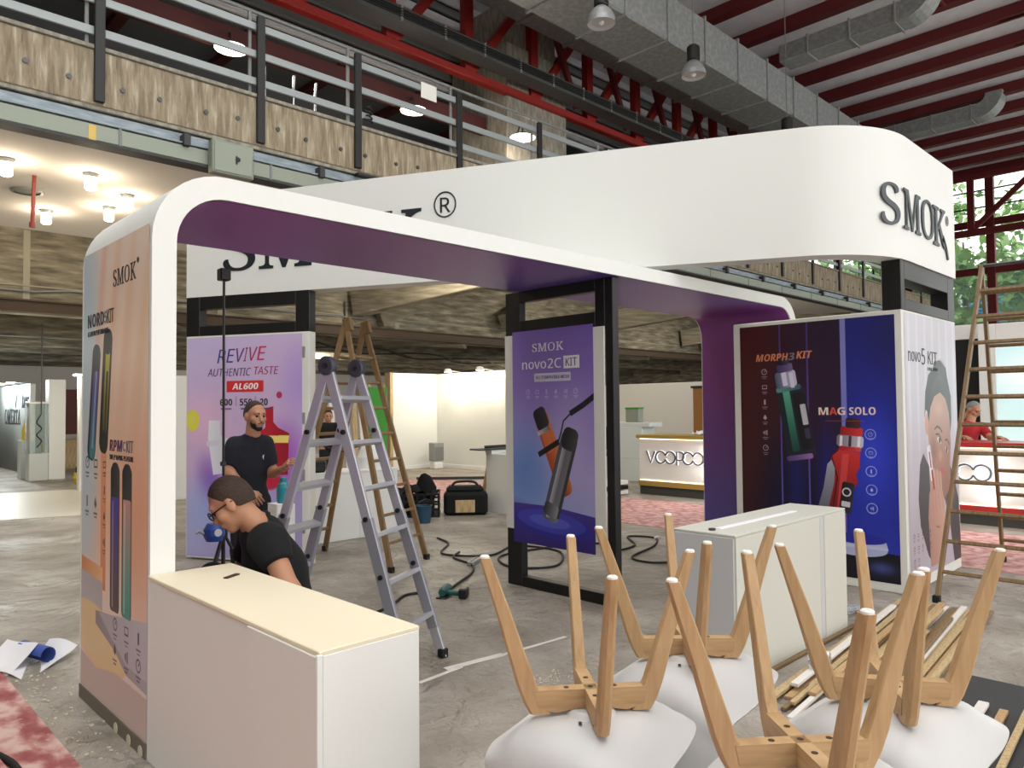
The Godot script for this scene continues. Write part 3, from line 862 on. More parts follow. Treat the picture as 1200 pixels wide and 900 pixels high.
# ------------------------------------------------------------------ printed artwork (flat prints only)
class Art:  # metres on the poster: u to the right, v up
	var img: Image
	var w: int
	var h: int
	var W: float
	var H: float
	func _init(width: float, height: float, px_per_m: float):
		W = width
		H = height
		w = int(width * px_per_m)
		h = int(height * px_per_m)
		img = Image.create(w, h, true, Image.FORMAT_RGB8)
	func fill(stops: Array, angle := 0.0):  # linear gradient; 0 = bottom to top
		var d := Vector2(sin(angle), cos(angle))
		var g := Gradient.new()
		var off := PackedFloat32Array()
		var col := PackedColorArray()
		for s in stops:
			off.append(s[0])
			col.append(s[1])
		g.offsets = off
		g.colors = col
		var ext := absf(d.x) * 0.5 + absf(d.y) * 0.5
		for y in h:
			for x in w:
				var q := Vector2((x + 0.5) / w - 0.5, 0.5 - (y + 0.5) / h)
				img.set_pixel(x, y, g.sample(0.5 + q.dot(d) / (2.0 * ext)))
	func blob(u: float, v: float, ru: float, rv: float, c: Color, rot := 0.0, hard := 0.0):
		var R := maxf(ru, rv)
		var x0 := maxi(0, int((u - R) / W * w))
		var x1 := mini(w, int((u + R) / W * w) + 1)
		var y0 := maxi(0, int((1.0 - (v + R) / H) * h))
		var y1 := mini(h, int((1.0 - (v - R) / H) * h) + 1)
		var cs := cos(rot)
		var sn := sin(rot)
		for y in range(y0, y1):
			for x in range(x0, x1):
				var du := (x + 0.5) / w * W - u
				var dv := (1.0 - (y + 0.5) / h) * H - v
				var a := (du * cs + dv * sn) / ru
				var b := (-du * sn + dv * cs) / rv
				var r := sqrt(a * a + b * b)
				if r < 1.0:
					var k := 1.0 if r < hard else 1.0 - smoothstep(hard, 1.0, r)
					img.set_pixel(x, y, img.get_pixel(x, y).lerp(c, k * c.a))
	func poly(pts: Array, c1: Color, c2 = null, dir := Vector2(0, 1)):  # gradient c1 to c2 along dir over the outline's extent
		var P := PackedVector2Array()
		var lo := Vector2(1e9, 1e9)
		var hi := -lo
		var t0 := 1e9
		var t1 := -1e9
		for p in pts:
			var q: Vector2 = p if p is Vector2 else Vector2(p[0], p[1])
			P.append(q)
			lo = lo.min(q)
			hi = hi.max(q)
			t0 = minf(t0, q.dot(dir))
			t1 = maxf(t1, q.dot(dir))
		for y in range(maxi(0, int((1.0 - hi.y / H) * h)), mini(h, int((1.0 - lo.y / H) * h) + 2)):
			var vv := (1.0 - (y + 0.5) / h) * H
			var xs := []
			for i in P.size():
				var a := P[i]
				var b := P[(i + 1) % P.size()]
				if (a.y <= vv) != (b.y <= vv):
					xs.append(a.x + (vv - a.y) / (b.y - a.y) * (b.x - a.x))
			xs.sort()
			for k in range(0, xs.size() - 1, 2):
				var xa: float = xs[k] / W * w
				var xb: float = xs[k + 1] / W * w
				for x in range(maxi(0, int(xa)), mini(w, int(xb) + 1)):
					var cover := clampf(minf(x + 1.0, xb) - maxf(float(x), xa), 0.0, 1.0)
					if cover <= 0.0:
						continue
					var c := c1
					if c2 != null:
						c = c1.lerp(c2, clampf((Vector2((x + 0.5) / w * W, vv).dot(dir) - t0) / maxf(t1 - t0, 1e-6), 0, 1))
					img.set_pixel(x, y, img.get_pixel(x, y).lerp(Color(c.r, c.g, c.b), cover * c.a))
	func rrect(u: float, v: float, rw: float, rh: float, rot: float, r: float, c1: Color, c2 = null, across := true):  # rounded rectangle round its middle
		var pts := []
		var X := Vector2(cos(rot), sin(rot))
		var Y := Vector2(-sin(rot), cos(rot))
		for q in [[1, 1, 0], [-1, 1, 1], [-1, -1, 2], [1, -1, 3]]:
			for k in 7:
				var a: float = (q[2] + k / 6.0) * PI * 0.5
				var p := Vector2(q[0] * (rw * 0.5 - r) + cos(a) * r, q[1] * (rh * 0.5 - r) + sin(a) * r)
				pts.append(Vector2(u, v) + X * p.x + Y * p.y)
		poly(pts, c1, c2, X if across else Y)
	func stroke(pts: Array, t: float, c: Color):
		for i in pts.size() - 1:
			var a: Vector2 = pts[i]
			var b: Vector2 = pts[i + 1]
			var n := (b - a).orthogonal().normalized() * t * 0.5
			var d := (b - a).normalized() * t * 0.3
			poly([a + n - d, b + n + d, b - n + d, a - n - d], c)
	func circle(u: float, v: float, r: float, t: float, c: Color):
		var pts := []
		for k in 25:
			pts.append(Vector2(u + cos(TAU * k / 24.0) * r, v + sin(TAU * k / 24.0) * r))
		stroke(pts, t, c)
	func icon(u: float, v: float, s: float, c: Color, kind: int):  # small printed pictogram with a line of small print below
		match kind % 5:
			0:
				circle(u, v, s * 0.4, s * 0.1, c)
				stroke([Vector2(u, v), Vector2(u + s * 0.2, v + s * 0.2)], s * 0.1, c)
			1:
				stroke([Vector2(u - s * 0.35, v - s * 0.25), Vector2(u + s * 0.35, v - s * 0.25), Vector2(u + s * 0.35, v + s * 0.25), Vector2(u - s * 0.35, v + s * 0.25), Vector2(u - s * 0.35, v - s * 0.25)], s * 0.1, c)
			2:
				rrect(u, v, s * 0.28, s * 0.8, 0, s * 0.1, c)
			3:
				poly([[u, v + s * 0.45], [u + s * 0.3, v - s * 0.1], [u, v - s * 0.4], [u - s * 0.3, v - s * 0.1]], c)
			4:
				for k in 3:
					rrect(u + (k - 1) * s * 0.25, v, s * 0.15, s * (0.4 + 0.2 * k), 0, s * 0.05, c)
		rrect(u, v - s * 0.75, s * 0.9, s * 0.13, 0, s * 0.05, Color(c.r, c.g, c.b, 0.7))
		rrect(u, v - s * 1.0, s * 0.6, s * 0.12, 0, s * 0.05, Color(c.r, c.g, c.b, 0.7))
	func material(called: String) -> StandardMaterial3D:
		img.generate_mipmaps()
		var m := StandardMaterial3D.new()
		m.resource_name = called
		m.albedo_texture = ImageTexture.create_from_image(img)
		m.roughness = 0.42
		return m

# a poster of width w and height h glued on a surface: part «poster» of its thing, its origin at the lower left corner
func poster(parent: Node3D, x: Transform3D, art: Art, called: String) -> MeshInstance3D:
	var m := MB.new()
	m.quad(Vector3(0, 0, 0.002), Vector3(art.W, 0, 0.002), Vector3(art.W, art.H, 0.002), Vector3(0, art.H, 0.002), Vector3(0, 0, 1))
	m.quad(Vector3(0, 0, 0), Vector3(art.W, 0, 0), Vector3(art.W, 0, 0.002), Vector3(0, 0, 0.002), Vector3(0, -1, 0))
	m.quad(Vector3(0, art.H, 0), Vector3(art.W, art.H, 0), Vector3(art.W, art.H, 0.002), Vector3(0, art.H, 0.002), Vector3(0, 1, 0))
	var o := put("poster", m, art.material(called), parent)
	o.transform = x
	return o

func facing_minus_x(x: float, z_left: float, y: float) -> Transform3D:  # read by someone who looks along +X
	return Transform3D(Basis(Vector3(0, 0, 1), Vector3.UP, Vector3(-1, 0, 0)), Vector3(x, y, z_left))

func facing_plus_z(x_left: float, y: float, z: float) -> Transform3D:
	return Transform3D(Basis(), Vector3(x_left, y, z))

# ------------------------------------------------------------------ the portal
const PF := -3.735   # its front face
const PB := -4.9     # its back face

func portal_outline(inset: float) -> Array:
	var x0 := 1.243 + inset
	var x1 := 8.2 - inset
	var y1 := 2.85 - inset
	var r := 0.36 - inset * 0.9
	var out := [Vector2(x0, 0)]
	for k in 11:
		var a := PI - PI * 0.5 * k / 10.0
		out.append(Vector2(x0 + r + cos(a) * r, y1 - r + sin(a) * r))
	for k in 13:
		var x: float = lerp(x0 + r, x1 - r, (k + 0.5) / 13.0)
		out.append(Vector2(x, y1))
	for k in 11:
		var a := PI * 0.5 - PI * 0.5 * k / 10.0
		out.append(Vector2(x1 - r + cos(a) * r, y1 - r + sin(a) * r))
	out.append(Vector2(x1, 0))
	return out

func strip(m: MB, p: Array, z0: float, z1: float, inward: bool) -> void:
	var total := 0.0
	for i in p.size() - 1:
		total += p[i].distance_to(p[i + 1])
	var s := 0.0
	for i in p.size() - 1:
		var a: Vector2 = p[i]
		var b: Vector2 = p[i + 1]
		var ns := []
		for j in [i, i + 1]:
			var d: Vector2 = (p[min(j + 1, p.size() - 1)] - p[max(j - 1, 0)]).normalized()
			var n := Vector3(-d.y, d.x, 0)
			ns.append(-n if inward else n)
		var ua := s / total
		s += a.distance_to(b)
		var ub := s / total
		var P := [Vector3(a.x, a.y, z0), Vector3(b.x, b.y, z0), Vector3(b.x, b.y, z1), Vector3(a.x, a.y, z1)]
		var U := [Vector2(ua, 0), Vector2(ub, 0), Vector2(ub, 1), Vector2(ua, 1)]
		m.tri(P[0], P[1], P[2], ns[0], ns[1], ns[1], U[0], U[1], U[2])
		m.tri(P[0], P[2], P[3], ns[0], ns[1], ns[0], U[0], U[2], U[3])

func build_portal() -> void:
	var base := Vector3(4.7, 0, -4.3)
	var t := thing("portal", "long white portal with rounded corners, purple lining and an orange poster on its near post", "portal", base)
	var outer := portal_outline(0.0)
	var inner := portal_outline(0.115)
	var m := MB.new()
	strip(m, outer, PF, PB, false)
	for i in outer.size() - 1:
		for q in [[PF, Vector3(0, 0, 1)], [PB, Vector3(0, 0, -1)]]:
			var a: Vector2 = outer[i]
			var b: Vector2 = outer[i + 1]
			var c: Vector2 = inner[i + 1]
			var d: Vector2 = inner[i]
			m.quad(Vector3(a.x, a.y, q[0]), Vector3(b.x, b.y, q[0]), Vector3(c.x, c.y, q[0]), Vector3(d.x, d.y, q[0]), q[1])
	strip(m, inner, PF, PB, true)
	put("frame", m, M.white_paint, t).position = -base
	# printed lining a few millimetres inside
	var lin := portal_outline(0.119)
	var lm := MB.new()
	strip(lm, lin, PF - 0.012, PB + 0.012, true)
	var g := Gradient.new()
	g.offsets = PackedFloat32Array([0.0, 0.2, 0.27, 0.45, 0.5, 0.56, 0.7, 0.76, 0.84, 1.0])
	g.colors = PackedColorArray([C(146, 64, 150), C(142, 60, 146), C(138, 64, 144), C(124, 80, 158), C(100, 78, 158), C(128, 92, 172), C(140, 114, 178), C(134, 66, 142), C(140, 70, 144), C(100, 96, 178)])
	var gt := GradientTexture2D.new()
	gt.gradient = g
	gt.width = 512
	gt.height = 4
	var pm := mat("purple_print", Color.WHITE, 0.42)
	pm.albedo_texture = gt
	put("lining", lm, pm, t).position = -base
	# kick strip and glue patches at the foot of the poster
	put("kick_strip", rbox(Vector3(1.236, 0.0, PB + 0.02), Vector3(1.2429, 0.075, PF - 0.03), 0.001), M.kick, t).position = -base
	for z in [-3.83, -4.0, -4.2]:
		put("plaster_patch", disc_at(Vector3(1.2355, 0.02, z), Vector3(-1, 0, 0), 0.03, 0.003, 9), M.plaster_spot, t).position = -base
	# poster on the outer side
	var a := Art.new(1.1, 2.48, 330)
	a.fill([[0.0, C(222, 206, 200)], [0.2, C(226, 204, 192)], [0.42, C(228, 184, 152)], [0.62, C(228, 192, 168)], [0.82, C(226, 202, 184)], [1.0, C(224, 206, 194)]], 0.0)
	a.blob(-0.05, 2.0, 0.5, 1.2, Color(0.7, 0.78, 0.82, 1.0), 0.0, 0.25)
	a.blob(0.0, 1.1, 0.42, 0.7, Color(0.74, 0.79, 0.82, 0.95), 0.0, 0.3)
	for k in 4:
		a.blob(0.35 + 0.22 * k, 2.25 - 0.1 * k, 0.09, 0.9, Color(0.88, 0.62 + 0.03 * k, 0.52, 0.5), -0.22)
		a.blob(0.48 + 0.2 * k, 2.1 - 0.1 * k, 0.05, 0.8, Color(0.93, 0.8, 0.68, 0.55), -0.22)
	a.blob(0.95, 0.95, 0.4, 0.75, Color(0.85, 0.6, 0.46, 0.7))
	# plinth, tray and rings at the bottom
	a.poly([[0.36, 1.5], [0.45, 1.5], [0.45, 0.6], [0.36, 0.6]], C(214, 130, 84), C(226, 160, 116))
	a.poly([[0, 0.74], [0.4, 0.72], [0.4, 0.62], [0, 0.64]], C(206, 130, 84), C(228, 182, 132), Vector2(1, 0))
	a.poly([[0, 0.66], [0.4, 0.64], [0.4, 0.25], [0, 0.3]], C(196, 184, 186), C(176, 168, 172))
	a.blob(0.3, 0.33, 0.52, 0.17, C(228, 190, 138), -0.1, 0.97)
	a.blob(0.3, 0.34, 0.5, 0.15, C(224, 194, 146), -0.1, 0.97)
	a.poly([[0.28, 0.47], [0.62, 0.5], [1.1, 0.48], [1.1, 0.22], [0.8, 0.24], [0.62, 0.32], [0.28, 0.4]], C(140, 126, 126), C(168, 160, 168), Vector2(1, 0))
	a.poly([[0.34, 0.47], [1.1, 0.56], [1.1, 0.28], [0.8, 0.29], [0.55, 0.38]], C(170, 160, 166), C(186, 180, 190), Vector2(1, 0))
	a.poly([[0, 0.2], [0.3, 0.16], [0.62, 0.21], [1.1, 0.2], [1.1, 0], [0, 0]], C(206, 182, 174), C(196, 172, 166))
	for k in 6:
		a.icon(0.62 + 0.18 * (k % 3), 0.46 - 0.13 * (k / 3), 0.075, C(52, 48, 52), k)
	# two tilted pod devices
	a.rrect(0.215, 1.62, 0.15, 0.66, -0.16, 0.06, C(30, 34, 44), C(50, 60, 74))
	a.rrect(0.215, 1.55, 0.105, 0.5, -0.16, 0.04, C(50, 130, 124), C(84, 54, 136), false)
	a.rrect(0.225, 1.58, 0.03, 0.44, -0.16, 0.01, Color(0.7, 0.75, 0.85, 0.6))
	a.rrect(0.43, 1.68, 0.155, 0.68, -0.12, 0.06, C(24, 24, 26), C(46, 48, 40))
	a.rrect(0.44, 1.68, 0.075, 0.45, -0.12, 0.03, C(96, 90, 30), C(188, 184, 44), false)
	a.rrect(0.435, 1.62, 0.03, 0.34, -0.12, 0.01, C(40, 40, 30))
	a.rrect(0.465, 1.95, 0.1, 0.14, -0.12, 0.04, C(16, 16, 18), C(44, 44, 46))
	# two upright pens
	for q in [[0.605, C(84, 56, 50), C(74, 50, 150)], [0.795, C(60, 140, 128), C(196, 140, 134)]]:
		a.rrect(q[0], 0.9, 0.15, 0.76, 0, 0.03, C(26, 24, 28), C(60, 56, 64))
		a.rrect(q[0], 0.82, 0.125, 0.6, 0, 0.02, q[1], q[2], false)
		a.rrect(q[0] - 0.035, 0.82, 0.02, 0.56, 0, 0.01, Color(1, 1, 1, 0.35))
		a.rrect(q[0], 1.23, 0.13, 0.14, 0, 0.05, C(14, 14, 16), C(60, 60, 64))
	for k in 4:
		a.icon(0.1 + 0.16 * (k % 2), 1.28 - 0.22 * (k / 2), 0.08, C(70, 66, 74), k)
		a.icon(0.42, 1.28 - 0.14 * k, 0.06, C(84, 66, 64), k + 1)
	var p := poster(t, facing_minus_x(1.2428, -4.865, 0.08), a, "poster_orange")
	p.position -= base
	lettering(p, "SMOK", 0.55, 2.235, 0.36, 0.09, M.ink, "Droid Serif", 400, 0.002, 0.0, 0.002)
	lettering(p, "®", 0.925, 2.31, 0.03, 0.03, M.ink, "Droid Sans", 400, 0.002, 0.0, 0.002)
	lettering(p, "NORD", 0.09, 2.05, 0.3, 0.075, M.ink, "Droid Sans", 700, 0.002, 0.0, 0.002)
	lettering(p, "5", 0.395, 2.055, 0.05, 0.065, M.mid_grey, "Droid Sans", 700, 0.002, 0.0, 0.002)
	lettering(p, "KIT", 0.45, 2.05, 0.11, 0.075, M.ink, "Droid Sans", 400, 0.002, 0.0, 0.002)
	lettering(p, "A LEAP IN PERFORMANCE", 0.09, 2.0, 0.38, 0.028, M.ink, "Droid Sans", 400, 0.002, 0.0, 0.002)
	lettering(p, "RPM", 0.51, 1.36, 0.2, 0.06, mat("print_violet", C(70, 36, 80), 0.5), "Droid Sans", 700, 0.002, 0.15, 0.002)
	lettering(p, "C", 0.725, 1.365, 0.045, 0.05, M.mid_grey, "Droid Sans", 700, 0.002, 0.0, 0.002)
	lettering(p, "KIT", 0.785, 1.36, 0.1, 0.06, M.ink_grey, "Droid Sans", 400, 0.002, 0.0, 0.002)
	lettering(p, "SWEEP VAPING PLEASURE", 0.51, 1.315, 0.38, 0.026, M.ink, "Droid Sans", 400, 0.002, 0.0, 0.002)

# ------------------------------------------------------------------ the free-standing purple panel under the portal
func build_middle_panel() -> void:
	var base := Vector3(4.91, 0, -4.41)
	var t := thing("poster_stand", "black framed stand under the portal with a purple poster of two slim devices", "poster stand", base)
	var f := MB.new()
	for z in [[-5.06, -4.87], [-3.97, -3.865]]:
		f.span(Vector3(4.875, 2.3, z[0]), Vector3(4.955, 2.73, z[1]), 0.004)
	f.span(Vector3(4.875, 2.63, -4.87), Vector3(4.955, 2.73, -3.97), 0.004)
	f.span(Vector3(4.875, 2.3, -4.87), Vector3(4.955, 2.455, -3.97), 0.004)
	put("upper_frame", f, M.black_paint, t).position = -base
	put("post", rbox(Vector3(4.875, 0, -3.865), Vector3(4.955, 2.73, -3.78), 0.005), M.black_paint, t).position = -base
	put("post", rbox(Vector3(4.875, 0, -5.06), Vector3(4.955, 2.3, -4.87), 0.005), M.black_paint, t).position = -base
	put("foot_rail", rbox(Vector3(4.875, 0, -4.87), Vector3(4.955, 0.095, -3.865), 0.005), M.black_paint, t).position = -base
	put("board", rbox(Vector3(4.862, 0.525, -5.06), Vector3(4.878, 2.325, -3.867), 0.003), M.white_board, t).position = -base
	var a := Art.new(0.975, 1.945, 380)
	a.fill([[0.0, C(72, 62, 160)], [0.14, C(104, 92, 182)], [0.2, C(158, 168, 214)], [0.4, C(172, 160, 214)], [0.6, C(150, 126, 200)], [1.0, C(124, 98, 184)]], 0.15)
	a.blob(0.15, 0.65, 0.6, 0.7, Color(0.34, 0.52, 0.8, 0.75))
	a.blob(0.7, 1.0, 0.5, 0.7, Color(0.74, 0.72, 0.86, 0.5))
	a.poly([[0, 0.36], [0.5, 0.36], [0.975, 0.31], [0.975, 0], [0, 0]], C(48, 36, 120), C(70, 52, 150))
	a.blob(0.47, 0.2, 0.47, 0.12, C(46, 42, 150), -0.06, 0.96)
	a.blob(0.46, 0.225, 0.42, 0.1, C(64, 66, 178), -0.06, 0.96)
	a.blob(0.45, 0.225, 0.26, 0.055, Color(0.34, 0.36, 0.78, 1), -0.06, 0.9)
	# lanyard, red device, grey device
	var lan := [Vector2(0.975, 1.33), Vector2(0.86, 1.26), Vector2(0.72, 1.19), Vector2(0.63, 1.12), Vector2(0.6, 1.02), Vector2(0.56, 0.92), Vector2(0.45, 0.87), Vector2(0.36, 0.82)]
	a.stroke(lan.slice(2, 8), 0.014, C(26, 24, 30))
	a.stroke(lan.slice(0, 3), 0.05, C(34, 32, 42))
	a.rrect(0.5, 0.84, 0.17, 0.78, 0.42, 0.06, C(170, 72, 40), C(214, 124, 76))
	a.rrect(0.42, 0.98, 0.1, 0.3, 0.42, 0.03, Color(0.86, 0.5, 0.34, 0.6))
	a.rrect(0.64, 0.53, 0.15, 0.13, 0.42, 0.05, C(120, 30, 24), C(190, 120, 60))
	a.rrect(0.36, 1.14, 0.155, 0.2, 0.42, 0.05, C(20, 20, 24), C(56, 56, 62))
	a.rrect(0.39, 1.03, 0.16, 0.04, 0.42, 0.01, C(190, 190, 196), C(110, 108, 112))
	a.stroke([Vector2(0.34, 0.82), Vector2(0.56, 0.93)], 0.05, C(22, 20, 26))
	a.rrect(0.58, 0.62, 0.19, 0.82, -0.32, 0.05, C(78, 78, 86), C(126, 126, 134))
	a.rrect(0.55, 0.62, 0.05, 0.76, -0.32, 0.01, C(176, 176, 184), C(120, 120, 128))
	a.rrect(0.66, 0.6, 0.035, 0.72, -0.32, 0.01, C(54, 54, 60))
	a.rrect(0.47, 0.33, 0.17, 0.12, -0.32, 0.03, C(44, 44, 50), C(150, 150, 156))
	a.rrect(0.7, 0.96, 0.175, 0.2, -0.32, 0.06, C(24, 24, 28), C(70, 70, 76))
	a.rrect(0.5, 1.51, 0.44, 0.075, 0.0, 0.008, C(206, 204, 218))
	for k in 6:
		a.icon(0.2 + 0.115 * k, 1.38, 0.055, Color(0.78, 0.76, 0.88, 0.8), k)
	var p := poster(t, facing_minus_x(4.8615, -4.955, 0.41), a, "poster_purple")
	p.position -= base
	lettering(p, "SMOK", 0.26, 1.745, 0.38, 0.075, M.print_white, "Droid Serif", 400, 0.002, 0, 0.002)
	lettering(p, "novo", 0.13, 1.59, 0.3, 0.065, M.print_white, "Droid Sans", 400, 0.002, 0, 0.002)
	lettering(p, "2C", 0.45, 1.59, 0.16, 0.085, M.print_white, "Droid Sans", 400, 0.002, 0, 0.002)
	put("label_panel", MB.new().span(Vector3(0.64, 1.58, 0.0022), Vector3(0.82, 1.69, 0.0035), 0), M.print_white, p)
	lettering(p, "KIT", 0.665, 1.6, 0.13, 0.07, mat("print_purple", C(96, 74, 156), 0.5), "Droid Sans", 400, 0.002, 0, 0.0036)
	lettering(p, "ALL COMPATIBLE MESH", 0.3, 1.495, 0.4, 0.03, M.print_purple, "Droid Sans", 400, 0.002, 0, 0.002)

# ------------------------------------------------------------------ tower with the fruit poster, set askew at the back
const RO := Vector3(3.2, 0, -8.5)
const RD := Vector3(0.46, 0, 0.888)
const RN := Vector3(-0.888, 0, 0.46)

func skew() -> Basis:
	return Basis(RD.normalized(), Vector3.UP, RN.normalized())

func build_revive_tower() -> void:
	var t := Node3D.new()
	t.name = "poster_tower"
	add_child(t)
	t.transform = Transform3D(skew(), RO)
	tag(t, "tall skewed board behind the standing man with a lilac poster of bottles and fruit", "poster stand")
	put("board", rbox(Vector3(0, 0.02, -0.12), Vector3(1.6, 2.48, 0), 0.006), M.white_board, t)
	put("plinth", rbox(Vector3(0.08, 0, -0.11), Vector3(1.52, 0.03, -0.02), 0), M.kick, t)
	for y in [2.2, 1.5, 0.9, 0.35]:
		put("corner_bracket", rbox(Vector3(1.52, y, 0), Vector3(1.55, y + 0.12, 0.01), 0.001), M.lamp_metal, t)
	var f := MB.new()
	f.span(Vector3(0, 2.48, -0.12), Vector3(0.18, 2.92, 0), 0.004).span(Vector3(1.43, 2.48, -0.12), Vector3(1.6, 2.92, 0), 0.004)
	f.span(Vector3(0.18, 2.78, -0.12), Vector3(1.43, 2.92, 0), 0.004).span(Vector3(0.18, 2.48, -0.12), Vector3(1.43, 2.59, 0), 0.004)
	put("upper_frame", f, M.black_paint, t)
	var a := Art.new(1.5, 2.42, 260)
	a.fill([[0.0, C(172, 156, 206)], [0.3, C(176, 172, 218)], [0.55, C(206, 176, 214)], [1.0, C(196, 182, 220)]], -0.3)
	a.blob(0.2, 1.5, 0.55, 0.5, Color(0.9, 0.72, 0.84, 0.9))
	a.blob(0.35, 0.75, 0.28, 0.55, Color(0.48, 0.3, 0.7, 0.85), 0.3)
	a.blob(1.3, 1.1, 0.4, 0.6, Color(0.64, 0.34, 0.74, 0.9))
	a.blob(1.45, 1.9, 0.35, 0.6, Color(0.7, 0.6, 0.86, 0.9))
	a.blob(0.2, 0.5, 0.4, 0.5, Color(0.62, 0.68, 0.88, 0.8))
	a.blob(0.08, 1.5, 0.1, 0.13, C(222, 214, 90), 0, 0.85)
	a.blob(1.215, 1.77, 0.04, 0.04, C(176, 50, 100), 0, 0.8)
	# white cup, red bottle
	a.poly([[0.3, 1.5], [0.45, 1.5], [0.46, 1.33], [0.56, 1.3], [0.5, 0.92], [0.36, 0.9], [0.29, 1.3]], C(232, 232, 240), C(206, 204, 220), Vector2(1, 0))
	a.poly([[0.27, 1.27], [0.6, 1.3], [0.6, 1.24], [0.27, 1.21]], C(214, 212, 226))
	a.poly([[1.04, 1.63], [1.14, 1.65], [1.14, 1.48], [1.2, 1.42], [1.34, 1.36], [1.32, 0.92], [0.92, 0.9], [0.9, 1.34], [1.04, 1.42]], C(206, 40, 52), C(150, 20, 50), Vector2(1, 0))
	a.poly([[0.9, 1.33], [1.34, 1.34], [1.33, 1.26], [0.9, 1.25]], C(240, 214, 120))
	a.blob(1.0, 0.85, 0.3, 0.12, Color(0.76, 0.1, 0.2, 0.9), 0, 0.7)
	a.rrect(0.775, 1.87, 0.48, 0.12, 0, 0.01, C(206, 50, 48))
	for k in 2:
		a.stroke([Vector2(0.66 + 0.25 * k, 1.66), Vector2(0.66 + 0.25 * k, 1.76)], 0.008, C(120, 110, 160))
	for k in 3:
		a.rrect(0.53 + 0.26 * k, 1.625, 0.14, 0.02, 0, 0.005, Color(0.3, 0.26, 0.44, 0.7))
	var p := poster(t, Transform3D(Basis(), Vector3(0.015, 0.04, 0.0005)), a, "poster_lilac")
	var wm: Array = [C(50, 60, 130), C(66, 56, 130), C(96, 50, 120), C(130, 44, 104), C(166, 44, 90), C(190, 48, 84)]
	for k in 6:
		lettering(p, "REVIVE"[k], [0.41, 0.53, 0.63, 0.755, 0.80, 0.93][k], 2.13 + 0.004 * k, [0.1, 0.085, 0.11, 0.03, 0.11, 0.09][k], 0.15, mat("print_fade_%s" % char(97 + k), wm[k], 0.5), "Droid Sans", 400, 0.002, 0.22, 0.002)
	lettering(p, "AUTHENTIC", 0.28, 1.985, 0.56, 0.085, mat("print_plum", C(70, 40, 104), 0.5), "Droid Sans", 400, 0.002, 0.2, 0.002)
	lettering(p, "TASTE", 0.88, 1.995, 0.31, 0.085, mat("print_rose", C(160, 44, 90), 0.5), "Droid Sans", 400, 0.002, 0.2, 0.002)
	lettering(p, "AL600", 0.61, 1.835, 0.33, 0.07, M.print_white, "Droid Sans", 700, 0.002, 0.2, 0.002)
	for k in 3:
		lettering(p, ["600", "550", "20"][k], [0.45, 0.71, 0.97][k], 1.66, [0.16, 0.16, 0.1][k], 0.075, M.ink, "Droid Sans", 700, 0.002, 0, 0.002)

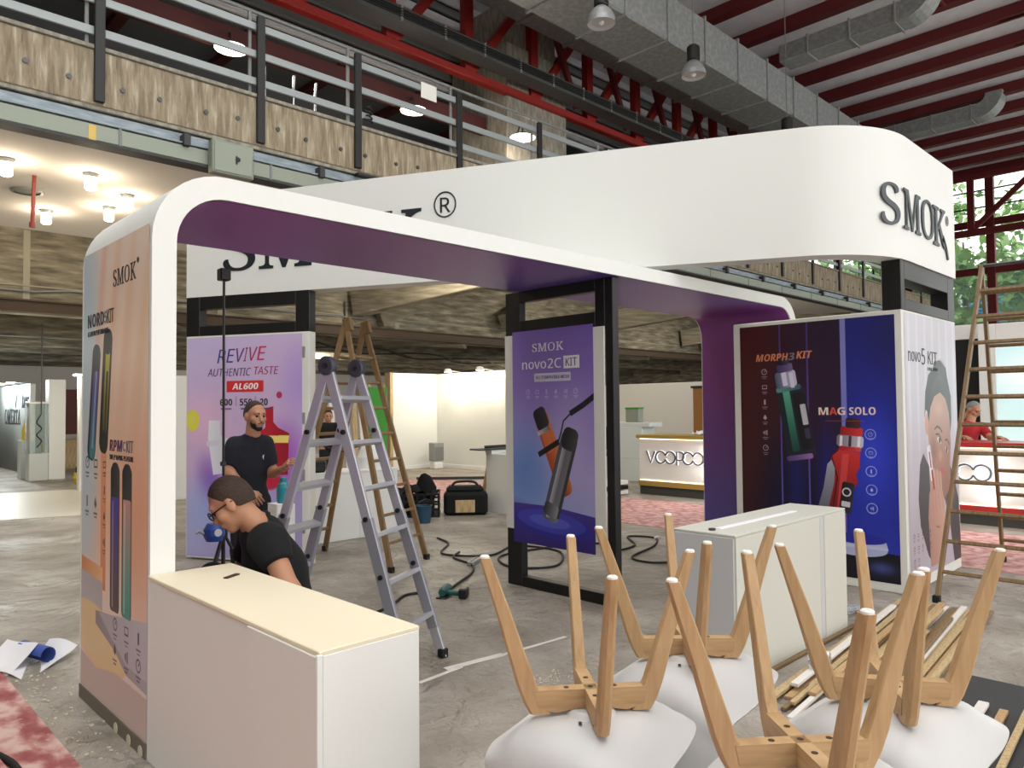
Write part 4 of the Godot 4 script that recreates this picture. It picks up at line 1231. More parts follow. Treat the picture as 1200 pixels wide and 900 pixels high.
# ------------------------------------------------------------------ box tower at the right with two posters
func build_cube_tower() -> void:
	var base := Vector3(7.72, 0, -3.02)
	var t := thing("display_tower", "square white box tower with a blue device poster and a portrait poster", "display tower", base)
	put("body", MB.new().span(Vector3(6.936, 0.0, -3.72), Vector3(8.5, 2.48, -2.22), 0.008).span(Vector3(6.936, 0.0, -3.83), Vector3(8.0, 2.48, -3.7), 0.008), M.white_board, t).position = -base
	var f := MB.new()
	f.span(Vector3(6.936, 2.48, -2.38), Vector3(7.03, 2.92, -2.22), 0.004).span(Vector3(8.29, 2.48, -2.38), Vector3(8.5, 2.92, -2.22), 0.004)
	f.span(Vector3(7.03, 2.755, -2.38), Vector3(8.29, 2.92, -2.22), 0.004).span(Vector3(7.03, 2.48, -2.38), Vector3(8.29, 2.58, -2.22), 0.004)
	put("upper_frame", f, M.black_paint, t).position = -base
	# dark red to blue poster, origin z = -3.755, y = 0.08
	var a := Art.new(1.475, 2.36, 330)
	a.fill([[0.0, C(66, 18, 22)], [0.2, C(58, 16, 26)], [0.42, C(46, 18, 44)], [0.69, C(40, 18, 50)], [0.705, C(40, 48, 150)], [0.85, C(40, 54, 176)], [1.0, C(34, 44, 146)]], PI * 0.5)
	a.blob(0.5, 0.5, 0.75, 1.1, Color(0.07, 0.06, 0.2, 0.95), 0.0, 0.2)
	a.blob(0.05, 1.0, 0.35, 1.4, Color(0.27, 0.08, 0.1, 0.7))
	a.poly([[1.04, 0], [1.475, 0], [1.475, 2.36], [1.04, 2.36]], Color(0.14, 0.2, 0.68, 0.9), Color(0.12, 0.13, 0.45, 0.9))
	a.blob(1.45, 2.2, 0.35, 0.6, Color(0.1, 0.1, 0.3, 0.6))
	a.blob(1.27, 1.1, 0.3, 0.7, Color(0.2, 0.28, 0.86, 0.8))
	a.blob(0.1, 2.2, 0.4, 0.9, Color(0.3, 0.05, 0.08, 0.6))
	for k in 3:
		var u: float = [0.42, 0.69, 1.02][k]
		a.poly([[u - 0.008, 0.3], [u + 0.008, 0.3], [u + 0.008, 2.36], [u - 0.008, 2.36]], Color(0.42, 0.36, 0.78, 0.9 if k < 2 else 1.0), Color(0.36, 0.28, 0.62, 0.7))
	a.poly([[1.0, 0.7], [1.05, 0.7], [1.05, 2.36], [1.0, 2.36]], C(96, 104, 196), C(132, 134, 196))
	a.blob(0.56, 0.85, 0.14, 0.7, Color(0.1, 0.14, 0.5, 0.55))
	a.blob(0.86, 0.9, 0.16, 0.8, Color(0.1, 0.14, 0.55, 0.6))
	# stage and disc
	a.poly([[0, 0.36], [1.475, 0.25], [1.475, 0], [0, 0]], C(10, 10, 28), C(6, 6, 16))
	a.blob(1.32, 0.12, 0.2, 0.1, Color(0.3, 0.34, 0.62, 0.8))
	a.blob(1.12, 0.27, 0.26, 0.07, C(170, 176, 214), 0, 0.95)
	a.poly([[0.9, 0.36], [1.36, 0.36], [1.38, 0.28], [0.88, 0.28]], C(196, 200, 226), C(150, 156, 206))
	a.blob(1.13, 0.36, 0.24, 0.05, C(34, 40, 150), 0, 0.95)
	# upper device
	a.rrect(0.57, 1.4, 0.28, 0.7, 0.16, 0.05, C(20, 34, 40), C(40, 36, 60))
	a.rrect(0.52, 1.42, 0.07, 0.6, 0.16, 0.02, C(24, 66, 60), C(90, 170, 140), false)
	a.rrect(0.64, 1.42, 0.12, 0.55, 0.16, 0.03, C(16, 16, 20), C(28, 28, 34))
	a.rrect(0.65, 1.48, 0.055, 0.2, 0.16, 0.01, C(190, 186, 196))
	a.rrect(0.68, 1.3, 0.05, 0.1, 0.16, 0.01, C(60, 54, 80))
	a.rrect(0.6, 1.07, 0.26, 0.05, 0.16, 0.02, C(84, 60, 110), C(150, 110, 170))
	a.rrect(0.5, 1.73, 0.25, 0.05, 0.16, 0.02, C(90, 150, 140), C(70, 90, 100))
	a.rrect(0.475, 1.82, 0.21, 0.16, 0.16, 0.03, C(76, 84, 110), C(210, 206, 230))
	a.rrect(0.46, 1.83, 0.05, 0.15, 0.16, 0.01, Color(0.9, 0.86, 0.96, 0.9))
	a.rrect(0.535, 1.81, 0.04, 0.15, 0.16, 0.01, Color(0.9, 0.86, 0.96, 0.8))
	a.rrect(0.465, 1.93, 0.16, 0.08, 0.16, 0.02, C(60, 44, 96), C(120, 100, 150))
	a.rrect(0.455, 2.0, 0.1, 0.08, 0.16, 0.02, C(24, 22, 40), C(70, 64, 90))
	# lower red device
	a.poly([[0.84, 0.6], [0.88, 0.98], [0.9, 1.1], [0.96, 1.16], [1.16, 1.13], [1.15, 1.0], [1.12, 0.94], [1.13, 0.86], [1.06, 0.74], [1.04, 0.6]], C(110, 14, 20), C(206, 50, 50), Vector2(0.5, 1))
	a.poly([[1.0, 1.12], [1.06, 1.12], [1.0, 0.62], [0.94, 0.62]], Color(0.9, 0.36, 0.34, 0.5))
	a.stroke([Vector2(0.96, 1.15), Vector2(0.9, 1.1), Vector2(0.93, 0.98), Vector2(0.95, 0.9), Vector2(0.9, 0.6)], 0.012, C(60, 8, 14))
	a.poly([[0.76, 0.6], [0.82, 0.8], [0.86, 1.02], [0.9, 1.06], [0.93, 0.98], [0.92, 0.85], [0.86, 0.6]], C(96, 96, 110), C(160, 158, 170))
	a.rrect(1.03, 0.72, 0.11, 0.28, -0.14, 0.02, C(20, 18, 24), C(50, 48, 54))
	a.circle(1.03, 0.77, 0.035, 0.012, C(210, 206, 216))
	a.rrect(1.02, 0.66, 0.08, 0.05, -0.12, 0.01, C(200, 196, 206))
	a.rrect(1.07, 1.235, 0.24, 0.11, -0.08, 0.03, C(120, 112, 124), C(206, 200, 214))
	for k in 3:
		a.rrect(0.99 + 0.08 * k, 1.235, 0.025, 0.1, -0.08, 0.01, [C(226, 222, 230), C(60, 52, 62), C(236, 232, 240)][k])
	a.rrect(1.07, 1.165, 0.2, 0.04, -0.08, 0.02, C(160, 24, 34), C(220, 70, 70))
	a.rrect(1.085, 1.325, 0.2, 0.08, -0.08, 0.02, C(150, 22, 32), C(214, 60, 60))
	a.rrect(1.1, 1.4, 0.13, 0.09, -0.08, 0.02, C(40, 20, 26), C(90, 40, 46))
	for k in 5:
		a.circle(1.25, 1.3 - 0.165 * k, 0.045, 0.008, C(150, 156, 220))
		a.icon(1.25, 1.3 - 0.165 * k, 0.045, C(170, 176, 226), k)
	for k in 6:
		a.icon(0.255, 1.9 - 0.15 * k, 0.065, C(180, 164, 176), k)
	a.stroke([Vector2(0.85, 1.42), Vector2(1.2, 1.42)], 0.006, C(150, 60, 70))
	var p := poster(t, facing_minus_x(6.9355, -3.755, 0.08), a, "poster_blue")
	p.position -= base
	var orange := mat("print_orange", C(214, 130, 92), 0.5)
	lettering(p, "MORPH", 0.17, 2.005, 0.32, 0.07, orange, "Droid Sans", 700, 0.002, 0.2, 0.002)
	lettering(p, "3", 0.505, 2.005, 0.055, 0.07, M.mid_grey, "Droid Sans", 700, 0.002, 0.2, 0.002)
	lettering(p, "KIT", 0.585, 2.015, 0.14, 0.07, orange, "Droid Sans", 700, 0.002, 0.2, 0.002)
	var warm := mat("print_warm_white", C(230, 206, 196), 0.5)
	lettering(p, "M", 0.79, 1.475, 0.09, 0.07, warm, "Droid Sans", 700, 0.002, 0, 0.002)
	lettering(p, "A", 0.89, 1.475, 0.07, 0.07, mat("print_red", C(210, 70, 60), 0.5), "Droid Sans", 700, 0.002, 0, 0.002)
	lettering(p, "G", 0.965, 1.475, 0.07, 0.07, warm, "Droid Sans", 700, 0.002, 0, 0.002)
	lettering(p, "SOLO", 1.07, 1.475, 0.23, 0.07, warm, "Droid Sans", 700, 0.002, 0, 0.002)
	# pale poster with a woman's portrait; origin x = 6.98, y = 0.1
	var b := Art.new(1.5, 2.36, 330)
	b.fill([[0.0, C(176, 164, 176)], [0.4, C(186, 178, 190)], [1.0, C(196, 194, 204)]], 0.0)
	for k in 7:
		b.blob(0.1 + 0.22 * k, 1.9, 0.05, 1.4, Color(0.86, 0.86, 0.9, 0.5))
	var sk := C(206, 160, 142)
	# jacket, sleeve
	b.poly([[0.26, 0.7], [0.32, 1.0], [0.42, 1.1], [0.6, 0.95], [0.58, 0.5], [0.56, 0.12], [0.5, 0.16], [0.3, 0.45]], C(44, 40, 48), C(70, 64, 74))
	b.poly([[0.95, 0.75], [1.2, 0.95], [1.32, 0.85], [1.46, 0.6], [1.5, 0.2], [1.5, 0.0], [1.28, 0.0], [1.16, 0.4]], C(52, 46, 54), C(78, 70, 80))
	# neck, face, hair
	b.poly([[0.6, 0.95], [0.75, 1.1], [1.2, 1.0], [1.24, 0.75], [0.95, 0.6]], C(140, 98, 86), C(160, 116, 102))
	b.poly([[0.56, 1.3], [0.58, 1.52], [0.68, 1.68], [0.9, 1.74], [1.1, 1.66], [1.24, 1.42], [1.26, 1.14], [1.18, 0.94], [1.04, 0.82], [0.92, 0.82], [0.74, 0.96], [0.6, 1.14]], C(150, 106, 92), C(192, 150, 134), Vector2(-0.5, 1))
	b.blob(0.72, 1.12, 0.16, 0.22, Color(0.5, 0.34, 0.29, 0.6))
	b.blob(1.2, 1.1, 0.08, 0.3, Color(0.6, 0.42, 0.36, 0.6))
	b.blob(0.9, 1.5, 0.22, 0.12, Color(0.78, 0.62, 0.55, 0.7))
	b.blob(0.92, 1.05, 0.1, 0.09, Color(0.8, 0.62, 0.55, 0.6))
	b.blob(0.9, 1.22, 0.13, 0.07, Color(0.55, 0.38, 0.34, 0.6), -0.3)
	b.blob(1.13, 1.11, 0.09, 0.07, Color(0.55, 0.38, 0.34, 0.6), -0.4)
	b.blob(0.54, 1.36, 0.055, 0.11, C(200, 150, 132), 0, 0.8)
	b.poly([[0.48, 1.42], [0.52, 1.66], [0.62, 1.82], [0.76, 1.88], [0.8, 1.95], [0.98, 1.97], [1.16, 1.9], [1.2, 1.8], [1.3, 1.62], [1.3, 1.4], [1.26, 1.26], [1.22, 1.46], [1.12, 1.6], [0.96, 1.66], [0.78, 1.62], [0.66, 1.52], [0.6, 1.38], [0.56, 1.48], [0.52, 1.5]], C(38, 32, 32), C(62, 54, 52))
	b.blob(1.0, 1.84, 0.18, 0.16, Color(0.26, 0.22, 0.21), 0, 0.3)
	for k in 5:
		b.stroke([Vector2(0.6 + 0.05 * k, 1.5 + 0.05 * k), Vector2(0.72 + 0.06 * k, 1.7 + 0.03 * k), Vector2(0.95 + 0.03 * k, 1.86 - 0.02 * k)], 0.012, Color(0.33, 0.28, 0.27, 0.5))
	b.blob(0.9, 1.2, 0.075, 0.032, C(206, 196, 192), -0.3, 0.8)
	b.blob(0.91, 1.2, 0.034, 0.034, C(58, 44, 44), 0, 0.7)
	b.blob(1.12, 1.1, 0.055, 0.03, C(200, 190, 186), -0.4, 0.8)
	b.blob(1.12, 1.1, 0.03, 0.034, C(58, 44, 44), 0, 0.7)
	b.stroke([Vector2(0.8, 1.26), Vector2(0.88, 1.26), Vector2(0.98, 1.18)], 0.014, C(50, 36, 38))
	b.stroke([Vector2(0.77, 1.31), Vector2(0.84, 1.335), Vector2(0.93, 1.315), Vector2(0.99, 1.275)], 0.02, C(70, 52, 50))
	b.stroke([Vector2(1.08, 1.195), Vector2(1.14, 1.2), Vector2(1.21, 1.15)], 0.018, C(70, 52, 50))
	b.stroke([Vector2(1.03, 1.2), Vector2(1.06, 1.02), Vector2(1.0, 0.98), Vector2(0.94, 1.0)], 0.016, C(168, 116, 102))
	b.blob(0.98, 0.9, 0.1, 0.03, C(176, 84, 84), -0.3, 0.6)
	# hand and the slim white device at her cheek
	b.poly([[0.56, 0.05], [0.52, 0.5], [0.56, 0.72], [0.66, 0.82], [0.8, 0.86], [0.92, 0.78], [1.0, 0.62], [1.02, 0.4], [0.96, 0.05]], C(164, 120, 106), C(196, 154, 136), Vector2(1, 0.3))
	for k in 4:
		b.stroke([Vector2(0.64 + 0.09 * k, 0.86 - 0.03 * k), Vector2(0.66 + 0.1 * k, 0.55)], 0.012, C(170, 120, 106))
		b.rrect(0.62 + 0.09 * k, 0.87 - 0.02 * k, 0.09, 0.2, 0.1, 0.04, C(172, 128, 112), C(200, 158, 140))
	b.rrect(0.62, 1.0, 0.1, 0.34, 0.28, 0.03, C(236, 232, 236), C(206, 202, 210))
	b.rrect(0.61, 1.03, 0.03, 0.16, 0.28, 0.01, C(150, 40, 50))
	b.rrect(0.68, 0.84, 0.05, 0.2, 0.28, 0.02, C(150, 30, 44))
	b.stroke([Vector2(0.74, 0.4), Vector2(0.84, 0.38)], 0.02, C(140, 96, 84))
	for k in 12:
		b.icon(0.12 + 0.11 * (k % 5), 0.38 - 0.11 * (k / 5), 0.05, C(70, 62, 70), k)
	var q := poster(t, facing_plus_z(6.985, 0.1, -2.2195), b, "poster_portrait")
	q.position -= base
	lettering(q, "novo", 0.08, 1.93, 0.33, 0.09, M.ink, "Droid Sans", 400, 0.002, 0, 0.002)
	lettering(q, "5", 0.44, 1.91, 0.1, 0.15, M.ink, "Droid Sans", 400, 0.002, 0, 0.002)
	lettering(q, "KIT", 0.62, 1.92, 0.27, 0.12, M.ink, "Droid Sans", 400, 0.002, 0, 0.002)
	lettering(q, "CLASSIC REVIVED", 0.6, 1.86, 0.3, 0.03, M.ink_grey, "Droid Sans", 400, 0.002, 0, 0.002)

# ------------------------------------------------------------------ the white fascia that joins the two towers
func fascia_path() -> Array:  # outer line in plan: [point, outward normal]
	var out := []
	var d1 := RD.normalized()
	var n1 := RN.normalized()
	var s_corner := 6.3 / d1.z           # where the skewed line meets z = -2.2
	var corner := RO + d1 * s_corner
	var r := 1.05
	var turn := acos(d1.x)
	var tl := r * tan(turn * 0.5)
	for k in 15:
		out.append([RO + d1 * ((s_corner - tl) * k / 15.0), n1])
	var c := corner - d1 * tl - n1 * r
	for k in 15:
		var a := turn * k / 14.0
		var n := n1.rotated(Vector3.UP, a)
		out.append([c + n * r, n])
	for k in range(1, 6):
		out.append([Vector3(lerp(corner.x + tl, 8.5, k / 5.0), 0, -2.2), Vector3(0, 0, 1)])
	return out

func build_fascia() -> void:
	var p := fascia_path()
	var base := Vector3(5.0, 0, -5.0)
	var t := thing("fascia", "tall curved white fascia band with big dark lettering resting on the two towers", "fascia", Vector3(5.0, 2.92, -5.0))
	base.y = 2.92
	var m := MB.new()
	var y0 := 2.92
	var y1 := 4.03
	for i in p.size() - 1:
		var a: Vector3 = p[i][0]
		var b: Vector3 = p[i + 1][0]
		var na: Vector3 = p[i][1]
		var nb: Vector3 = p[i + 1][1]
		var ia := a - na * 0.22
		var ib := b - nb * 0.22
		var U := Vector3.UP
		m.tri(a + U * y0, b + U * y0, b + U * y1, na, nb, nb)
		m.tri(a + U * y0, b + U * y1, a + U * y1, na, nb, na)
		m.tri(ia + U * y0, ib + U * y0, ib + U * y1, -na, -nb, -nb)
		m.tri(ia + U * y0, ib + U * y1, ia + U * y1, -na, -nb, -na)
		m.quad(a + U * y0, b + U * y0, ib + U * y0, ia + U * y0, -U)
		m.quad(a + U * y1, b + U * y1, ib + U * y1, ia + U * y1, U)
	for e in [[p[0], -RD.normalized()], [p[-1], Vector3(1, 0, 0)]]:
		var a: Vector3 = e[0][0]
		var ia: Vector3 = a - e[0][1] * 0.22
		m.quad(a + Vector3.UP * y0, ia + Vector3.UP * y0, ia + Vector3.UP * y1, a + Vector3.UP * y1, e[1])
	put("band", m, M.white_paint, t).position = -base
	# big letters on the long side
	var big := group_node("sign", t)
	big.transform = Transform3D(skew(), RO + RN.normalized() * 0.0 - base)
	for k in 4:
		lettering(big, "SMOK"[k], [0.5, 0.97, 1.68, 2.3][k], 3.18, [0.42, 0.66, 0.6, 0.66][k], [0.48, 0.47, 0.48, 0.49][k], M.ink, "Droid Serif", 400, 0.008)
	lettering(big, "R", 3.115, 3.6, 0.11, 0.15, M.ink, "Droid Sans", 400, 0.006)
	var ringp := []
	for k in 25:
		ringp.append(Vector3(3.168 + 0.115 * cos(TAU * k / 24.0), 3.68 + 0.125 * sin(TAU * k / 24.0), 0.003))
	put("ring", MB.new().tube(ringp, 0.008, 6, false), M.ink, big)
	# smaller letters round the corner and on the short side
	var sm := group_node("sign", t)
	sm.position = -base
	var q := [[0.0, "S", 0.26, 3.2, 0.37], [0.0, "M", 0.44, 3.19, 0.36], [0.0, "O", 0.34, 3.19, 0.37], [0.0, "K", 0.4, 3.17, 0.38]]
	var at := [6.66, 6.97, 7.45, 7.78]
	for k in 4:
		var pos := Vector3(at[k], 0, -2.2)
		var n := Vector3(0, 0, 1)
		for i in p.size() - 1:  # the wall at that x
			var a: Vector3 = p[i][0]
			var b: Vector3 = p[i + 1][0]
			if a.x <= at[k] + q[k][2] * 0.5 and b.x > at[k] + q[k][2] * 0.5 and i > 13:
				n = (p[i][1] + p[i + 1][1]).normalized()
				pos = a.lerp(b, (at[k] + q[k][2] * 0.5 - a.x) / (b.x - a.x))
		var l := lettering(sm, q[k][1], 0, 0, q[k][2], q[k][4], M.ink_grey, "Droid Serif", 400, 0.012)
		var X := Vector3.UP.cross(n).normalized()
		l.transform = Transform3D(Basis(X, Vector3.UP, n), pos + n * 0.004 - X * q[k][2] * 0.5 + Vector3.UP * q[k][3])
	put("letter_tail", MB.new().prism(PackedVector2Array([Vector2(8.02, 3.24), Vector2(8.1, 3.22), Vector2(8.17, 3.15), Vector2(8.21, 3.07), Vector2(8.24, 3.08), Vector2(8.2, 3.17), Vector2(8.13, 3.26), Vector2(8.08, 3.3)]), 0.012, Transform3D(Basis(), Vector3(0, 0, -2.196))), M.ink_grey, sm)
	var l2 := lettering(sm, "®", 8.2, 3.42, 0.09, 0.1, M.mid_grey, "Droid Sans", 400, 0.006)
	l2.position = Vector3(8.2, 3.42, -2.2)

# ------------------------------------------------------------------ counters of the stand
func build_counters() -> void:
	var t := thing("counter", "cream topped white counter in the left foreground against the portal post", "counter", Vector3(1.43, 0, -2.95))
	put("body", rbox(Vector3(-0.19, 0, -0.78), Vector3(0.2, 0.855, 0.79), 0.004), M.white_board, t)
	put("top", rbox(Vector3(-0.198, 0.855, -0.78), Vector3(0.205, 0.872, 0.795), 0.003), M.cream_top, t)
	put("side_panel", rbox(Vector3(-0.205, 0, 0.29), Vector3(-0.19, 0.855, 0.785), 0.002), M.white_board, t)
	put("seam", rbox(Vector3(-0.1915, 0, 0.282), Vector3(-0.1895, 0.855, 0.289), 0), M.mid_grey, t)
	put("edge_strip", rbox(Vector3(-0.206, 0, 0.785), Vector3(-0.186, 0.862, 0.798), 0.002), M.white_paint, t)
	put("front_panel", rbox(Vector3(-0.185, 0, 0.788), Vector3(0.2, 0.857, 0.798), 0.002), M.white_paint, t)
	var c := thing("scrap_strip", "small dark brown scrap lying on the cream counter top", "scrap", Vector3(1.5, 0.872, -3.42), 0.5)
	put("strip", rbox(Vector3(-0.045, 0, -0.012), Vector3(0.045, 0.006, 0.012), 0.001), M.bolt, c)
	t = thing("counter", "white counter standing behind the upturned chairs in front of the blue poster", "counter", Vector3(4.8, 0, -2.43))
	put("body", rbox(Vector3(-0.8, 0, -0.21), Vector3(0.81, 0.87, 0.205), 0.005), M.board_grey, t)
	put("top", rbox(Vector3(-0.803, 0.87, -0.213), Vector3(0.813, 0.885, 0.21), 0.003), M.board_grey, t)
	put("front_panel", rbox(Vector3(-0.798, 0.01, 0.205), Vector3(0.36, 0.868, 0.212), 0.002), M.board_grey, t)
	put("front_panel", rbox(Vector3(0.365, 0.01, 0.205), Vector3(0.43, 0.868, 0.21), 0.002), M.board_pale, t)
	put("front_panel", rbox(Vector3(0.435, 0.01, 0.205), Vector3(0.808, 0.868, 0.212), 0.002), M.board_grey, t)
	put("end_panel", rbox(Vector3(-0.81, 0.01, -0.2), Vector3(-0.8, 0.868, 0.2), 0.002), M.board_pale, t)
	put("floor_batten", rbox(Vector3(-0.8, 0, 0.213), Vector3(0.9, 0.02, 0.245), 0.003), M.wood_old, t)
	var s := thing("tape_strip", "white strip of tape lying along the top of the white counter behind the chairs", "tape", Vector3(4.7, 0.885, -2.42))
	put("strip", rbox(Vector3(-0.55, 0, -0.02), Vector3(0.5, 0.004, 0.025), 0.001), M.print_white, s)
	var k := thing("cap", "tiny dark cap at the left end of the white tape on the counter", "cap", Vector3(4.08, 0.885, -2.42))
	put("cap", disc_at(Vector3.ZERO, Vector3.UP, 0.022, 0.012, 12), M.dark_grey, k)
	t = thing("counter", "low white counter beyond the step ladders, beside the lilac poster", "counter", Vector3(5.05, 0, -8.4))
	put("body", rbox(Vector3(-0.95, 0, -0.25), Vector3(0.8, 0.84, 0.22), 0.005), M.white_board, t)
	put("top", rbox(Vector3(-0.96, 0.84, -0.26), Vector3(0.81, 0.865, 0.23), 0.003), M.white_paint, t)
	put("front_panel", rbox(Vector3(-0.94, 0.01, 0.22), Vector3(0.2, 0.835, 0.228), 0.002), M.white_paint, t)
	put("front_panel", rbox(Vector3(0.21, 0.01, 0.22), Vector3(0.79, 0.835, 0.228), 0.002), M.white_paint, t)

# ------------------------------------------------------------------ upturned chairs
func chair_shell() -> MB:
	# profile of the shell, upside down: x toward the front edge, y up; half widths and side droop
	var prof := [[0.245, -0.05, 0.13, 0.02], [0.236, -0.046, 0.16, 0.028], [0.22, -0.034, 0.19, 0.04], [0.18, -0.012, 0.215, 0.062], [0.1, 0.0, 0.232, 0.085], [0.0, 0.0, 0.238, 0.1], [-0.09, -0.004, 0.238, 0.108], [-0.16, -0.022, 0.236, 0.1], [-0.208, -0.07, 0.232, 0.08], [-0.228, -0.14, 0.228, 0.05], [-0.242, -0.21, 0.22, 0.02], [-0.252, -0.27, 0.2, 0.0], [-0.258, -0.31, 0.165, 0.0], [-0.262, -0.335, 0.1, 0.0]]
	var pp := []
	var ww := []
	for q in prof:
		pp.append(Vector3(q[0], q[1], 0))
		ww.append(Vector3(q[2], q[3], 0))
	pp = smooth_path(pp, 3)
	ww = smooth_path(ww, 3)
	var grid := []
	for i in pp.size():
		var row := []
		var back: float = clampf(-pp[i].y / 0.15, 0.0, 1.0)
		for j in 21:
			var u := j / 10.0 - 1.0
			var k := smoothstep(0.42, 1.0, absf(u)) * 0.85 + 0.15 * absf(u)
			row.append(Vector3(pp[i].x + 0.06 * back * k - 0.012 * (1.0 - back) * k * signf(pp[i].x), pp[i].y - ww[i].y * k, u * ww[i].x))
		grid.append(row)
	return MB.new().sheet(grid, 0.008)

func leg_shape(dir: Vector3) -> MB:  # flat sided leg: broad at the seat, tapering, corners eased
	var side := dir.cross(Vector3.UP).normalized()
	var m := MB.new()
	var rings := []
	var pts := [[0.158, 0.338, 0.031, 0.0185], [0.176, 0.372, 0.032, 0.0185], [0.2, 0.43, 0.03, 0.018], [0.262, 0.63, 0.023, 0.0165], [0.322, 0.812, 0.0165, 0.0155]]
	for q in pts:
		var c: Vector3 = dir * q[0] + Vector3.UP * q[1]
		var ring := []
		for k in [[1.0, 0.45], [0.72, 0.95], [-0.85, 1.0], [-1.0, 0.8], [-1.0, -0.8], [-0.85, -1.0], [0.72, -0.95], [1.0, -0.45]]:
			ring.append(c + dir * q[2] * k[0] + side * q[3] * k[1])
		rings.append([c, ring])
	for i in rings.size() - 1:
		for k in 8:
			var a: Vector3 = rings[i][1][k]
			var b: Vector3 = rings[i][1][(k + 1) % 8]
			var c: Vector3 = rings[i + 1][1][(k + 1) % 8]
			var d: Vector3 = rings[i + 1][1][k]
			var n := (b - a).cross(d - a).normalized()
			if n.dot((a + b) * 0.5 - rings[i][0]) < 0.0:
				n = -n
			m.quad(a, b, c, d, n)
	for e in [[0, Vector3.DOWN], [rings.size() - 1, Vector3.UP]]:
		for k in 8:
			m.tri(rings[e[0]][0], rings[e[0]][1][k], rings[e[0]][1][(k + 1) % 8], e[1], e[1], e[1])
	return m

func make_chair(label: String, at: Vector3, turn: float) -> Node3D:
	var t := thing("upturned_chair", label, "chair", at, turn, "upturned white shell chairs")
	put("seat_shell", chair_shell(), M.shell, t).transform = Transform3D(Basis().scaled(Vector3(1.14, 1.0, 1.14)), Vector3(0.01, 0.335, 0))
	for k in 4:
		var a := PI * 0.25 + PI * 0.5 * k
		var d := Vector3(cos(a), 0, sin(a))
		var l := put("leg", leg_shape(d), M.wood, t)
		put("glide", MB.new().lathe(spot(d * 0.3225 + Vector3.UP * 0.811), [Vector2(0.0145, 0), Vector2(0.0145, 0.006), Vector2(0.011, 0.009), Vector2(0.004, 0.009), Vector2(0.004, 0.006), Vector2(0, 0.006)], 14), M.glide, l)
	for k in 2:
		var a := PI * 0.25 + PI * 0.5 * k
		var d := Vector3(cos(a), 0, sin(a))
		var poly := PackedVector2Array([Vector2(-0.165, 0.36), Vector2(-0.11, 0.342), Vector2(-0.05, 0.352), Vector2(0.05, 0.352), Vector2(0.11, 0.342), Vector2(0.165, 0.36), Vector2(0.175, 0.41), Vector2(-0.175, 0.41)])
		var x := Transform3D(Basis(d, Vector3.UP, d.cross(Vector3.UP)), d.cross(Vector3.UP) * -0.02)
		var b := put("cross_bar", MB.new().prism(poly, 0.04, x), M.wood_bar, t)
		for s in ([-0.075, 0.0, 0.075] if k == 0 else [-0.075, 0.075]):
			put("bolt_hole", disc_at(d * s + Vector3(0, 0.4095, 0), Vector3.UP, 0.0085, 0.0012, 12), M.bolt, b)
	put("boss", MB.new().lathe(spot(Vector3(0, 0.33, 0)), [Vector2(0.085, 0), Vector2(0.07, 0.014), Vector2(0.06, 0.02), Vector2(0, 0.02)], 24), M.shell, t)
	for s in [-1.0, 1.0]:
		put("screw", MB.new().lathe(spot(Vector3(0.1 * s, 0.336, 0.03)), [Vector2(0, 0.006), Vector2(0.005, 0.005), Vector2(0.006, 0)], 10), M.steel_bolt, t)
	return t

func build_chairs() -> void:
	# legs' tips 0.82 above the chair's lowest point; positions from the tips' spread
	var a := make_chair("upturned white shell chair in front at left, nearest the cream topped counter", Vector3(1.783, 0.38, -1.489), deg_to_rad(-173 - 180 + 180 + 180 + 4))
	a.rotation.y = deg_to_rad(6)
	var spots := [[2.40, 0.385, -1.535, 0, "upturned white shell chair at the back, next to the end of the white counter"], [2.48, 0.385, -0.855, -10, "upturned white shell chair at right, partly in front of the timber slats"], [1.835, 0.4, -0.85, 5, "upturned white shell chair nearest the viewer, cut by the lower picture edge"]]
	for s in spots:
		var c := copy_of(a, s[4])
		c.position = Vector3(s[0], s[1], s[2])
		c.rotation.y = deg_to_rad(s[3])
	# low table they stand on, below the frame
	var t := thing("low_table", "low plain table under the upturned chairs, below the picture edge", "table", Vector3(1.9, 0, -1.15))
	put("top", rbox(Vector3(-0.42, 0.34, -0.5), Vector3(0.62, 0.375, 0.5), 0.006), M.white_board, t)
	for x in [-0.36, 0.56]:
		for z in [-0.44, 0.44]:
			put("leg", rbox(Vector3(x - 0.025, 0, z - 0.025), Vector3(x + 0.025, 0.34, z + 0.025), 0.004), M.black_paint, t)

# ------------------------------------------------------------------ step ladders
func hollow_rail(p: Vector3, q: Vector3, w: float, d: float, side: Vector3) -> MB:
	var m := MB.new()
	m.bar(p, q, w, d, side, 0.004)
	return m

func step_ladder(t: Node3D, top1: Vector3, top2: Vector3, f1: Vector3, f2: Vector3, r1: Vector3, r2: Vector3, rungs: int, rail_w: float, rail_d: float, rm: Material, rung_m: Material, foot_m: Material, first := 0.0, rung_d := 0.03) -> void:
	var e := (top2 - top1).normalized()
	for q in [[top1, f1], [top2, f2], [top1, r1], [top2, r2]]:
		put("rail", hollow_rail(q[0], q[1], rail_d, rail_w, e), rm, t)
	for q in [f1, f2, r1, r2]:
		put("foot", rbox(q + Vector3(-0.028, 0, -0.028), q + Vector3(0.028, 0.06, 0.028), 0.006), foot_m, t)
	for side in [[f1, f2], [r1, r2]]:
		for k in rungs:
			var f := (k + 1.0) / (rungs + first)
			var a: Vector3 = side[0].lerp(top1, f)
			var b: Vector3 = side[1].lerp(top2, f)
			var n: Vector3 = (side[0] - top1).cross(e).normalized()
			put("rung", MB.new().bar(a, b, 0.03, rung_d, n, 0.004), rung_m, t)

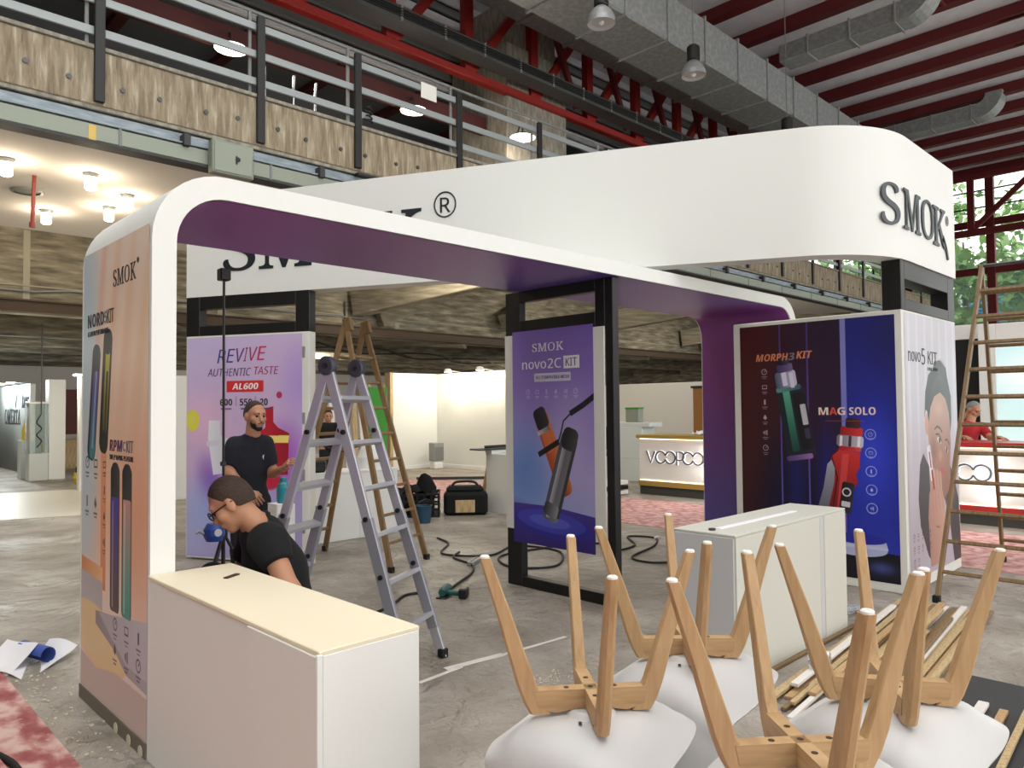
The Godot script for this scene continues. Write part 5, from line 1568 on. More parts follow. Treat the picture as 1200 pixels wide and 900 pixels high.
func build_ladders() -> void:
	# aluminium folding ladder
	var ps := -0.469
	var e := Vector3(cos(ps), 0, sin(ps))
	var s := Vector3(-sin(ps), 0, cos(ps))
	var c := Vector3(2.643, 0, -4.31)
	var t := thing("step_ladder", "aluminium folding step ladder standing under the portal by the seated man", "ladder", c)
	var H := Vector3.UP * 1.93
	var h1 := H - e * 0.181
	var h2 := H + e * 0.181
	step_ladder(t, h1, h2, s * 0.604 - e * 0.245, s * 0.604 + e * 0.245, -s * 0.604 - e * 0.245, -s * 0.604 + e * 0.245, 6, 0.028, 0.065, M.aluminium, M.aluminium, M.rubber, 0.75, 0.07)
	for q in [h1, h2]:
		put("hinge", MB.new().lathe(Transform3D(basis_y(e), q - e * 0.03), [Vector2(0, 0), Vector2(0.05, 0.0), Vector2(0.062, 0.008), Vector2(0.062, 0.052), Vector2(0.05, 0.06), Vector2(0, 0.06)], 22), M.hinge, t)
		put("hinge_pin", disc_at(q - e * 0.036, e, 0.018, 0.072, 12), M.steel_bolt, t)
	for q in [[h1, s], [h2, s], [h1, -s], [h2, -s]]:
		var foot: Vector3 = q[1] * 0.604 + e * (0.245 if q[0] == h2 else -0.245)
		put("sleeve", MB.new().bar(q[0].lerp(foot, 0.5), q[0].lerp(foot, 0.9), 0.074, 0.036, e, 0.004), M.aluminium_dull, t)
		for f in [0.22, 0.5, 0.68]:
			put("lock_knob", disc_at(q[0].lerp(foot, f) - e * 0.03, e, 0.016, 0.06, 10), M.rubber, t)
	# timber ladder behind
	ps = -0.39
	e = Vector3(cos(ps), 0, sin(ps))
	s = Vector3(-sin(ps), 0, cos(ps))
	t = thing("step_ladder", "taller wooden step ladder standing just behind the aluminium one", "ladder", Vector3(4.444, 0, -6.995))
	H = Vector3.UP * 2.6
	step_ladder(t, H - e * 0.17, H + e * 0.17, s * 0.68 - e * 0.355, s * 0.68 + e * 0.355, -s * 0.68 - e * 0.355, -s * 0.68 + e * 0.355, 8, 0.03, 0.062, M.wood_ladder, M.wood_ladder, M.rubber, 1.4)
	for q in [-0.17, 0.17]:
		put("top_plate", MB.new().bar(H + e * q + s * 0.05 - Vector3.UP * 0.12, H + e * q + s * 0.01 + Vector3.UP * 0.03, 0.11, 0.05, e, 0.01), M.wood_old, t)
	put("stay", MB.new().tube([H * 0.5 + s * 0.36 - e * 0.26, H * 0.46 - e * 0.26, H * 0.5 - s * 0.36 - e * 0.26], 0.006, 6), M.cable, t)
	# timber ladder at the right
	t = thing("step_ladder", "old wooden step ladder at the right edge in front of the lit sign wall", "ladder", Vector3(7.95, 0, -1.65))
	H = Vector3.UP * 2.93
	e = Vector3(0, 0, 1)
	s = Vector3(-1, 0, 0)
	step_ladder(t, H - e * 0.19, H + e * 0.19, s * 1.1 - e * 0.33, s * 1.1 + e * 0.36, -s * 1.1 - e * 0.33, -s * 1.1 + e * 0.36, 11, 0.03, 0.055, M.wood_old, M.wood_old, M.rubber, 1.0)
	put("top_rod", MB.new().tube([H - e * 0.22, H + e * 0.22], 0.016, 8), M.steel_bolt, t)

# ------------------------------------------------------------------ other stands in the background
func sign_ribbon(parent: Node3D, pts: Array, r: float, m: Material) -> void:
	put("sign_letter", MB.new().tube(pts, r, 6), m, parent)

func loop_letters(parent: Node3D, o: Vector3, X: Vector3, Y: Vector3, h: float, m: Material, r: float) -> void:  # thin V, linked O O, P, linked O O
	var P := func(a: float, b: float) -> Vector3: return o + X * a * h + Y * b * h
	sign_ribbon(parent, [P.call(0.0, 1.0), P.call(0.42, 0.0), P.call(0.84, 1.0)], r, m)
	for c in [1.45, 4.15]:
		var left := []
		var right := []
		for k in 21:
			var a := 0.35 + (TAU - 0.7) * k / 20.0
			left.append(P.call(c + cos(a) * 0.5, 0.5 + sin(a) * 0.5))
			right.append(P.call(c + 0.95 - cos(a) * 0.5, 0.5 - sin(a) * 0.5))
		sign_ribbon(parent, left, r, m)
		sign_ribbon(parent, right, r, m)
		sign_ribbon(parent, [left[20], right[0]], r, m)
	var p := [P.call(3.05, -0.12), P.call(3.05, 1.0), P.call(3.4, 1.0)]
	for k in 9:
		var a := PI * 0.5 - PI * k / 8.0
		p.append(P.call(3.42 + cos(a) * 0.34, 0.66 + sin(a) * 0.34))
	p.append(P.call(3.05, 0.32))
	sign_ribbon(parent, p, r, m)

func lit_counter(z0: float, z1: float, x: float, label: String, sz: float, top: Material, edge: Material) -> void:
	var t := thing("lit_counter", label, "counter", Vector3(x + 0.35, 0, (z0 + z1) * 0.5))
	var h := (z1 - z0) * 0.5
	put("plinth", rbox(Vector3(-0.3, 0, -h), Vector3(0.4, 0.16, h), 0.005), M.plinth_grey, t)
	put("base_trim", rbox(Vector3(-0.35, 0.16, -h), Vector3(0.4, 0.26, h), 0.006), edge, t)
	put("body", rbox(Vector3(-0.31, 0.26, -h), Vector3(0.4, 1.05, h), 0.004), M.white_board, t)
	put("top", rbox(Vector3(-0.37, 1.05, -h - 0.03), Vector3(0.44, 1.12, h + 0.03), 0.006), top, t)
	put("top_trim", rbox(Vector3(-0.378, 1.06, -h - 0.03), Vector3(-0.37, 1.1, h + 0.03), 0.001), edge, t)
	put("light_strip", rbox(Vector3(-0.325, 0.262, -h + 0.02), Vector3(-0.312, 0.275, h - 0.02), 0.002), M.strip_warm, t)
	put("light_strip", rbox(Vector3(-0.325, 1.035, -h + 0.02), Vector3(-0.312, 1.048, h - 0.02), 0.002), M.strip_warm, t)
	for yy in [0.3, 1.0]:
		var al := AreaLight3D.new()
		al.name = numbered("light", t)
		al.area_size = Vector2(z1 - z0 - 0.1, 0.03)
		al.light_color = Color(1, 0.98, 0.97)
		al.light_energy = 1.2
		al.shadow_enabled = true
		t.add_child(al)
		al.position = Vector3(-0.345, yy - 0.02 if yy > 0.6 else yy, 0)
		al.rotation = Vector3(0, PI * 0.5, 0)
		al.look_at_from_position(t.position + al.position, t.position + Vector3(-0.31, 0.66, 0), Vector3(0, 0, 1))
	var s := group_node("sign", t)
	loop_letters(s, Vector3(-0.34, 0.6, sz), Vector3(0, 0, 1), Vector3.UP, 0.215, M.ink_grey, 0.015)
	loop_letters(s, Vector3(-0.313, 0.6, sz), Vector3(0, 0, 1), Vector3.UP, 0.215, M.halo, 0.02)

func build_far_booths() -> void:
	# lit counters with looped lettering
	lit_counter(-8.4, -5.4, 11.55, "lit white counter with looped lettering seen left of the portal's far post", -1.31, M.gold_trim, M.gold_trim)
	lit_counter(-4.1, -1.2, 11.55, "lit white counter with looped lettering and red trim behind the right hand ladder", -1.19, M.red_trim, M.red_trim)
	# lit display wall behind the second counter
	var t := thing("display_wall", "lit picture wall framed in white behind the man in red", "display wall", Vector3(14.2, 0, -1.9))
	put("frame", MB.new().span(Vector3(-0.1, 0, -1.45), Vector3(0.25, 2.95, -1.2), 0.01).span(Vector3(-0.1, 2.65, -1.2), Vector3(0.25, 2.95, 1.9), 0.01).span(Vector3(-0.1, 0, -1.2), Vector3(0.25, 0.9, 1.9), 0.01), M.white_paint, t)
	var a := Art.new(3.1, 1.75, 80)
	a.fill([[0.0, C(216, 240, 238)], [0.5, C(196, 232, 236)], [1.0, C(232, 246, 246)]], 0.6)
	a.blob(0.5, 1.2, 0.9, 0.5, Color(0.98, 1, 1, 0.9))
	a.blob(1.3, 0.4, 0.8, 0.5, Color(0.98, 1, 0.98, 0.9))
	a.poly([[0.82, 0.0], [1.5, 0.0], [1.5, 0.72], [0.82, 0.72]], C(240, 220, 70), C(246, 236, 120))
	a.rrect(0.72, 0.85, 0.02, 0.5, 0, 0.005, C(150, 190, 196))
	a.rrect(1.25, 0.86, 0.3, 0.4, 0, 0.02, Color(0.8, 0.9, 0.9, 0.8))
	var am := a.material("lit_picture")
	am.emission_enabled = true
	am.emission_texture = am.albedo_texture
	am.emission_operator = BaseMaterial3D.EMISSION_OP_MULTIPLY
	am.emission = Color.WHITE
	am.emission_energy_multiplier = 0.42
	var pm := MB.new()
	pm.quad(Vector3(0, 0, 0), Vector3(3.1, 0, 0), Vector3(3.1, 1.75, 0), Vector3(0, 1.75, 0), Vector3(0, 0, 1))
	put("lit_screen", pm, am, t).transform = facing_minus_x(-0.09, -1.2, 0.9)
	var al := AreaLight3D.new()
	al.name = "screen_light"
	al.area_size = Vector2(3.0, 1.7)
	al.light_energy = 2.0
	al.light_color = Color(0.9, 1, 1)
	al.shadow_enabled = true
	t.add_child(al)
	al.look_at_from_position(t.position + Vector3(-0.15, 1.8, 0.35), t.position + Vector3(-3, 1.8, 0.35), Vector3.UP)
	lettering(put("sign_board", rbox(Vector3(-0.105, 2.5, -0.5), Vector3(-0.1, 2.6, 0.0), 0.001), M.white_paint, t), "20", 0, 0, 0.16, 0.12, M.ink_grey).transform = Transform3D(Basis(Vector3(0, 0, 1), Vector3.UP, Vector3(-1, 0, 0)), Vector3(-0.105, 2.47, -0.35))
	t = thing("black_partition", "matt black partition beside the lit picture wall", "partition", Vector3(14.6, 0, -4.4))
	put("panel", rbox(Vector3(-0.1, 0, -2.6), Vector3(0.1, 2.75, 1.0), 0.01), M.black_soft, t)
	put("header", rbox(Vector3(-0.12, 2.75, -2.8), Vector3(0.12, 3.0, 1.1), 0.01), M.white_paint, t)
	# items by the first lit counter
	t = thing("cardboard_panel", "tall brown board standing behind the first lit counter", "panel", Vector3(16.5, 0, -9.7))
	put("board", rbox(Vector3(-0.03, 0, -0.55), Vector3(0.03, 2.1, 0.45), 0.005), M.brown_door, t)
	put("head_rail", rbox(Vector3(-0.06, 2.1, -0.6), Vector3(0.06, 2.16, 0.5), 0.005), M.black_paint, t)
	t = thing("white_partition", "long plain white partition behind the first lit counter", "partition", Vector3(19, 0, -13))
	put("panel", rbox(Vector3(-0.06, 0, -8.0), Vector3(0.06, 2.35, 6.0), 0.01), M.white_board, t)
	put("seam", rbox(Vector3(-0.062, 0, -2.0), Vector3(-0.058, 2.35, -1.97), 0), M.mid_grey, t)
	t = thing("shelf_unit", "pale shelf unit with a dark oven sized recess left of the first lit counter", "cabinet", Vector3(13.6, 0, -10.6))
	put("body", MB.new().span(Vector3(-0.25, 0, -1.0), Vector3(0.25, 0.5, 1.0), 0.01).span(Vector3(-0.25, 1.2, -1.0), Vector3(0.25, 1.3, 1.2), 0.01).span(Vector3(-0.25, 0.5, -1.0), Vector3(0.25, 1.2, -0.65), 0.01).span(Vector3(-0.25, 0.5, 0.25), Vector3(0.25, 1.2, 1.0), 0.01), M.clear_case, t)
	put("recess", rbox(Vector3(0.0, 0.5, -0.65), Vector3(0.2, 1.2, 0.25), 0.01), M.dark_grey, t)
	put("shelf", rbox(Vector3(-0.26, 0.62, -0.3), Vector3(0.2, 0.66, 0.25), 0.003), M.mid_grey, t)
	t = thing("ring_binder_box", "small green and grey box on the shelf unit by the lit counter", "box", Vector3(13.6, 1.3, -10.0))
	put("box", rbox(Vector3(-0.1, 0, -0.15), Vector3(0.1, 0.3, 0.2), 0.01), M.trunk_green, t)
	put("lid", rbox(Vector3(-0.11, 0.3, -0.16), Vector3(0.11, 0.33, 0.21), 0.005), M.green_board, t)
	t = thing("paper_heap", "crumpled white paper on top of the first lit counter", "paper", Vector3(11.95, 1.12, -7.2))
	put("sheet", crumple(0.2, 0.14, 0.16, 5), M.paper, t)
	t = thing("pallet_stack", "white boards stacked on the floor left of the first lit counter", "boards", Vector3(10.9, 0, -8.9))
	for k in 3:
		put("board", rbox(Vector3(-0.5, 0.02 + 0.09 * k, -0.55 + 0.1 * k), Vector3(0.4, 0.09 + 0.09 * k, 0.45), 0.005), M.white_board if k != 1 else M.black_paint, t)
	# white bay in the middle distance
	t = thing("white_bay", "empty bay of plain white partitions under two small spotlights", "partition", Vector3(12.4, 0, -16.5))
	put("wall_panel", rbox(Vector3(-0.8, 0, -0.1), Vector3(0.78, 2.62, 0.0), 0.01), M.white_paint, t)
	put("wall_panel", rbox(Vector3(0.78, 0, -0.1), Vector3(0.9, 2.62, 3.4), 0.01), M.white_paint, t)
	put("skirting", rbox(Vector3(-0.8, 0, 0.0), Vector3(0.78, 0.1, 0.02), 0.003), M.white_gloss, t)
	put("skirting", rbox(Vector3(0.76, 0, 0.02), Vector3(0.78, 0.1, 3.4), 0.003), M.white_gloss, t)
	put("jamb", rbox(Vector3(-0.9, 0, -0.15), Vector3(-0.8, 2.62, 0.1), 0.005), M.wood_slat, t)
	for k in 2:
		var l := thing("spotlight", ["small lit spotlight on the white bay, left one", "small lit spotlight on the white bay, right one"][k], "spotlight", Vector3(12.75, 2.62, [-15.5, -14.2][k]), 0, "spotlights on the white bay")
		put("arm", MB.new().tube([Vector3(0.45, 0.02, 0), Vector3(0, 0.06, 0)], 0.015, 6), M.mid_grey, l)
		put("head", MB.new().lathe(spot(Vector3(0, 0.0, 0)), [Vector2(0.04, 0.1), Vector2(0.09, 0.08), Vector2(0.11, 0.0)], 16), M.white_paint, l)
		put("lens", disc_at(Vector3(0, 0.0, 0), Vector3.UP, 0.1, 0.015, 16), M.tube_white, l)
		omni(l, Vector3(0.05, -0.12, 0), Color(1, 0.96, 0.86), 1.3, 0.08)
	t = thing("heater", "small grey metal heater on the floor in the corner of the white bay", "heater", Vector3(12.7, 0, -15.95))
	put("body", rbox(Vector3(-0.18, 0.22, -0.12), Vector3(0.18, 0.72, 0.12), 0.02), M.lamp_metal, t)
	put("base", rbox(Vector3(-0.15, 0.0, -0.12), Vector3(0.15, 0.2, 0.12), 0.03), M.white_gloss, t)
	put("grille", rbox(Vector3(-0.14, 0.26, 0.12), Vector3(0.14, 0.6, 0.13), 0.003), M.mid_grey, t)
	t = thing("steel_bar", "long dark bar lying on the floor in front of the white bay", "bar", Vector3(11.2, 0, -13.3))
	put("bar", MB.new().bar(Vector3(-0.8, 0.04, -0.5), Vector3(0.7, 0.04, 0.9), 0.06, 0.06, Vector3.UP, 0.005), M.dark_grey, t)
	# white cabinet with a plank on it, left of the purple stand
	t = thing("cabinet", "white cabinet with an open side just left of the purple poster stand", "cabinet", Vector3(8.3, 0, -8.5))
	put("body", MB.new().span(Vector3(-0.3, 0, -0.28), Vector3(-0.28, 0.92, 0.22), 0.003).span(Vector3(-0.28, 0, -0.28), Vector3(0.4, 0.92, -0.26), 0.003).span(Vector3(-0.28, 0.9, -0.26), Vector3(0.4, 0.92, 0.22), 0.003).span(Vector3(-0.28, 0, -0.26), Vector3(0.4, 0.04, 0.22), 0.003).span(Vector3(0.38, 0.04, -0.26), Vector3(0.4, 0.9, 0.22), 0.003), M.white_board, t)
	put("shelf", rbox(Vector3(-0.28, 0.45, -0.26), Vector3(0.38, 0.47, 0.2), 0.002), M.white_board, t)
	for y in [0.2, 0.75]:
		put("hinge", rbox(Vector3(-0.26, y, 0.16), Vector3(-0.22, y + 0.06, 0.24), 0.004), M.steel_bolt, t)
	t = thing("plank", "dark plank and tools lying across the open white cabinet", "plank", Vector3(8.3, 0.92, -8.5))
	put("plank", rbox(Vector3(-0.55, 0.06, -0.4), Vector3(0.4, 0.085, -0.12), 0.004), M.dark_grey, t)
	put("block", rbox(Vector3(-0.3, 0, -0.3), Vector3(0.3, 0.06, -0.15), 0.004), M.white_paint, t)
	put("tool", MB.new().tube([Vector3(-0.4, 0.11, -0.2), Vector3(0.1, 0.12, -0.05), Vector3(0.3, 0.11, -0.1)], 0.025, 8), M.black_paint, t)
	t = thing("timber_prop", "short brown timber prop leaning on the open white cabinet", "timber", Vector3(8.06, 0, -8.93))
	put("upright", MB.new().bar(Vector3(0.0, 0.05, -0.05), Vector3(0.12, 0.75, 0.02), 0.06, 0.04, Vector3(0, 0, 1), 0.004), M.wood, t)
	put("sole", rbox(Vector3(-0.12, 0, -0.1), Vector3(0.13, 0.06, 0.1), 0.004), M.wood_old, t)
	# green board, pale trestles behind the ladders
	t = thing("green_board", "bright green board standing behind the wooden step ladder", "board", Vector3(9.6, 0, -13.6))
	put("board", rbox(Vector3(-0.62, 0.72, -0.03), Vector3(-0.16, 2.12, 0.03), 0.005), M.green_board, t)
	for x in [-0.58, -0.2]:
		put("post", rbox(Vector3(x - 0.03, 0, -0.09), Vector3(x + 0.03, 2.2, -0.03), 0.004), M.wood_slat, t)
	t = thing("plank_bundle", "bundle of pale upright planks behind the aluminium ladder", "planks", Vector3(8.2, 0, -13.0))
	for k in 5:
		put("plank", MB.new().bar(Vector3(-0.45 + 0.19 * k, 0.0, 0), Vector3(-0.4 + 0.17 * k, 1.9 - 0.1 * (k % 3), -0.15), 0.12, 0.03, Vector3(0, 0, 1), 0.004), M.white_board if k % 2 == 0 else M.wood_slat, t)
	t = thing("foam_block", "rounded white foam block on the counter end behind the ladders", "foam", Vector3(5.6, 0.865, -8.4))
	put("block", MB.new().lathe(Transform3D(Basis(), Vector3.ZERO), [Vector2(0.2, 0), Vector2(0.2, 0.15), Vector2(0.16, 0.26), Vector2(0.08, 0.31), Vector2(0, 0.32)], 18), M.white_gloss, t)
	t = thing("hard_case", "black hard case lying on the counter beyond the step ladders", "case", Vector3(4.62, 0.865, -8.4))
	put("body", rbox(Vector3(-0.25, 0, -0.15), Vector3(0.22, 0.16, 0.15), 0.03), M.black_paint, t)
	put("handle", MB.new().tube([Vector3(-0.08, 0.16, 0), Vector3(-0.06, 0.2, 0), Vector3(0.06, 0.2, 0), Vector3(0.08, 0.16, 0)], 0.01, 6), M.black_soft, t)
	# far left stand with script lettering, glass case, pillars
	t = thing("grey_sign_wall", "grey shaded sign wall with dark lettering at the far left edge", "sign wall", Vector3(4.55, 0, -25))
	put("wall_panel", rbox(Vector3(0.0, 0, -8), Vector3(0.12, 2.4, 2.3), 0.01), M.white_paint, t)
	var b := Art.new(10.2, 2.36, 40)
	b.fill([[0.0, C(84, 84, 84)], [0.3, C(120, 122, 122)], [0.7, C(164, 168, 166)], [1.0, C(176, 182, 180)]])
	b.blob(9.3, 0.9, 1.2, 0.9, Color(0.75, 0.78, 0.76, 0.6))
	b.blob(7.5, 0.7, 1.6, 0.9, Color(0.32, 0.32, 0.32, 0.5))
	var bp := poster(t, Transform3D(Basis(Vector3(0, 0, 1), Vector3.UP, Vector3(-1, 0, 0)), Vector3(-0.002, 0.02, -7.95)), b, "shaded")
	lettering(bp, "OMERTA", 7.2, 1.3, 2.0, 0.42, M.ink, "Droid Serif", 400, 0.01, 0, 0.002)
	lettering(bp, "Rums", 9.35, 1.75, 0.8, 0.4, M.ink, "Droid Serif", 700, 0.01, 0, 0.002)
	put("feather", MB.new().prism(PackedVector2Array([Vector2(8.6, 1.75), Vector2(8.75, 2.05), Vector2(8.8, 2.3), Vector2(8.66, 2.1), Vector2(8.55, 1.85)]), 0.01, Transform3D(Basis(), Vector3(0, 0, 0.003))), M.ink, bp)
	for k in 3:
		var l := thing("wash_lamp", ["small lamp washing the grey sign wall, farthest of three", "small lamp washing the grey sign wall, middle of three", "small lamp washing the grey sign wall, nearest of three"][k], "lamp", Vector3(4.2, 2.45, [-25.6, -24.4, -23.2][k]), 0, "lamps over the grey sign wall")
		put("arm", MB.new().tube([Vector3(0.4, -0.03, 0), Vector3(0, 0, 0)], 0.012, 6), M.mid_grey, l)
		put("head", rbox(Vector3(-0.08, -0.03, -0.1), Vector3(0.08, 0.0, 0.1), 0.005), M.tube_white, l)
		omni(l, Vector3(0.0, -0.1, 0), Color(0.95, 1, 1), 2.2, 0.08)
	t = thing("glass_case", "tall clear display case standing before the grey sign wall", "display case", Vector3(4.35, 0, -20.95))
	put("base", rbox(Vector3(-0.2, 0, -0.2), Vector3(0.2, 0.65, 0.2), 0.01), M.clear_case, t)
	for q in [[-0.2, -0.2], [0.2, -0.2], [-0.2, 0.2], [0.2, 0.2]]:
		put("post", rbox(Vector3(q[0] - 0.012, 0.65, q[1] - 0.012), Vector3(q[0] + 0.012, 1.85, q[1] + 0.012), 0.002), M.chrome, t)
	put("cap", rbox(Vector3(-0.21, 1.85, -0.21), Vector3(0.21, 1.9, 0.21), 0.005), M.white_gloss, t)
	put("pane", rbox(Vector3(-0.2, 0.65, 0.195), Vector3(0.2, 1.85, 0.2), 0), M.pane, t)
	put("pane", rbox(Vector3(-0.2, 0.65, -0.2), Vector3(-0.195, 1.85, 0.195), 0), M.pane, t)
	put("lettering", MB.new().tube(smooth_path([Vector3(-0.05, 0.8, 0.21), Vector3(0.05, 0.95, 0.21), Vector3(-0.05, 1.1, 0.21), Vector3(0.05, 1.25, 0.21), Vector3(-0.05, 1.4, 0.21), Vector3(0.04, 1.6, 0.21)]), 0.014, 6), M.ink, t)
	t = thing("yellow_bottle", "yellow bottle behind the clear display case", "bottle", Vector3(4.28, 0, -21.75))
	put("stand", rbox(Vector3(-0.15, 0, -0.15), Vector3(0.15, 0.95, 0.15), 0.01), M.clear_case, t)
	put("body", MB.new().lathe(spot(Vector3(0, 0.95, 0)), [Vector2(0, 0), Vector2(0.09, 0), Vector2(0.09, 0.3), Vector2(0.04, 0.42), Vector2(0.04, 0.5), Vector2(0, 0.5)], 16), M.yellow, t)
	t = thing("white_pillar", "square white pillar beside the clear display case", "pillar", Vector3(4.75, 0, -21.0))
	put("shaft", rbox(Vector3(-0.18, 0, -0.18), Vector3(0.18, 2.45, 0.18), 0.01), M.white_paint, t)
	t = thing("white_post", "slim white post with a lamp on top, left of the orange poster", "post", Vector3(4.38, 0, -17.45))
	put("shaft", rbox(Vector3(-0.02, 0, -0.06), Vector3(0.1, 2.4, 0.1), 0.005), M.white_paint, t)
	put("lamp_head", rbox(Vector3(-0.1, 2.4, -0.1), Vector3(0.1, 2.44, 0.1), 0.01), M.tube_white, t)
	omni(t, Vector3(-0.25, 2.3, 0.1), Color(1, 0.96, 0.86), 2.0, 0.06)
	t = thing("red_brown_panel", "red brown panel in the gap between white pillar and slim post", "panel", Vector3(5.9, 0, -24.5))
	put("board", rbox(Vector3(-0.6, 1.0, 0), Vector3(0.6, 2.3, 0.08), 0.01), M.dark_red, t)
	put("shelf", rbox(Vector3(-0.7, 0.0, -0.1), Vector3(0.7, 0.85, 0.2), 0.01), M.wood_slat, t)
	t = thing("yellow_drum", "yellow and black drum on the floor in the gap by the slim post", "drum", Vector3(4.9, 0, -19.3))
	put("body", MB.new().lathe(spot(Vector3.ZERO), [Vector2(0, 0), Vector2(0.14, 0), Vector2(0.17, 0.12), Vector2(0.14, 0.25), Vector2(0, 0.25)], 16), M.yellow, t)
	put("lid", MB.new().lathe(spot(Vector3(0, 0.25, 0)), [Vector2(0.12, 0), Vector2(0.12, 0.12), Vector2(0.05, 0.2), Vector2(0, 0.2)], 16), M.black_paint, t)
	# behind the portal's near post
	t = thing("white_partition", "pale partition seen in the narrow gap right of the portal's near post", "partition", Vector3(5.26, 0, -14.2))
	put("panel", rbox(Vector3(-0.3, 0, -0.06), Vector3(0.3, 2.3, 0.06), 0.01), M.white_board, t)
	t = thing("stacked_seats", "stack of black seats in the narrow gap right of the portal's near post", "seats", Vector3(3.12, 0, -9.6))
	for k in 3:
		put("seat", rbox(Vector3(-0.25, 0.3 + 0.3 * k, -0.25), Vector3(0.25, 0.38 + 0.3 * k, 0.25), 0.03), M.black_soft, t)
	put("frame", MB.new().tube([Vector3(-0.22, 0, 0.22), Vector3(-0.2, 1.2, 0.2)], 0.015, 6).tube([Vector3(0.22, 0, 0.22), Vector3(0.2, 1.2, 0.2)], 0.015, 6).tube([Vector3(-0.22, 0, -0.22), Vector3(-0.2, 1.2, -0.2)], 0.015, 6).tube([Vector3(0.22, 0, -0.22), Vector3(0.2, 1.2, -0.2)], 0.015, 6), M.dark_grey, t)

func crumple(w: float, h: float, d: float, seed_: int, n := 9) -> MB:
	var rng := RandomNumberGenerator.new()
	rng.seed = seed_
	var grid := []
	for i in n:
		var row := []
		for j in n:
			row.append(Vector3((i / (n - 1.0) - 0.5) * w * 2.0 + rng.randf_range(-0.1, 0.1) * w, 0.004 + absf(rng.randfn(0, 0.5)) * h * (1.0 - absf(i / (n - 1.0) - 0.5)), (j / (n - 1.0) - 0.5) * d * 2.0 + rng.randf_range(-0.1, 0.1) * d))
		grid.append(row)
	return MB.new().sheet(grid, 0.002)

# ------------------------------------------------------------------ what lies on the floor
func slat(t: Node3D, a: Vector3, b: Vector3, w: float, h: float, m: Material) -> void:
	put("slat", MB.new().bar(a, b, w, h, Vector3.UP, 0.002), m, t)

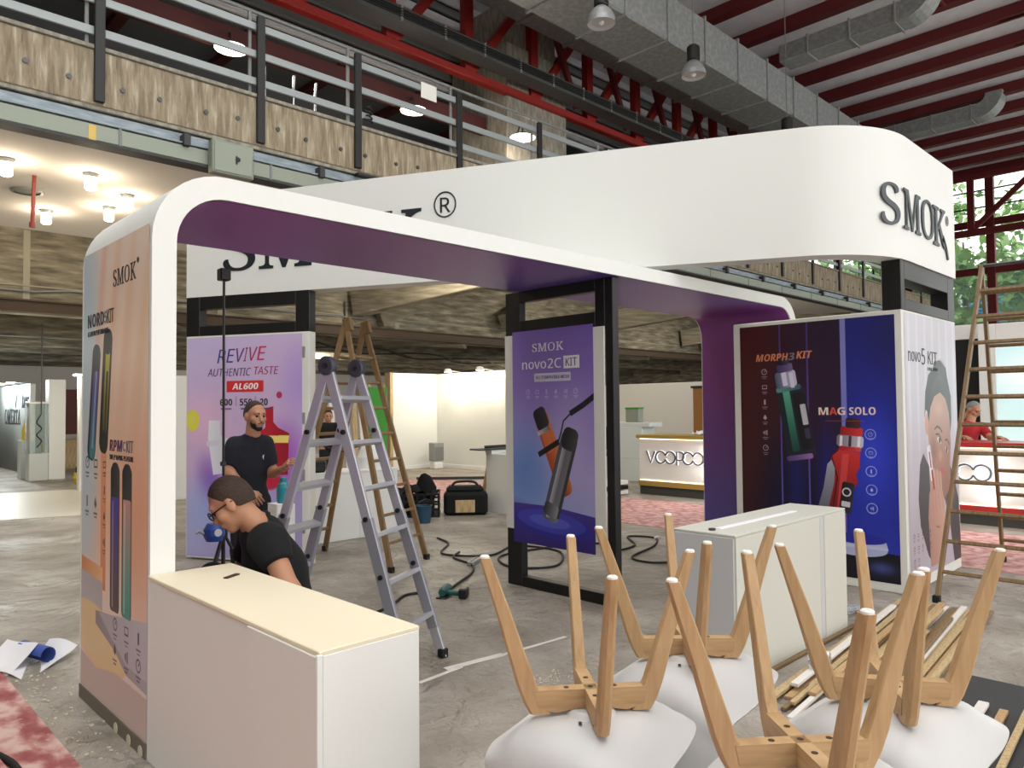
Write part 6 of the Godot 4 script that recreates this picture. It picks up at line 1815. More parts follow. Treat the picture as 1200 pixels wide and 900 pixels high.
func build_floor_things() -> void:
	tag(put("carpet_strip", rbox(Vector3(8.5, 0, -14), Vector3(10.9, 0.006, 14), 0), M.carpet_pink), "pink carpet strip running across the hall floor beyond the stand", "carpet")
	tag(put("carpet_strip", rbox(Vector3(-1.4, 0, -5.75), Vector3(1.0, 0.006, 6), 0), M.carpet_red), "dusty red carpet strip at the lower left corner", "carpet")
	var t := thing("plank_pile", "broken red and bare planks lying at the lower left picture corner", "planks", Vector3(0.66, 0.006, -4.1))
	put("plank", MB.new().bar(Vector3(0.06, 0.02, 0.6), Vector3(0.0, 0.03, -0.7), 0.09, 0.025, Vector3.UP, 0.003), M.carpet_red, t)
	put("plank", MB.new().bar(Vector3(-0.06, 0.04, 0.7), Vector3(-0.12, 0.04, -0.55), 0.07, 0.025, Vector3.UP, 0.003), M.wood_slat, t)
	put("plank", MB.new().bar(Vector3(-0.16, 0.02, 0.7), Vector3(-0.24, 0.02, -0.8), 0.1, 0.025, Vector3.UP, 0.003), M.black_soft, t)
	put("fringe", MB.new().tube(smooth_path([Vector3(0.13, 0.012, 0.6), Vector3(0.1, 0.02, 0.3), Vector3(0.12, 0.012, 0.0), Vector3(0.06, 0.02, -0.3), Vector3(0.08, 0.012, -0.75)]), 0.018, 5), M.black_soft, t)
	t = thing("yellow_batten", "short yellow edged batten by the red carpet at the left edge", "batten", Vector3(0.93, 0.006, -5.6))
	put("batten", rbox(Vector3(-0.12, 0, -0.1), Vector3(0.02, 0.03, 0.1), 0.004), M.yellow, t)
	tag(put("floor_sheet", MB.new().prism(PackedVector2Array([Vector2(-2.0, 15.2), Vector2(3.6, 13.2), Vector2(5.2, 17.6), Vector2(-2.0, 19.4)]), 0.004, Transform3D(Basis(Vector3(1, 0, 0), Vector3(0, 0, -1), Vector3.UP), Vector3.ZERO)), M.pale_sheet), "pale sheet covering the floor at far left before the grey sign wall", "sheet")
	# folded paper with a blue underside
	t = thing("folded_paper", "curled white sheet with blue underside on the floor at the left edge", "paper", Vector3(1.13, 0, -5.72), deg_to_rad(20))
	var g1 := []
	var g2 := []
	for i in 13:
		var r1 := []
		var r2 := []
		for j in 9:
			var u := i / 12.0
			var v := j / 8.0
			r1.append(Vector3(-0.34 + 0.42 * u, 0.008 + 0.1 * pow(u, 3.0) + 0.02 * sin(u * 5 + v * 3) * v, -0.2 + 0.34 * v - 0.12 * u))
			r2.append(Vector3(-0.16 + 0.44 * u, 0.006 + 0.07 * pow(u, 5.0) + 0.015 * sin(u * 6 + v * 4), -0.04 + 0.3 * v - 0.14 * u))
		g1.append(r1)
		g2.append(r2)
	put("sheet", MB.new().sheet(g2, 0.003), M.paper, t)
	put("sheet", MB.new().sheet(g1, 0.003), M.paper, t)
	var roll := []
	for i in 9:
		var r := []
		for j in 11:
			var a := PI * 1.5 * j / 10.0
			r.append(Vector3(0.08 + 0.05 * sin(a) + 0.02 * i / 8.0, 0.062 - 0.05 * cos(a), 0.12 - 0.3 * i / 8.0))
		roll.append(r)
	put("curl", MB.new().sheet(roll, 0.003), M.paper_blue, t)
	# white tape line and plaster crumbs
	t = thing("tape_line", "torn white tape line on the floor between counter and upturned chairs", "tape", Vector3(3.3, 0, -3.6))
	for q in [[-0.56, -0.02, -0.2, -0.05, 0.03], [-0.3, -0.09, 0.15, -0.03, 0.055], [0.1, -0.03, 0.72, 0.02, 0.03]]:
		put("strip", MB.new().bar(Vector3(q[0], 0.003, q[1]), Vector3(q[2], 0.003, q[3]), q[4], 0.003, Vector3.UP), M.tape, t)
	var rng := RandomNumberGenerator.new()
	rng.seed = 9
	var cr := MB.new()
	for k in 60:
		var p := Vector3(3.33 + rng.randfn(0, 0.09), 0.003, -3.1 + rng.randfn(0, 0.07))
		cr.box(Transform3D(Basis.from_euler(Vector3(rng.randf(), rng.randf() * 3, 0)), p), Vector3(0.012, 0.006, 0.008) * rng.randf_range(0.4, 1.2))
	for k in 140:
		var p := Vector3(1.12 + rng.randfn(0, 0.09), 0.003, -3.9 - rng.randf() * 1.6)
		cr.box(Transform3D(Basis.from_euler(Vector3(rng.randf(), rng.randf() * 3, 0)), p), Vector3(0.014, 0.006, 0.01) * rng.randf_range(0.3, 1.3))
	var co := put("plaster_crumbs", cr, M.plaster_spot)
	co.set_meta("kind", "stuff")
	tag(co, "white plaster crumbs scattered on the floor beside tape and portal foot", "rubble")
	# drill, cables, power strip
	t = thing("cordless_drill", "dark green cordless drill lying on the floor beside the aluminium ladder", "drill", Vector3(4.2, 0, -5.15), deg_to_rad(35))
	put("body", MB.new().tube([Vector3(-0.13, 0.045, 0), Vector3(-0.1, 0.045, 0), Vector3(0.05, 0.045, 0), Vector3(0.07, 0.045, 0)], [0.03, 0.042, 0.044, 0.03], 14), M.drill_green, t)
	put("chuck", MB.new().tube([Vector3(0.07, 0.045, 0), Vector3(0.13, 0.045, 0)], [0.026, 0.016], 12), M.black_paint, t)
	put("handle", MB.new().bar(Vector3(-0.07, 0.04, 0.02), Vector3(-0.09, 0.035, 0.17), 0.045, 0.04, Vector3.UP, 0.01), M.drill_green, t)
	put("battery", rbox(Vector3(-0.15, 0.0, 0.15), Vector3(-0.03, 0.09, 0.22), 0.012), M.black_paint, t)
	put("sole", rbox(Vector3(-0.16, 0.0, -0.05), Vector3(0.08, 0.012, 0.05), 0.004), M.black_paint, t)
	var cab := [["black cable looping on the floor left of the purple poster stand", [Vector3(5.9, 0, -7.4), Vector3(5.75, 0, -7.0), Vector3(5.3, 0, -6.55), Vector3(5.6, 0, -6.1), Vector3(6.2, 0, -6.3), Vector3(6.3, 0, -5.7), Vector3(5.7, 0, -5.2), Vector3(5.35, 0, -5.5), Vector3(5.7, 0, -6.0), Vector3(6.6, 0, -5.9)]],
		["black cable running along the floor from drill to power strip", [Vector3(4.25, 0, -5.2), Vector3(4.5, 0, -5.35), Vector3(4.9, 0, -5.6), Vector3(5.15, 0, -5.9), Vector3(5.25, 0, -6.3), Vector3(5.5, 0, -6.5)]],
		["black cable tangled on the floor right of the purple poster stand", [Vector3(6.9, 0, -5.9), Vector3(7.0, 0, -5.5), Vector3(6.8, 0, -5.25), Vector3(7.2, 0, -5.3), Vector3(7.6, 0, -5.7), Vector3(7.75, 0, -5.4), Vector3(7.3, 0, -5.1), Vector3(6.6, 0, -4.9), Vector3(6.5, 0, -4.6), Vector3(6.7, 0, -4.4)]],
		["thin dark cable on the floor behind the aluminium ladder's feet", [Vector3(3.2, 0, -5.0), Vector3(3.6, 0, -5.15), Vector3(3.9, 0, -5.35), Vector3(4.1, 0, -5.3)]]]
	for q in cab:
		var pts := []
		for p in q[1]:
			pts.append(p + Vector3.UP * 0.014)
		tag(put("cable", MB.new().tube(smooth_path(pts, 7), 0.012, 7), M.cable), q[0], "cable", "cables on the floor")
	t = thing("power_strip", "grey power strip on the floor amid the cables", "power strip", Vector3(5.24, 0, -5.95), deg_to_rad(30))
	put("body", rbox(Vector3(-0.14, 0, -0.035), Vector3(0.14, 0.045, 0.035), 0.006), M.lamp_metal, t)
	for k in 4:
		put("socket", disc_at(Vector3(-0.09 + 0.06 * k, 0.045, 0), Vector3.UP, 0.02, 0.002, 12), M.dark_grey, t)
	t = thing("plug", "white plug at the end of the tangled cable right of the poster stand", "plug", Vector3(7.74, 0, -5.36))
	put("body", rbox(Vector3(-0.04, 0, -0.025), Vector3(0.04, 0.04, 0.025), 0.01), M.white_gloss, t)
	# tool crates and bucket
	t = thing("tool_crate", "black plastic crate heaped with tools, left of the tool bag", "crate", Vector3(6.95, 0, -9.35), deg_to_rad(-40))
	var lat := MB.new()
	for k in 9:
		lat.span(Vector3(-0.42 + 0.105 * k - 0.012, 0, 0.28), Vector3(-0.42 + 0.105 * k + 0.012, 0.36, 0.3), 0.002)
		lat.span(Vector3(-0.42 + 0.105 * k - 0.012, 0, -0.3), Vector3(-0.42 + 0.105 * k + 0.012, 0.36, -0.28), 0.002)
	for y in [0.0, 0.11, 0.22, 0.33]:
		lat.span(Vector3(-0.44, y, 0.28), Vector3(0.44, y + 0.03, 0.3), 0.002).span(Vector3(-0.44, y, -0.3), Vector3(0.44, y + 0.03, -0.28), 0.002)
		lat.span(Vector3(-0.44, y, -0.3), Vector3(-0.42, y + 0.03, 0.3), 0.002).span(Vector3(0.42, y, -0.3), Vector3(0.44, y + 0.03, 0.3), 0.002)
	put("lattice", lat, M.black_soft, t)
	put("bottom", rbox(Vector3(-0.43, 0, -0.29), Vector3(0.43, 0.02, 0.29), 0.003), M.black_soft, t)
	t = thing("tool_heap", "dark cloth and tools heaped in the black crate", "tools", Vector3(6.95, 0.02, -9.35), deg_to_rad(-40))
	put("cloth", crumple(0.4, 0.24, 0.26, 12, 11), M.black_cloth, t).position.y = 0.28
	put("bag", MB.new().tube([Vector3(0.2, 0.3, 0), Vector3(0.22, 0.4, 0.0), Vector3(0.2, 0.56, 0.02), Vector3(0.18, 0.62, 0.02)], [0.18, 0.17, 0.1, 0.03], 14), M.black_cloth, t)
	put("pliers", MB.new().tube([Vector3(-0.3, 0.36, 0.1), Vector3(-0.34, 0.55, 0.12)], 0.015, 6), M.chrome, t)
	put("packing", rbox(Vector3(-0.35, 0.02, -0.24), Vector3(0.35, 0.29, 0.24), 0.02), M.black_cloth, t)
	t = thing("tool_bag", "black tool bag with a pale front patch beside the crate", "bag", Vector3(7.58, 0, -8.83), deg_to_rad(-40))
	put("body", rbox(Vector3(-0.32, 0, -0.2), Vector3(0.36, 0.36, 0.2), 0.05), M.black_cloth, t)
	put("lid", rbox(Vector3(-0.28, 0.34, -0.16), Vector3(0.3, 0.44, 0.16), 0.05), M.black_cloth, t)
	put("handle", MB.new().tube(smooth_path([Vector3(-0.2, 0.42, 0), Vector3(-0.12, 0.5, 0), Vector3(0.14, 0.5, 0), Vector3(0.22, 0.42, 0)]), 0.02, 8), M.black_paint, t)
	put("patch", rbox(Vector3(-0.14, 0.05, 0.2), Vector3(0.16, 0.24, 0.208), 0.003), M.wood_slat, t)
	t = thing("bucket", "small dark blue bucket in front of the black crate", "bucket", Vector3(6.6, 0, -8.6))
	put("body", MB.new().lathe(spot(Vector3.ZERO), [Vector2(0, 0), Vector2(0.1, 0), Vector2(0.125, 0.24), Vector2(0.135, 0.25), Vector2(0.12, 0.25), Vector2(0.095, 0.02), Vector2(0, 0.02)], 20), M.bucket_blue, t)
	put("handle", MB.new().tube([Vector3(-0.13, 0.24, 0), Vector3(-0.09, 0.32, 0.04), Vector3(0, 0.35, 0.06), Vector3(0.09, 0.32, 0.04), Vector3(0.13, 0.24, 0)], 0.005, 6), M.steel_bolt, t)
	# light stand with a blue laser level
	t = thing("light_stand", "tall thin black tripod stand behind the seated man", "tripod", Vector3(2.085, 0, -4.886))
	put("pole", MB.new().tube([Vector3(0, 0.3, 0), Vector3(0, 1.1, 0)], 0.013, 8).tube([Vector3(0, 1.1, 0), Vector3(0, 2.56, 0)], 0.0085, 8), M.black_paint, t)
	put("head", rbox(Vector3(-0.035, 2.52, -0.035), Vector3(0.035, 2.6, 0.035), 0.006), M.black_paint, t)
	put("hub", MB.new().lathe(spot(Vector3(0, 0.8, 0)), [Vector2(0, 0), Vector2(0.028, 0.0), Vector2(0.03, 0.07), Vector2(0, 0.075)], 12), M.black_paint, t)
	for k in 3:
		var a := 0.4 + TAU * k / 3.0
		put("leg", MB.new().tube([Vector3(0, 0.84, 0), Vector3(cos(a) * 0.42, 0.0, sin(a) * 0.42)], 0.011, 8), M.black_paint, t)
		put("brace", MB.new().tube([Vector3(0, 0.36, 0), Vector3(cos(a) * 0.21, 0.42, sin(a) * 0.21)], 0.007, 6), M.black_paint, t)
	put("clamp", rbox(Vector3(-0.018, 1.28, -0.015), Vector3(0.014, 1.31, 0.015), 0.004), M.black_paint, t)
	t = thing("laser_level", "small round blue levelling instrument clamped on the tripod stand", "instrument", Vector3(2.005, 0.80, -4.84))
	put("body", MB.new().lathe(spot(Vector3.ZERO), [Vector2(0, -0.005), Vector2(0.05, 0.0), Vector2(0.068, 0.04), Vector2(0.065, 0.08), Vector2(0.045, 0.115), Vector2(0, 0.12)], 18), M.blue_plastic, t)
	put("grip", MB.new().tube([Vector3(-0.06, 0.05, 0), Vector3(-0.1, 0.075, 0.0), Vector3(-0.12, 0.06, 0)], 0.01, 6), M.lamp_metal, t)
	put("window", disc_at(Vector3(0.0, 0.06, 0.055), Vector3(0, 0, 1), 0.025, 0.012, 12), M.glass_lens, t)
	# timber slats by the white counter and at the right corner
	t = thing("slat_pile", "pile of long pale timber slats on the floor along the white counter", "timber", Vector3(5.4, 0, -1.95))
	var r2 := RandomNumberGenerator.new()
	r2.seed = 4
	for k in 30:
		var z := -0.2 + 0.022 * k
		var y: float = [0.012, 0.033, 0.012, 0.055, 0.034][k % 5]
		var x0 := -1.75 + 1.3 * r2.randf() * (0.35 + k / 40.0)
		slat(t, Vector3(x0, y, z + 0.16 + r2.randf_range(-0.02, 0.02)), Vector3(minf(x0 + r2.randf_range(2.0, 2.9), 1.3), y, z - 0.04 + r2.randf_range(-0.02, 0.02)), r2.randf_range(0.026, 0.05), 0.02, [M.wood_slat, M.wood_slat, M.wood, M.tape, M.wood_slat, M.wood_old][k % 6])
	t = thing("paper_roll", "small curled roll of white paper on the timber slats", "paper", Vector3(4.5, 0.06, -1.98), deg_to_rad(20))
	var rr := []
	for i in 5:
		var row := []
		for j in 25:
			var a := TAU * 1.6 * j / 24.0
			var rad := 0.04 - 0.012 * j / 24.0
			row.append(Vector3(-0.09 + 0.045 * i, 0.04 + sin(a) * rad, cos(a) * rad))
		rr.append(row)
	put("roll", MB.new().sheet(rr, 0.002), M.paper, t)
	var fl := []
	for i in 5:
		var row := []
		for j in 9:
			row.append(Vector3(0.09 + 0.1 * j / 8.0, 0.01 + 0.05 * sin(j * 0.6), -0.05 + 0.03 * i + 0.02 * j / 8.0))
		fl.append(row)
	put("flap", MB.new().sheet(fl, 0.002), M.paper, t)
	t = thing("slat_pile", "second pile of timber slats on the dark floor at the lower right corner", "timber", Vector3(4.55, 0, -0.95))
	put("mat", rbox(Vector3(-1.6, 0.0, -0.45), Vector3(0.6, 0.006, 0.7), 0), M.dark_grey, t)
	for k in 9:
		slat(t, Vector3(-0.9 + r2.randf() * 0.2, 0.02 + 0.012 * (k % 2), -0.22 + 0.1 * k), Vector3(0.05 + r2.randf() * 0.12, 0.02 + 0.012 * (k % 2), -0.27 + 0.095 * k), [0.03, 0.05, 0.04][k % 3], 0.02, [M.wood_slat, M.tape, M.wood][k % 3])
	tag(put("plastic_sheet", crumple(0.25, 0.05, 0.2, 31), M.clear_plastic), "crumpled clear plastic at the foot of the white counter by the slats", "plastic")
	get_node("plastic_sheet").position = Vector3(6.0, 0.0, -2.5)

# ------------------------------------------------------------------ people: smooth-minimum fields meshed with surface nets
# shapes: [0, a, b, ra, rb] round cone; [1, centre, radii, basis] ellipsoid; [2, a, b, ra, rb] cone with flat ends
func field_mesh(mb: MB, shapes: Array, cell: float, blend: float, x := Transform3D(), cuts: Array = []) -> void:
	var lo := Vector3.ONE * 1e9
	var hi := -lo
	var bounds := []
	for s in shapes:
		var l: Vector3
		var h: Vector3
		if s[0] == 1:
			var r: float = maxf(s[2].x, maxf(s[2].y, s[2].z))
			l = s[1] - Vector3.ONE * r
			h = s[1] + Vector3.ONE * r
		else:
			var r: float = maxf(s[3], s[4])
			l = s[1].min(s[2]) - Vector3.ONE * r
			h = s[1].max(s[2]) + Vector3.ONE * r
		bounds.append([l, h])
		lo = lo.min(l)
		hi = hi.max(h)
	var pad := blend + cell * 2.5
	lo -= Vector3.ONE * pad
	hi += Vector3.ONE * pad
	var nx := int((hi.x - lo.x) / cell) + 2
	var ny := int((hi.y - lo.y) / cell) + 2
	var nz := int((hi.z - lo.z) / cell) + 2
	var f := PackedFloat32Array()
	f.resize(nx * ny * nz)
	f.fill(1.0)
	for si in shapes.size():
		var s: Array = shapes[si]
		var l: Vector3 = (bounds[si][0] - Vector3.ONE * pad - lo) / cell
		var h: Vector3 = (bounds[si][1] + Vector3.ONE * pad - lo) / cell
		var kind: int = s[0]
		var a: Vector3 = s[1]
		var ba := Vector3.ZERO
		var len2 := 1.0
		var ra := 0.0
		var rb := 0.0
		var rad := Vector3.ONE
		var inv := Basis()
		if kind != 1:
			ba = s[2] - s[1]
			len2 = maxf(ba.length_squared(), 1e-8)
			ra = s[3]
			rb = s[4]
		else:
			rad = s[2]
			inv = (s[3] as Basis).transposed() if s.size() > 3 else Basis()
		var ln := sqrt(len2)
		for k in range(maxi(0, int(l.z)), mini(nz, int(h.z) + 2)):
			for j in range(maxi(0, int(l.y)), mini(ny, int(h.y) + 2)):
				var row := (k * ny + j) * nx
				for i in range(maxi(0, int(l.x)), mini(nx, int(h.x) + 2)):
					var p := lo + Vector3(i, j, k) * cell
					var d := 0.0
					if kind == 1:
						var q := inv * (p - a)
						var e := q / rad
						var k0 := e.length()
						var k1 := (e / rad).length()
						d = k0 * (k0 - 1.0) / maxf(k1, 1e-5)
					else:
						var pa := p - a
						var t := pa.dot(ba) / len2
						var tc := clampf(t, 0.0, 1.0)
						if kind == 0:
							d = (pa - ba * tc).length() - lerpf(ra, rb, tc)
						else:
							d = maxf((pa - ba * t).length() - lerpf(ra, rb, tc), maxf(-t, t - 1.0) * ln)
					var o := f[row + i]
					if blend > 0.0:
						var hh := maxf(blend - absf(o - d), 0.0) / blend
						f[row + i] = minf(o, d) - hh * hh * blend * 0.25
					else:
						f[row + i] = minf(o, d)
	for c in cuts:  # keeps the side that the normal points away from
		for k in nz:
			for j in ny:
				for i in nx:
					var p := lo + Vector3(i, j, k) * cell
					var at := (k * ny + j) * nx + i
					f[at] = maxf(f[at], (p - c[0]).dot(c[1]))
	var vid := PackedInt32Array()
	vid.resize(nx * ny * nz)
	vid.fill(-1)
	var V := PackedVector3Array()
	var N := PackedVector3Array()
	var off := [0, 1, nx, nx + 1, nx * ny, nx * ny + 1, nx * ny + nx, nx * ny + nx + 1]
	var cp := [Vector3(0, 0, 0), Vector3(1, 0, 0), Vector3(0, 1, 0), Vector3(1, 1, 0), Vector3(0, 0, 1), Vector3(1, 0, 1), Vector3(0, 1, 1), Vector3(1, 1, 1)]
	var edges := [[0, 1], [2, 3], [4, 5], [6, 7], [0, 2], [1, 3], [4, 6], [5, 7], [0, 4], [1, 5], [2, 6], [3, 7]]
	for k in nz - 1:
		for j in ny - 1:
			for i in nx - 1:
				var b := (k * ny + j) * nx + i
				var f0 := f[b]
				if absf(f0) > cell * 3.0:
					continue
				var neg := 0
				for q in 8:
					if f[b + off[q]] < 0.0:
						neg += 1
				if neg == 0 or neg == 8:
					continue
				var sum := Vector3.ZERO
				var cnt := 0
				for e in edges:
					var fa := f[b + off[e[0]]]
					var fb := f[b + off[e[1]]]
					if (fa < 0.0) != (fb < 0.0):
						sum += (cp[e[0]] as Vector3).lerp(cp[e[1]], fa / (fa - fb))
						cnt += 1
				vid[b] = V.size()
				V.append(lo + (Vector3(i, j, k) + sum / cnt) * cell)
				var g := Vector3(f[b + off[1]] + f[b + off[3]] + f[b + off[5]] + f[b + off[7]] - f[b] - f[b + off[2]] - f[b + off[4]] - f[b + off[6]],
					f[b + off[2]] + f[b + off[3]] + f[b + off[6]] + f[b + off[7]] - f[b] - f[b + off[1]] - f[b + off[4]] - f[b + off[5]],
					f[b + off[4]] + f[b + off[5]] + f[b + off[6]] + f[b + off[7]] - f[b] - f[b + off[1]] - f[b + off[2]] - f[b + off[3]])
				N.append(g.normalized())
	var st := [1, nx, nx * ny]
	for k in range(1, nz - 1):
		for j in range(1, ny - 1):
			for i in range(1, nx - 1):
				var b := (k * ny + j) * nx + i
				if absf(f[b]) > cell * 2.0:
					continue
				for ax in 3:
					if (f[b] < 0.0) == (f[b + st[ax]] < 0.0):
						continue
					var u: int = st[(ax + 1) % 3]
					var w: int = st[(ax + 2) % 3]
					var q := [vid[b], vid[b - u], vid[b - u - w], vid[b - w]]
					if q.min() < 0:
						continue
					var P := []
					var NN := []
					for m in q:
						P.append(x * V[m])
						NN.append((x.basis * N[m]).normalized())
					mb.tri(P[0], P[1], P[2], NN[0], NN[1], NN[2])
					mb.tri(P[0], P[2], P[3], NN[0], NN[2], NN[3])

func head_shapes() -> Array:
	return [[1, Vector3(0, 0.035, -0.012), Vector3(0.075, 0.096, 0.095)], [1, Vector3(0, -0.045, 0.028), Vector3(0.056, 0.066, 0.064)], [0, Vector3(0, 0.005, 0.088), Vector3(0, -0.03, 0.107), 0.009, 0.014],
		[0, Vector3(-0.034, 0.03, 0.074), Vector3(0.034, 0.03, 0.074), 0.016, 0.016], [0, Vector3(-0.018, -0.062, 0.084), Vector3(0.018, -0.062, 0.084), 0.011, 0.011], [1, Vector3(0, -0.1, 0.062), Vector3(0.03, 0.02, 0.024)],
		[1, Vector3(-0.045, -0.022, 0.055), Vector3(0.024, 0.026, 0.026)], [1, Vector3(0.045, -0.022, 0.055), Vector3(0.024, 0.026, 0.026)],
		[1, Vector3(-0.078, -0.008, -0.012), Vector3(0.011, 0.032, 0.02)], [1, Vector3(0.078, -0.008, -0.012), Vector3(0.011, 0.032, 0.02)], [0, Vector3(0, -0.04, -0.02), Vector3(0, -0.14, -0.035), 0.055, 0.056]]

func face_parts(parent: Node3D, x: Transform3D, hair: Material, hair_drop: float, hairline: float, beard: Material = null, cell := 0.006) -> void:
	var h := MB.new()
	field_mesh(h, [[1, Vector3(0, 0.037, -0.014), Vector3(0.0785, 0.0985, 0.0985)], [1, Vector3(0, 0.0, -0.035), Vector3(0.075, 0.09, 0.078)]], cell, 0.02, x,
		[[Vector3(0, hairline, 0.07), Vector3(0, -0.62, 0.78)], [Vector3(0, hair_drop, -0.03), Vector3(0, -1, 0.25).normalized()]])
	put("hair", h, hair, parent)
	if beard:
		var b := MB.new()
		field_mesh(b, [[1, Vector3(0, -0.046, 0.028), Vector3(0.0585, 0.0685, 0.066)], [1, Vector3(0, -0.1, 0.064), Vector3(0.032, 0.023, 0.026)]], cell, 0.015, x,
			[[Vector3(0, -0.048, 0.05), Vector3(0, 0.9, 0.2).normalized()], [Vector3(0, 0, 0.015), Vector3(0, 0, -1)]])
		put("beard", b, beard, parent)
		put("moustache", MB.new().tube([x * Vector3(-0.026, -0.058, 0.089), x * Vector3(0, -0.049, 0.0985), x * Vector3(0.026, -0.058, 0.089)], 0.006, 6), beard, parent)
	for s in [-1.0, 1.0]:
		put("eye", MB.new().lathe(Transform3D(x.basis, x * Vector3(0.032 * s, 0.006, 0.077)), [Vector2(0, -0.011), Vector2(0.008, -0.008), Vector2(0.011, 0), Vector2(0.008, 0.008), Vector2(0, 0.011)], 10), M.hair_dark, parent)
		put("eyebrow", MB.new().tube([x * Vector3(0.014 * s, 0.028, 0.091), x * Vector3(0.034 * s, 0.033, 0.087), x * Vector3(0.05 * s, 0.026, 0.074)], 0.0045, 6), M.hair_dark, parent)
	put("mouth", MB.new().tube([x * Vector3(-0.022, -0.066, 0.0905), x * Vector3(0, -0.064, 0.0965), x * Vector3(0.022, -0.066, 0.0905)], 0.0035, 6), M.dark_red, parent)

func hand(mb: MB, wrist: Vector3, fwd: Vector3, palm_n: Vector3, side: float, curl: float, cell := 0.0045) -> void:  # fwd along the fingers, palm_n out of the palm, side: which way the thumb goes
	var z := fwd.normalized()
	var y := (-palm_n + z * palm_n.dot(z)).normalized()
	var xa := y.cross(z) * side
	var at := func(a: float, b: float, c: float) -> Vector3: return wrist + xa * a + y * b + z * c
	var sh := [[0, at.call(0.0, 0, -0.03), at.call(0.0, 0, 0.02), 0.026, 0.026], [0, at.call(0.022, 0, 0.03), at.call(0.026, 0, 0.085), 0.017, 0.014], [0, at.call(-0.02, 0, 0.03), at.call(-0.026, 0, 0.08), 0.017, 0.013], [0, at.call(0.0, 0, 0.02), at.call(0.0, 0, 0.085), 0.02, 0.015]]
	field_mesh(mb, sh, cell, 0.012)
	for k in 4:
		var px: float = [0.031, 0.011, -0.01, -0.029][k]
		var L: float = [0.072, 0.08, 0.074, 0.058][k]
		var p: Vector3 = at.call(px, 0, 0.08)
		var f := []
		var ang := 0.12 + 0.05 * k
		for j in 3:
			ang += curl
			var q: Vector3 = p + (z * cos(ang) - y * sin(ang) + xa * (0.1 - 0.07 * k)) * L * [0.45, 0.32, 0.23][j]
			f.append([0, p, q, 0.0095 - 0.001 * j, 0.0088 - 0.001 * j])
			p = q
		field_mesh(mb, f, cell, 0.004)
	field_mesh(mb, [[0, at.call(0.02, -0.004, 0.015), at.call(0.047, -0.012, 0.05), 0.014, 0.0105], [0, at.call(0.047, -0.012, 0.05), at.call(0.054, -0.022, 0.088), 0.0105, 0.0085]], cell, 0.008)

func head_basis(face: Vector3, up := Vector3.UP) -> Basis:
	var z := face.normalized()
	var x := up.cross(z).normalized()
	return Basis(x, z.cross(x), z)

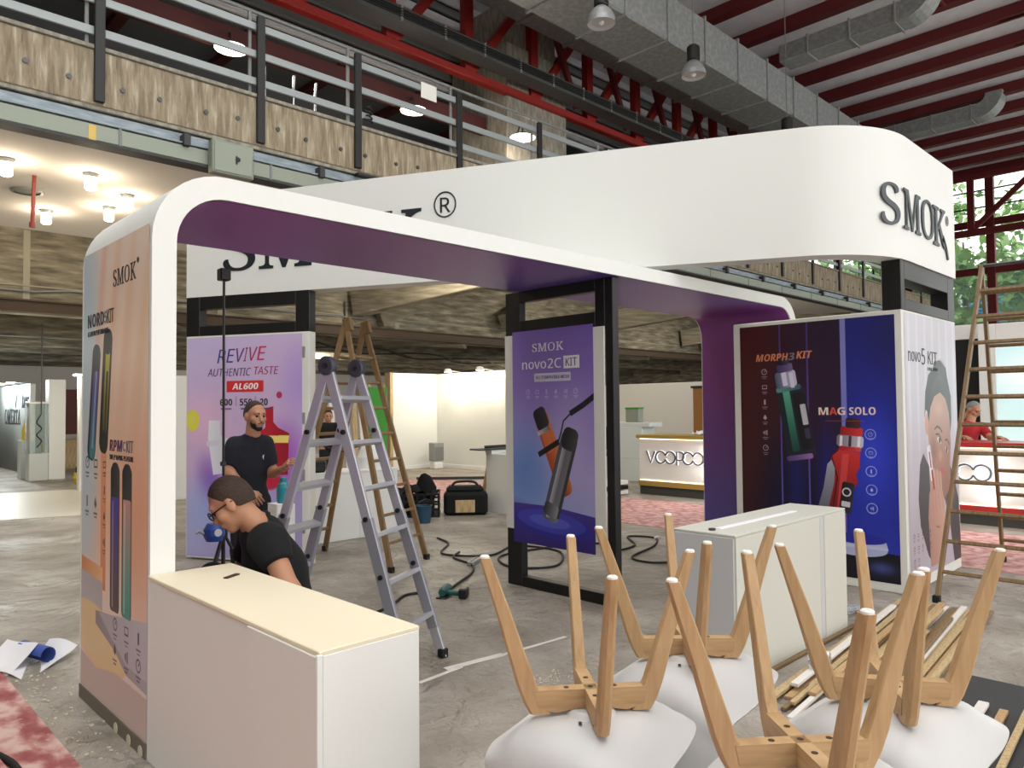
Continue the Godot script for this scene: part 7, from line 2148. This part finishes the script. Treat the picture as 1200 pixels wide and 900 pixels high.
func build_people() -> void:
	# the man standing before the lilac poster
	var t := thing("person", "standing bearded man in a black T-shirt with one hand on the aluminium ladder", "person", Vector3(2.85, 0, -6.03))
	var hx := Transform3D(head_basis(Vector3(0.12, -0.06, 1.0)), Vector3(0.0, 1.597, -0.012))
	var b := MB.new()
	var shR := Vector3(-0.12, 1.355, -0.14)
	var shL := Vector3(0.105, 1.36, -0.045)
	var elR := Vector3(-0.18, 1.13, -0.12)
	var wrR := Vector3(-0.125, 0.99, 0.09)
	var elL := Vector3(0.16, 1.11, 0.0)
	var wrL := Vector3(0.135, 1.155, 0.22)
	var legs := []
	for s in [-1.0, 1.0]:
		legs.append([0, Vector3(0.085 * s, 0.88, -0.1), Vector3(0.1 * s, 0.48, -0.08), 0.085, 0.058])
		legs.append([0, Vector3(0.1 * s, 0.48, -0.08), Vector3(0.11 * s, 0.09, -0.11), 0.058, 0.04])
	var body := [[1, Vector3(0, 1.22, -0.09), Vector3(0.155, 0.2, 0.105), Basis(Vector3.UP, -0.25)], [1, Vector3(0, 1.0, -0.1), Vector3(0.14, 0.16, 0.1)], [0, Vector3(0.01, 1.36, -0.07), Vector3(0.0, 1.48, -0.035), 0.06, 0.054], [0, shR, shL, 0.048, 0.048],
		[0, shR, elR, 0.045, 0.036], [0, elR, wrR, 0.038, 0.027], [0, shL, elL, 0.045, 0.036], [0, elL, wrL, 0.04, 0.027]]
	field_mesh(b, body + legs, 0.014, 0.05)
	field_mesh(b, head_shapes(), 0.0055, 0.022, hx)
	hand(b, wrR + Vector3(0.01, -0.012, 0.03), Vector3(0.3, -0.55, 0.75), Vector3(0.4, -0.6, -0.4), 1.0, 0.22)
	hand(b, wrL + Vector3(-0.002, 0.01, 0.03), Vector3(0.02, 0.6, 0.8), Vector3(0.5, 0.0, 0.5), -1.0, 0.4)
	put("body", b, M.skin, t)
	face_parts(t, hx, M.hair_short, 0.0, 0.118, M.hair_dark)
	var sh := MB.new()
	field_mesh(sh, [[1, Vector3(-0.005, 1.2, -0.09), Vector3(0.158, 0.22, 0.118), Basis(Vector3.UP, -0.25)], [0, Vector3(0, 1.1, -0.095), Vector3(0, 0.9, -0.1), 0.125, 0.135], [0, Vector3(-0.04, 0.9, -0.1), Vector3(0.04, 0.9, -0.1), 0.11, 0.11], [0, shR, shL, 0.064, 0.064], [0, Vector3(0.0, 1.4, -0.07), Vector3(0, 1.36, -0.08), 0.075, 0.09],
		[0, shR, shR.lerp(elR, 0.4), 0.062, 0.06], [0, shL, shL.lerp(elL, 0.4), 0.062, 0.06], [2, shR.lerp(elR, 0.2), shR.lerp(elR, 0.75), 0.06, 0.06], [2, shL.lerp(elL, 0.2), shL.lerp(elL, 0.75), 0.06, 0.06]], 0.012, 0.05, Transform3D(), [[Vector3(0, 0.86, 0), Vector3(0, -1, 0)], [Vector3(0, 1.435, 0), Vector3(0, 1, 0.15)]])
	put("t_shirt", sh, M.navy_cloth, t)
	put("collar", MB.new().tube(ring_path(Vector3(0.005, 1.432, -0.052), 0.066, 0.05, 18), 0.008, 6, false), M.navy_cloth, t)
	put("chest_print", disc_at(Vector3(0.075, 1.25, 0.02), Vector3(0.2, 0, 1), 0.028, 0.006, 10), M.print_white, t)
	var tr := MB.new()
	var tl := [[1, Vector3(0, 0.9, -0.1), Vector3(0.15, 0.12, 0.115)]]
	for s in [-1.0, 1.0]:
		tl.append([0, Vector3(0.085 * s, 0.86, -0.1), Vector3(0.1 * s, 0.48, -0.08), 0.095, 0.072])
		tl.append([2, Vector3(0.1 * s, 0.48, -0.08), Vector3(0.11 * s, 0.06, -0.11), 0.072, 0.062])
	field_mesh(tr, tl, 0.014, 0.04)
	put("trousers", tr, M.trousers, t)
	for s in [-1.0, 1.0]:
		var sm := MB.new()
		field_mesh(sm, [[0, Vector3(0.11 * s, 0.045, -0.15), Vector3(0.125 * s, 0.038, 0.06), 0.045, 0.038], [0, Vector3(0.11 * s, 0.07, -0.13), Vector3(0.11 * s, 0.09, -0.12), 0.045, 0.04]], 0.01, 0.03, Transform3D(), [[Vector3(0, 0.002, 0), Vector3(0, -1, 0)]])
		put("shoe", sm, M.shoe, t)
	# cleaning bottle he is about to pick up
	var st := thing("white_carton", "white carton between the two men, under the teal bottle", "carton", Vector3(2.83, 0, -5.55))
	put("box", rbox(Vector3(-0.07, 0, -0.08), Vector3(0.09, 0.9, 0.08), 0.008), M.white_board, st)
	put("flap", rbox(Vector3(-0.07, 0.9, -0.08), Vector3(0.02, 0.906, 0.08), 0.001), M.paper, st)
	var bo := thing("bottle", "teal bottle with blue cap standing between the men by the ladder", "bottle", Vector3(2.86, 0.906, -5.56))
	put("body", MB.new().lathe(spot(Vector3.ZERO), [Vector2(0, 0), Vector2(0.046, 0), Vector2(0.05, 0.012), Vector2(0.05, 0.12), Vector2(0.042, 0.15), Vector2(0.024, 0.165), Vector2(0.024, 0.17), Vector2(0, 0.17)], 20), M.teal, bo)
	put("cap", MB.new().lathe(spot(Vector3(0, 0.168, 0)), [Vector2(0.026, 0), Vector2(0.026, 0.03), Vector2(0, 0.032)], 16), M.teal, bo)
	# the seated man in the foreground
	t = thing("person", "seated man in black with glasses bending forward behind the cream topped counter", "person", Vector3(1.93, 0, -3.85))
	var o := Vector3(-1.93, 0, 3.85)
	var F := Vector3(-0.7145, 0, -0.70)
	var L := Vector3(-0.70, 0, 0.7145)
	var ctr := Vector3(1.692, 1.155, -3.86) + o
	hx = Transform3D(head_basis(F * 0.86 + Vector3(0, -0.62, 0) + L * 0.12).scaled_local(Vector3.ONE * 1.12), ctr)
	b = MB.new()
	var nk := Vector3(1.835, 1.02, -3.85) + o
	var pel := Vector3(1.985, 0.5, -3.8) + o
	var sn := Vector3(1.80, 0.965, -3.665) + o
	var sf := Vector3(1.91, 0.965, -4.03) + o
	var en := Vector3(1.83, 0.72, -3.47) + o
	var wn := Vector3(1.70, 0.62, -3.78) + o
	var ef := Vector3(1.86, 0.7, -4.16) + o
	var wf := Vector3(1.70, 0.64, -4.0) + o
	var mid := Vector3(1.915, 0.78, -3.82) + o
	var kn := Vector3(1.68, 0.72, -3.93) + o
	var kf := Vector3(1.73, 0.72, -4.2) + o
	var fn := Vector3(1.72, 0.09, -4.0) + o
	var ff := Vector3(1.76, 0.09, -4.26) + o
	var hips := pel + L * 0.09
	var hipf := pel - L * 0.09
	body = [[0, pel, mid, 0.13, 0.125], [0, mid, nk, 0.13, 0.075], [0, nk, ctr + Vector3(0.03, -0.06, 0.02), 0.06, 0.055], [0, sn, sf, 0.06, 0.06], [0, sn, en, 0.062, 0.052], [0, en, wn, 0.046, 0.03], [0, sf, ef, 0.052, 0.042], [0, ef, wf, 0.042, 0.028],
		[0, hips, kn, 0.085, 0.06], [0, kn, fn, 0.06, 0.04], [0, hipf, kf, 0.085, 0.06], [0, kf, ff, 0.06, 0.04]]
	field_mesh(b, body, 0.014, 0.05)
	field_mesh(b, head_shapes(), 0.0055, 0.022, hx)
	hand(b, wn + Vector3(-0.02, -0.01, -0.03), Vector3(-0.4, -0.5, -0.6), Vector3(0.3, -0.8, 0), 1.0, 0.3)
	hand(b, wf + Vector3(-0.02, -0.01, 0.03), Vector3(-0.5, -0.5, 0.5), Vector3(0.2, -0.8, 0), -1.0, 0.3)
	put("body", b, M.skin, t)
	face_parts(t, hx, M.hair_brown, -0.03, 0.105)
	sh = MB.new()
	field_mesh(sh, [[0, pel + Vector3(0, -0.02, 0), mid, 0.165, 0.16], [0, mid, nk - Vector3(-0.03, 0.06, 0), 0.165, 0.12], [0, sn, sf, 0.088, 0.088], [0, sn, sn.lerp(en, 0.12), 0.088, 0.085], [2, sn.lerp(en, 0.0), sn.lerp(en, 0.42), 0.088, 0.082], [2, sf.lerp(ef, 0.0), sf.lerp(ef, 0.6), 0.086, 0.08]], 0.012, 0.05, Transform3D(), [[pel - Vector3(0, 0.08, 0), Vector3(0, -1, 0)]])
	put("polo_shirt", sh, M.black_cloth, t)
	put("collar", MB.new().tube(ring_path2(nk + Vector3(-0.005, 0.012, 0), (ctr - nk).normalized(), 0.074, 18), 0.016, 8, false), M.black_cloth, t)
	tr = MB.new()
	field_mesh(tr, [[1, pel - Vector3(0, 0.03, 0), Vector3(0.17, 0.13, 0.17)], [0, hips, kn, 0.1, 0.076], [2, kn, fn, 0.074, 0.06], [0, hipf, kf, 0.1, 0.076], [2, kf, ff, 0.074, 0.06]], 0.014, 0.04)
	put("trousers", tr, M.trousers, t)
	for q in [fn, ff]:
		var sm := MB.new()
		field_mesh(sm, [[0, q + Vector3(0, -0.04, 0) - F * 0.04, q + Vector3(0, -0.05, 0) + F * 0.17, 0.046, 0.038], [0, q, q + Vector3(0, 0.02, 0), 0.048, 0.045]], 0.01, 0.03, Transform3D(), [[Vector3(0, 0.002, 0), Vector3(0, -1, 0)]])
		put("shoe", sm, M.shoe, t)
	var gl := MB.new()
	for s in [-1.0, 1.0]:
		var rp := []
		for k in 13:
			rp.append(hx * Vector3(0.034 * s + 0.026 * cos(TAU * k / 12.0), 0.004 + 0.02 * sin(TAU * k / 12.0), 0.102))
		gl.tube(rp, 0.0036, 6, false)
		gl.tube([hx * Vector3(0.06 * s, 0.008, 0.1), hx * Vector3(0.083 * s, 0.01, 0.04), hx * Vector3(0.084 * s, 0.008, -0.03)], 0.0038, 6)
	gl.tube([hx * Vector3(-0.01, 0.008, 0.104), hx * Vector3(0.01, 0.008, 0.104)], 0.0036, 6)
	put("glasses", gl, M.black_paint, t)
	var sl := thing("stool", "low black stool under the seated man behind the counter", "stool", Vector3(1.99, 0, -3.79))
	put("seat", MB.new().lathe(spot(Vector3(0, 0.32, 0)), [Vector2(0, 0), Vector2(0.17, 0), Vector2(0.18, 0.02), Vector2(0.17, 0.04), Vector2(0, 0.04)], 20), M.black_paint, sl)
	for k in 4:
		var a := PI * 0.25 + PI * 0.5 * k
		put("leg", MB.new().tube([Vector3(cos(a) * 0.1, 0.32, sin(a) * 0.1), Vector3(cos(a) * 0.16, 0, sin(a) * 0.16)], 0.014, 8), M.black_paint, sl)
	# the man in red leaning on the second lit counter
	t = thing("person", "bald man in red polo shirt leaning over the lit counter behind the right hand ladder", "person", Vector3(12.75, 0, -3.2))
	o = Vector3(-12.75, 0, 3.2)
	hx = Transform3D(head_basis(Vector3(-0.3, -0.45, 0.8)), Vector3(12.808, 1.55, -3.13) + o)
	b = MB.new()
	var s1 := Vector3(12.62, 1.3, -3.33) + o
	var s2 := Vector3(12.86, 1.28, -3.04) + o
	var wa := Vector3(12.3, 1.16, -2.68) + o
	body = [[0, Vector3(0.05, 0.9, -0.08), Vector3(0, 1.25, 0.0), 0.14, 0.12], [0, Vector3(0, 1.3, 0.02), Vector3(0.05, 1.46, 0.06), 0.06, 0.055], [0, s1, s2, 0.06, 0.06], [0, s2, Vector3(12.68, 1.14, -2.88) + o, 0.052, 0.042], [0, Vector3(12.68, 1.14, -2.88) + o, wa, 0.042, 0.028], [0, s1, Vector3(12.4, 1.16, -3.3) + o, 0.05, 0.04], [0, Vector3(12.4, 1.16, -3.3) + o, Vector3(12.2, 1.16, -3.1) + o, 0.04, 0.028]]
	for s in [-1.0, 1.0]:
		body.append([0, Vector3(0.05, 0.88, -0.08 + 0.09 * s), Vector3(0.06, 0.48, -0.06 + 0.1 * s), 0.085, 0.058])
		body.append([0, Vector3(0.06, 0.48, -0.06 + 0.1 * s), Vector3(0.08, 0.08, -0.06 + 0.11 * s), 0.058, 0.04])
	field_mesh(b, body, 0.016, 0.05)
	field_mesh(b, head_shapes(), 0.008, 0.022, hx)
	hand(b, wa, Vector3(-0.7, -0.1, 0.6), Vector3(0, -1, 0), 1.0, 0.1, 0.006)
	hand(b, Vector3(12.18, 1.16, -3.08) + o, Vector3(-0.7, -0.1, 0.6), Vector3(0, -1, 0), -1.0, 0.1, 0.006)
	put("body", b, M.skin, t)
	face_parts(t, hx, M.mid_grey, -0.0, 0.13, null, 0.009)
	sh = MB.new()
	field_mesh(sh, [[0, Vector3(0.05, 0.92, -0.08), Vector3(0, 1.24, 0.0), 0.165, 0.15], [0, s1, s2, 0.075, 0.075], [2, s2.lerp(Vector3(12.68, 1.14, -2.88) + o, -0.1), s2.lerp(Vector3(12.68, 1.14, -2.88) + o, 0.75), 0.075, 0.066], [2, s1.lerp(Vector3(12.4, 1.16, -3.3) + o, -0.1), s1.lerp(Vector3(12.4, 1.16, -3.3) + o, 0.7), 0.075, 0.066]], 0.014, 0.05, Transform3D(), [[Vector3(0, 1.4, 0), Vector3(0, 1, 0)], [Vector3(0, 0.8, 0), Vector3(0, -1, 0)]])
	put("polo_shirt", sh, M.red_cloth, t)
	tr = MB.new()
	tl = [[1, Vector3(0.05, 0.86, -0.08), Vector3(0.15, 0.12, 0.15)]]
	for s in [-1.0, 1.0]:
		tl.append([0, Vector3(0.05, 0.86, -0.08 + 0.09 * s), Vector3(0.06, 0.48, -0.06 + 0.1 * s), 0.097, 0.072])
		tl.append([2, Vector3(0.06, 0.48, -0.06 + 0.1 * s), Vector3(0.08, 0.0, -0.06 + 0.11 * s), 0.072, 0.064])
	field_mesh(tr, tl, 0.016, 0.04)
	put("trousers", tr, M.trousers, t)
	# the person far behind the ladders
	t = thing("person", "dark clothed person in the distance seen between the aluminium ladder's rails", "person", Vector3(7.32, 0, -12.45))
	hx = Transform3D(head_basis(Vector3(-0.4, -0.1, 0.8)), Vector3(0, 1.52, 0))
	b = MB.new()
	body = [[0, Vector3(0, 0.95, -0.02), Vector3(0, 1.25, -0.02), 0.13, 0.12], [0, Vector3(0, 1.3, -0.02), Vector3(0, 1.46, -0.01), 0.055, 0.05], [0, Vector3(-0.14, 1.33, -0.1), Vector3(0.14, 1.33, 0.06), 0.055, 0.055]]
	for s in [-1.0, 1.0]:
		body.append([0, Vector3(0.15 * s, 1.33, 0.08 * s), Vector3(0.2 * s, 1.08, 0.1 * s), 0.05, 0.04])
		body.append([0, Vector3(0.2 * s, 1.08, 0.1 * s), Vector3(0.1 * s - 0.1, 1.06, 0.25), 0.04, 0.03])
		body.append([0, Vector3(0.09 * s, 0.9, 0), Vector3(0.1 * s, 0.48, 0), 0.085, 0.058])
		body.append([0, Vector3(0.1 * s, 0.48, 0), Vector3(0.1 * s, 0.08, 0), 0.058, 0.042])
	field_mesh(b, body, 0.018, 0.05)
	field_mesh(b, head_shapes(), 0.009, 0.022, hx)
	put("body", b, M.skin, t)
	face_parts(t, hx, M.hair_dark, -0.05, 0.085, null, 0.01)
	sh = MB.new()
	field_mesh(sh, [[0, Vector3(0, 0.9, -0.02), Vector3(0, 1.25, -0.02), 0.155, 0.15], [0, Vector3(-0.14, 1.33, -0.1), Vector3(0.14, 1.33, 0.06), 0.07, 0.07], [2, Vector3(-0.15, 1.35, -0.08), Vector3(-0.2, 1.05, -0.1), 0.072, 0.06], [2, Vector3(0.15, 1.35, 0.08), Vector3(0.2, 1.05, 0.1), 0.072, 0.06]], 0.016, 0.05, Transform3D(), [[Vector3(0, 0.82, 0), Vector3(0, -1, 0)]])
	put("jacket", sh, M.black_cloth, t)
	tr = MB.new()
	tl = [[1, Vector3(0, 0.86, 0), Vector3(0.15, 0.12, 0.12)]]
	for s in [-1.0, 1.0]:
		tl.append([0, Vector3(0.09 * s, 0.86, 0), Vector3(0.1 * s, 0.48, 0), 0.095, 0.072])
		tl.append([2, Vector3(0.1 * s, 0.48, 0), Vector3(0.1 * s, 0.0, 0), 0.072, 0.064])
	field_mesh(tr, tl, 0.018, 0.04)
	put("trousers", tr, M.trousers, t)

func ring_path(c: Vector3, rx: float, rz: float, n: int) -> Array:
	var out := []
	for k in n + 1:
		out.append(c + Vector3(cos(TAU * k / n) * rx, 0.012 * sin(TAU * k / n) * -1.0, sin(TAU * k / n) * rz))
	return out

func ring_path2(c: Vector3, axis: Vector3, r: float, n: int) -> Array:
	var b := basis_y(axis)
	var out := []
	for k in n + 1:
		out.append(c + b.x * cos(TAU * k / n) * r + b.z * sin(TAU * k / n) * r)
	return out
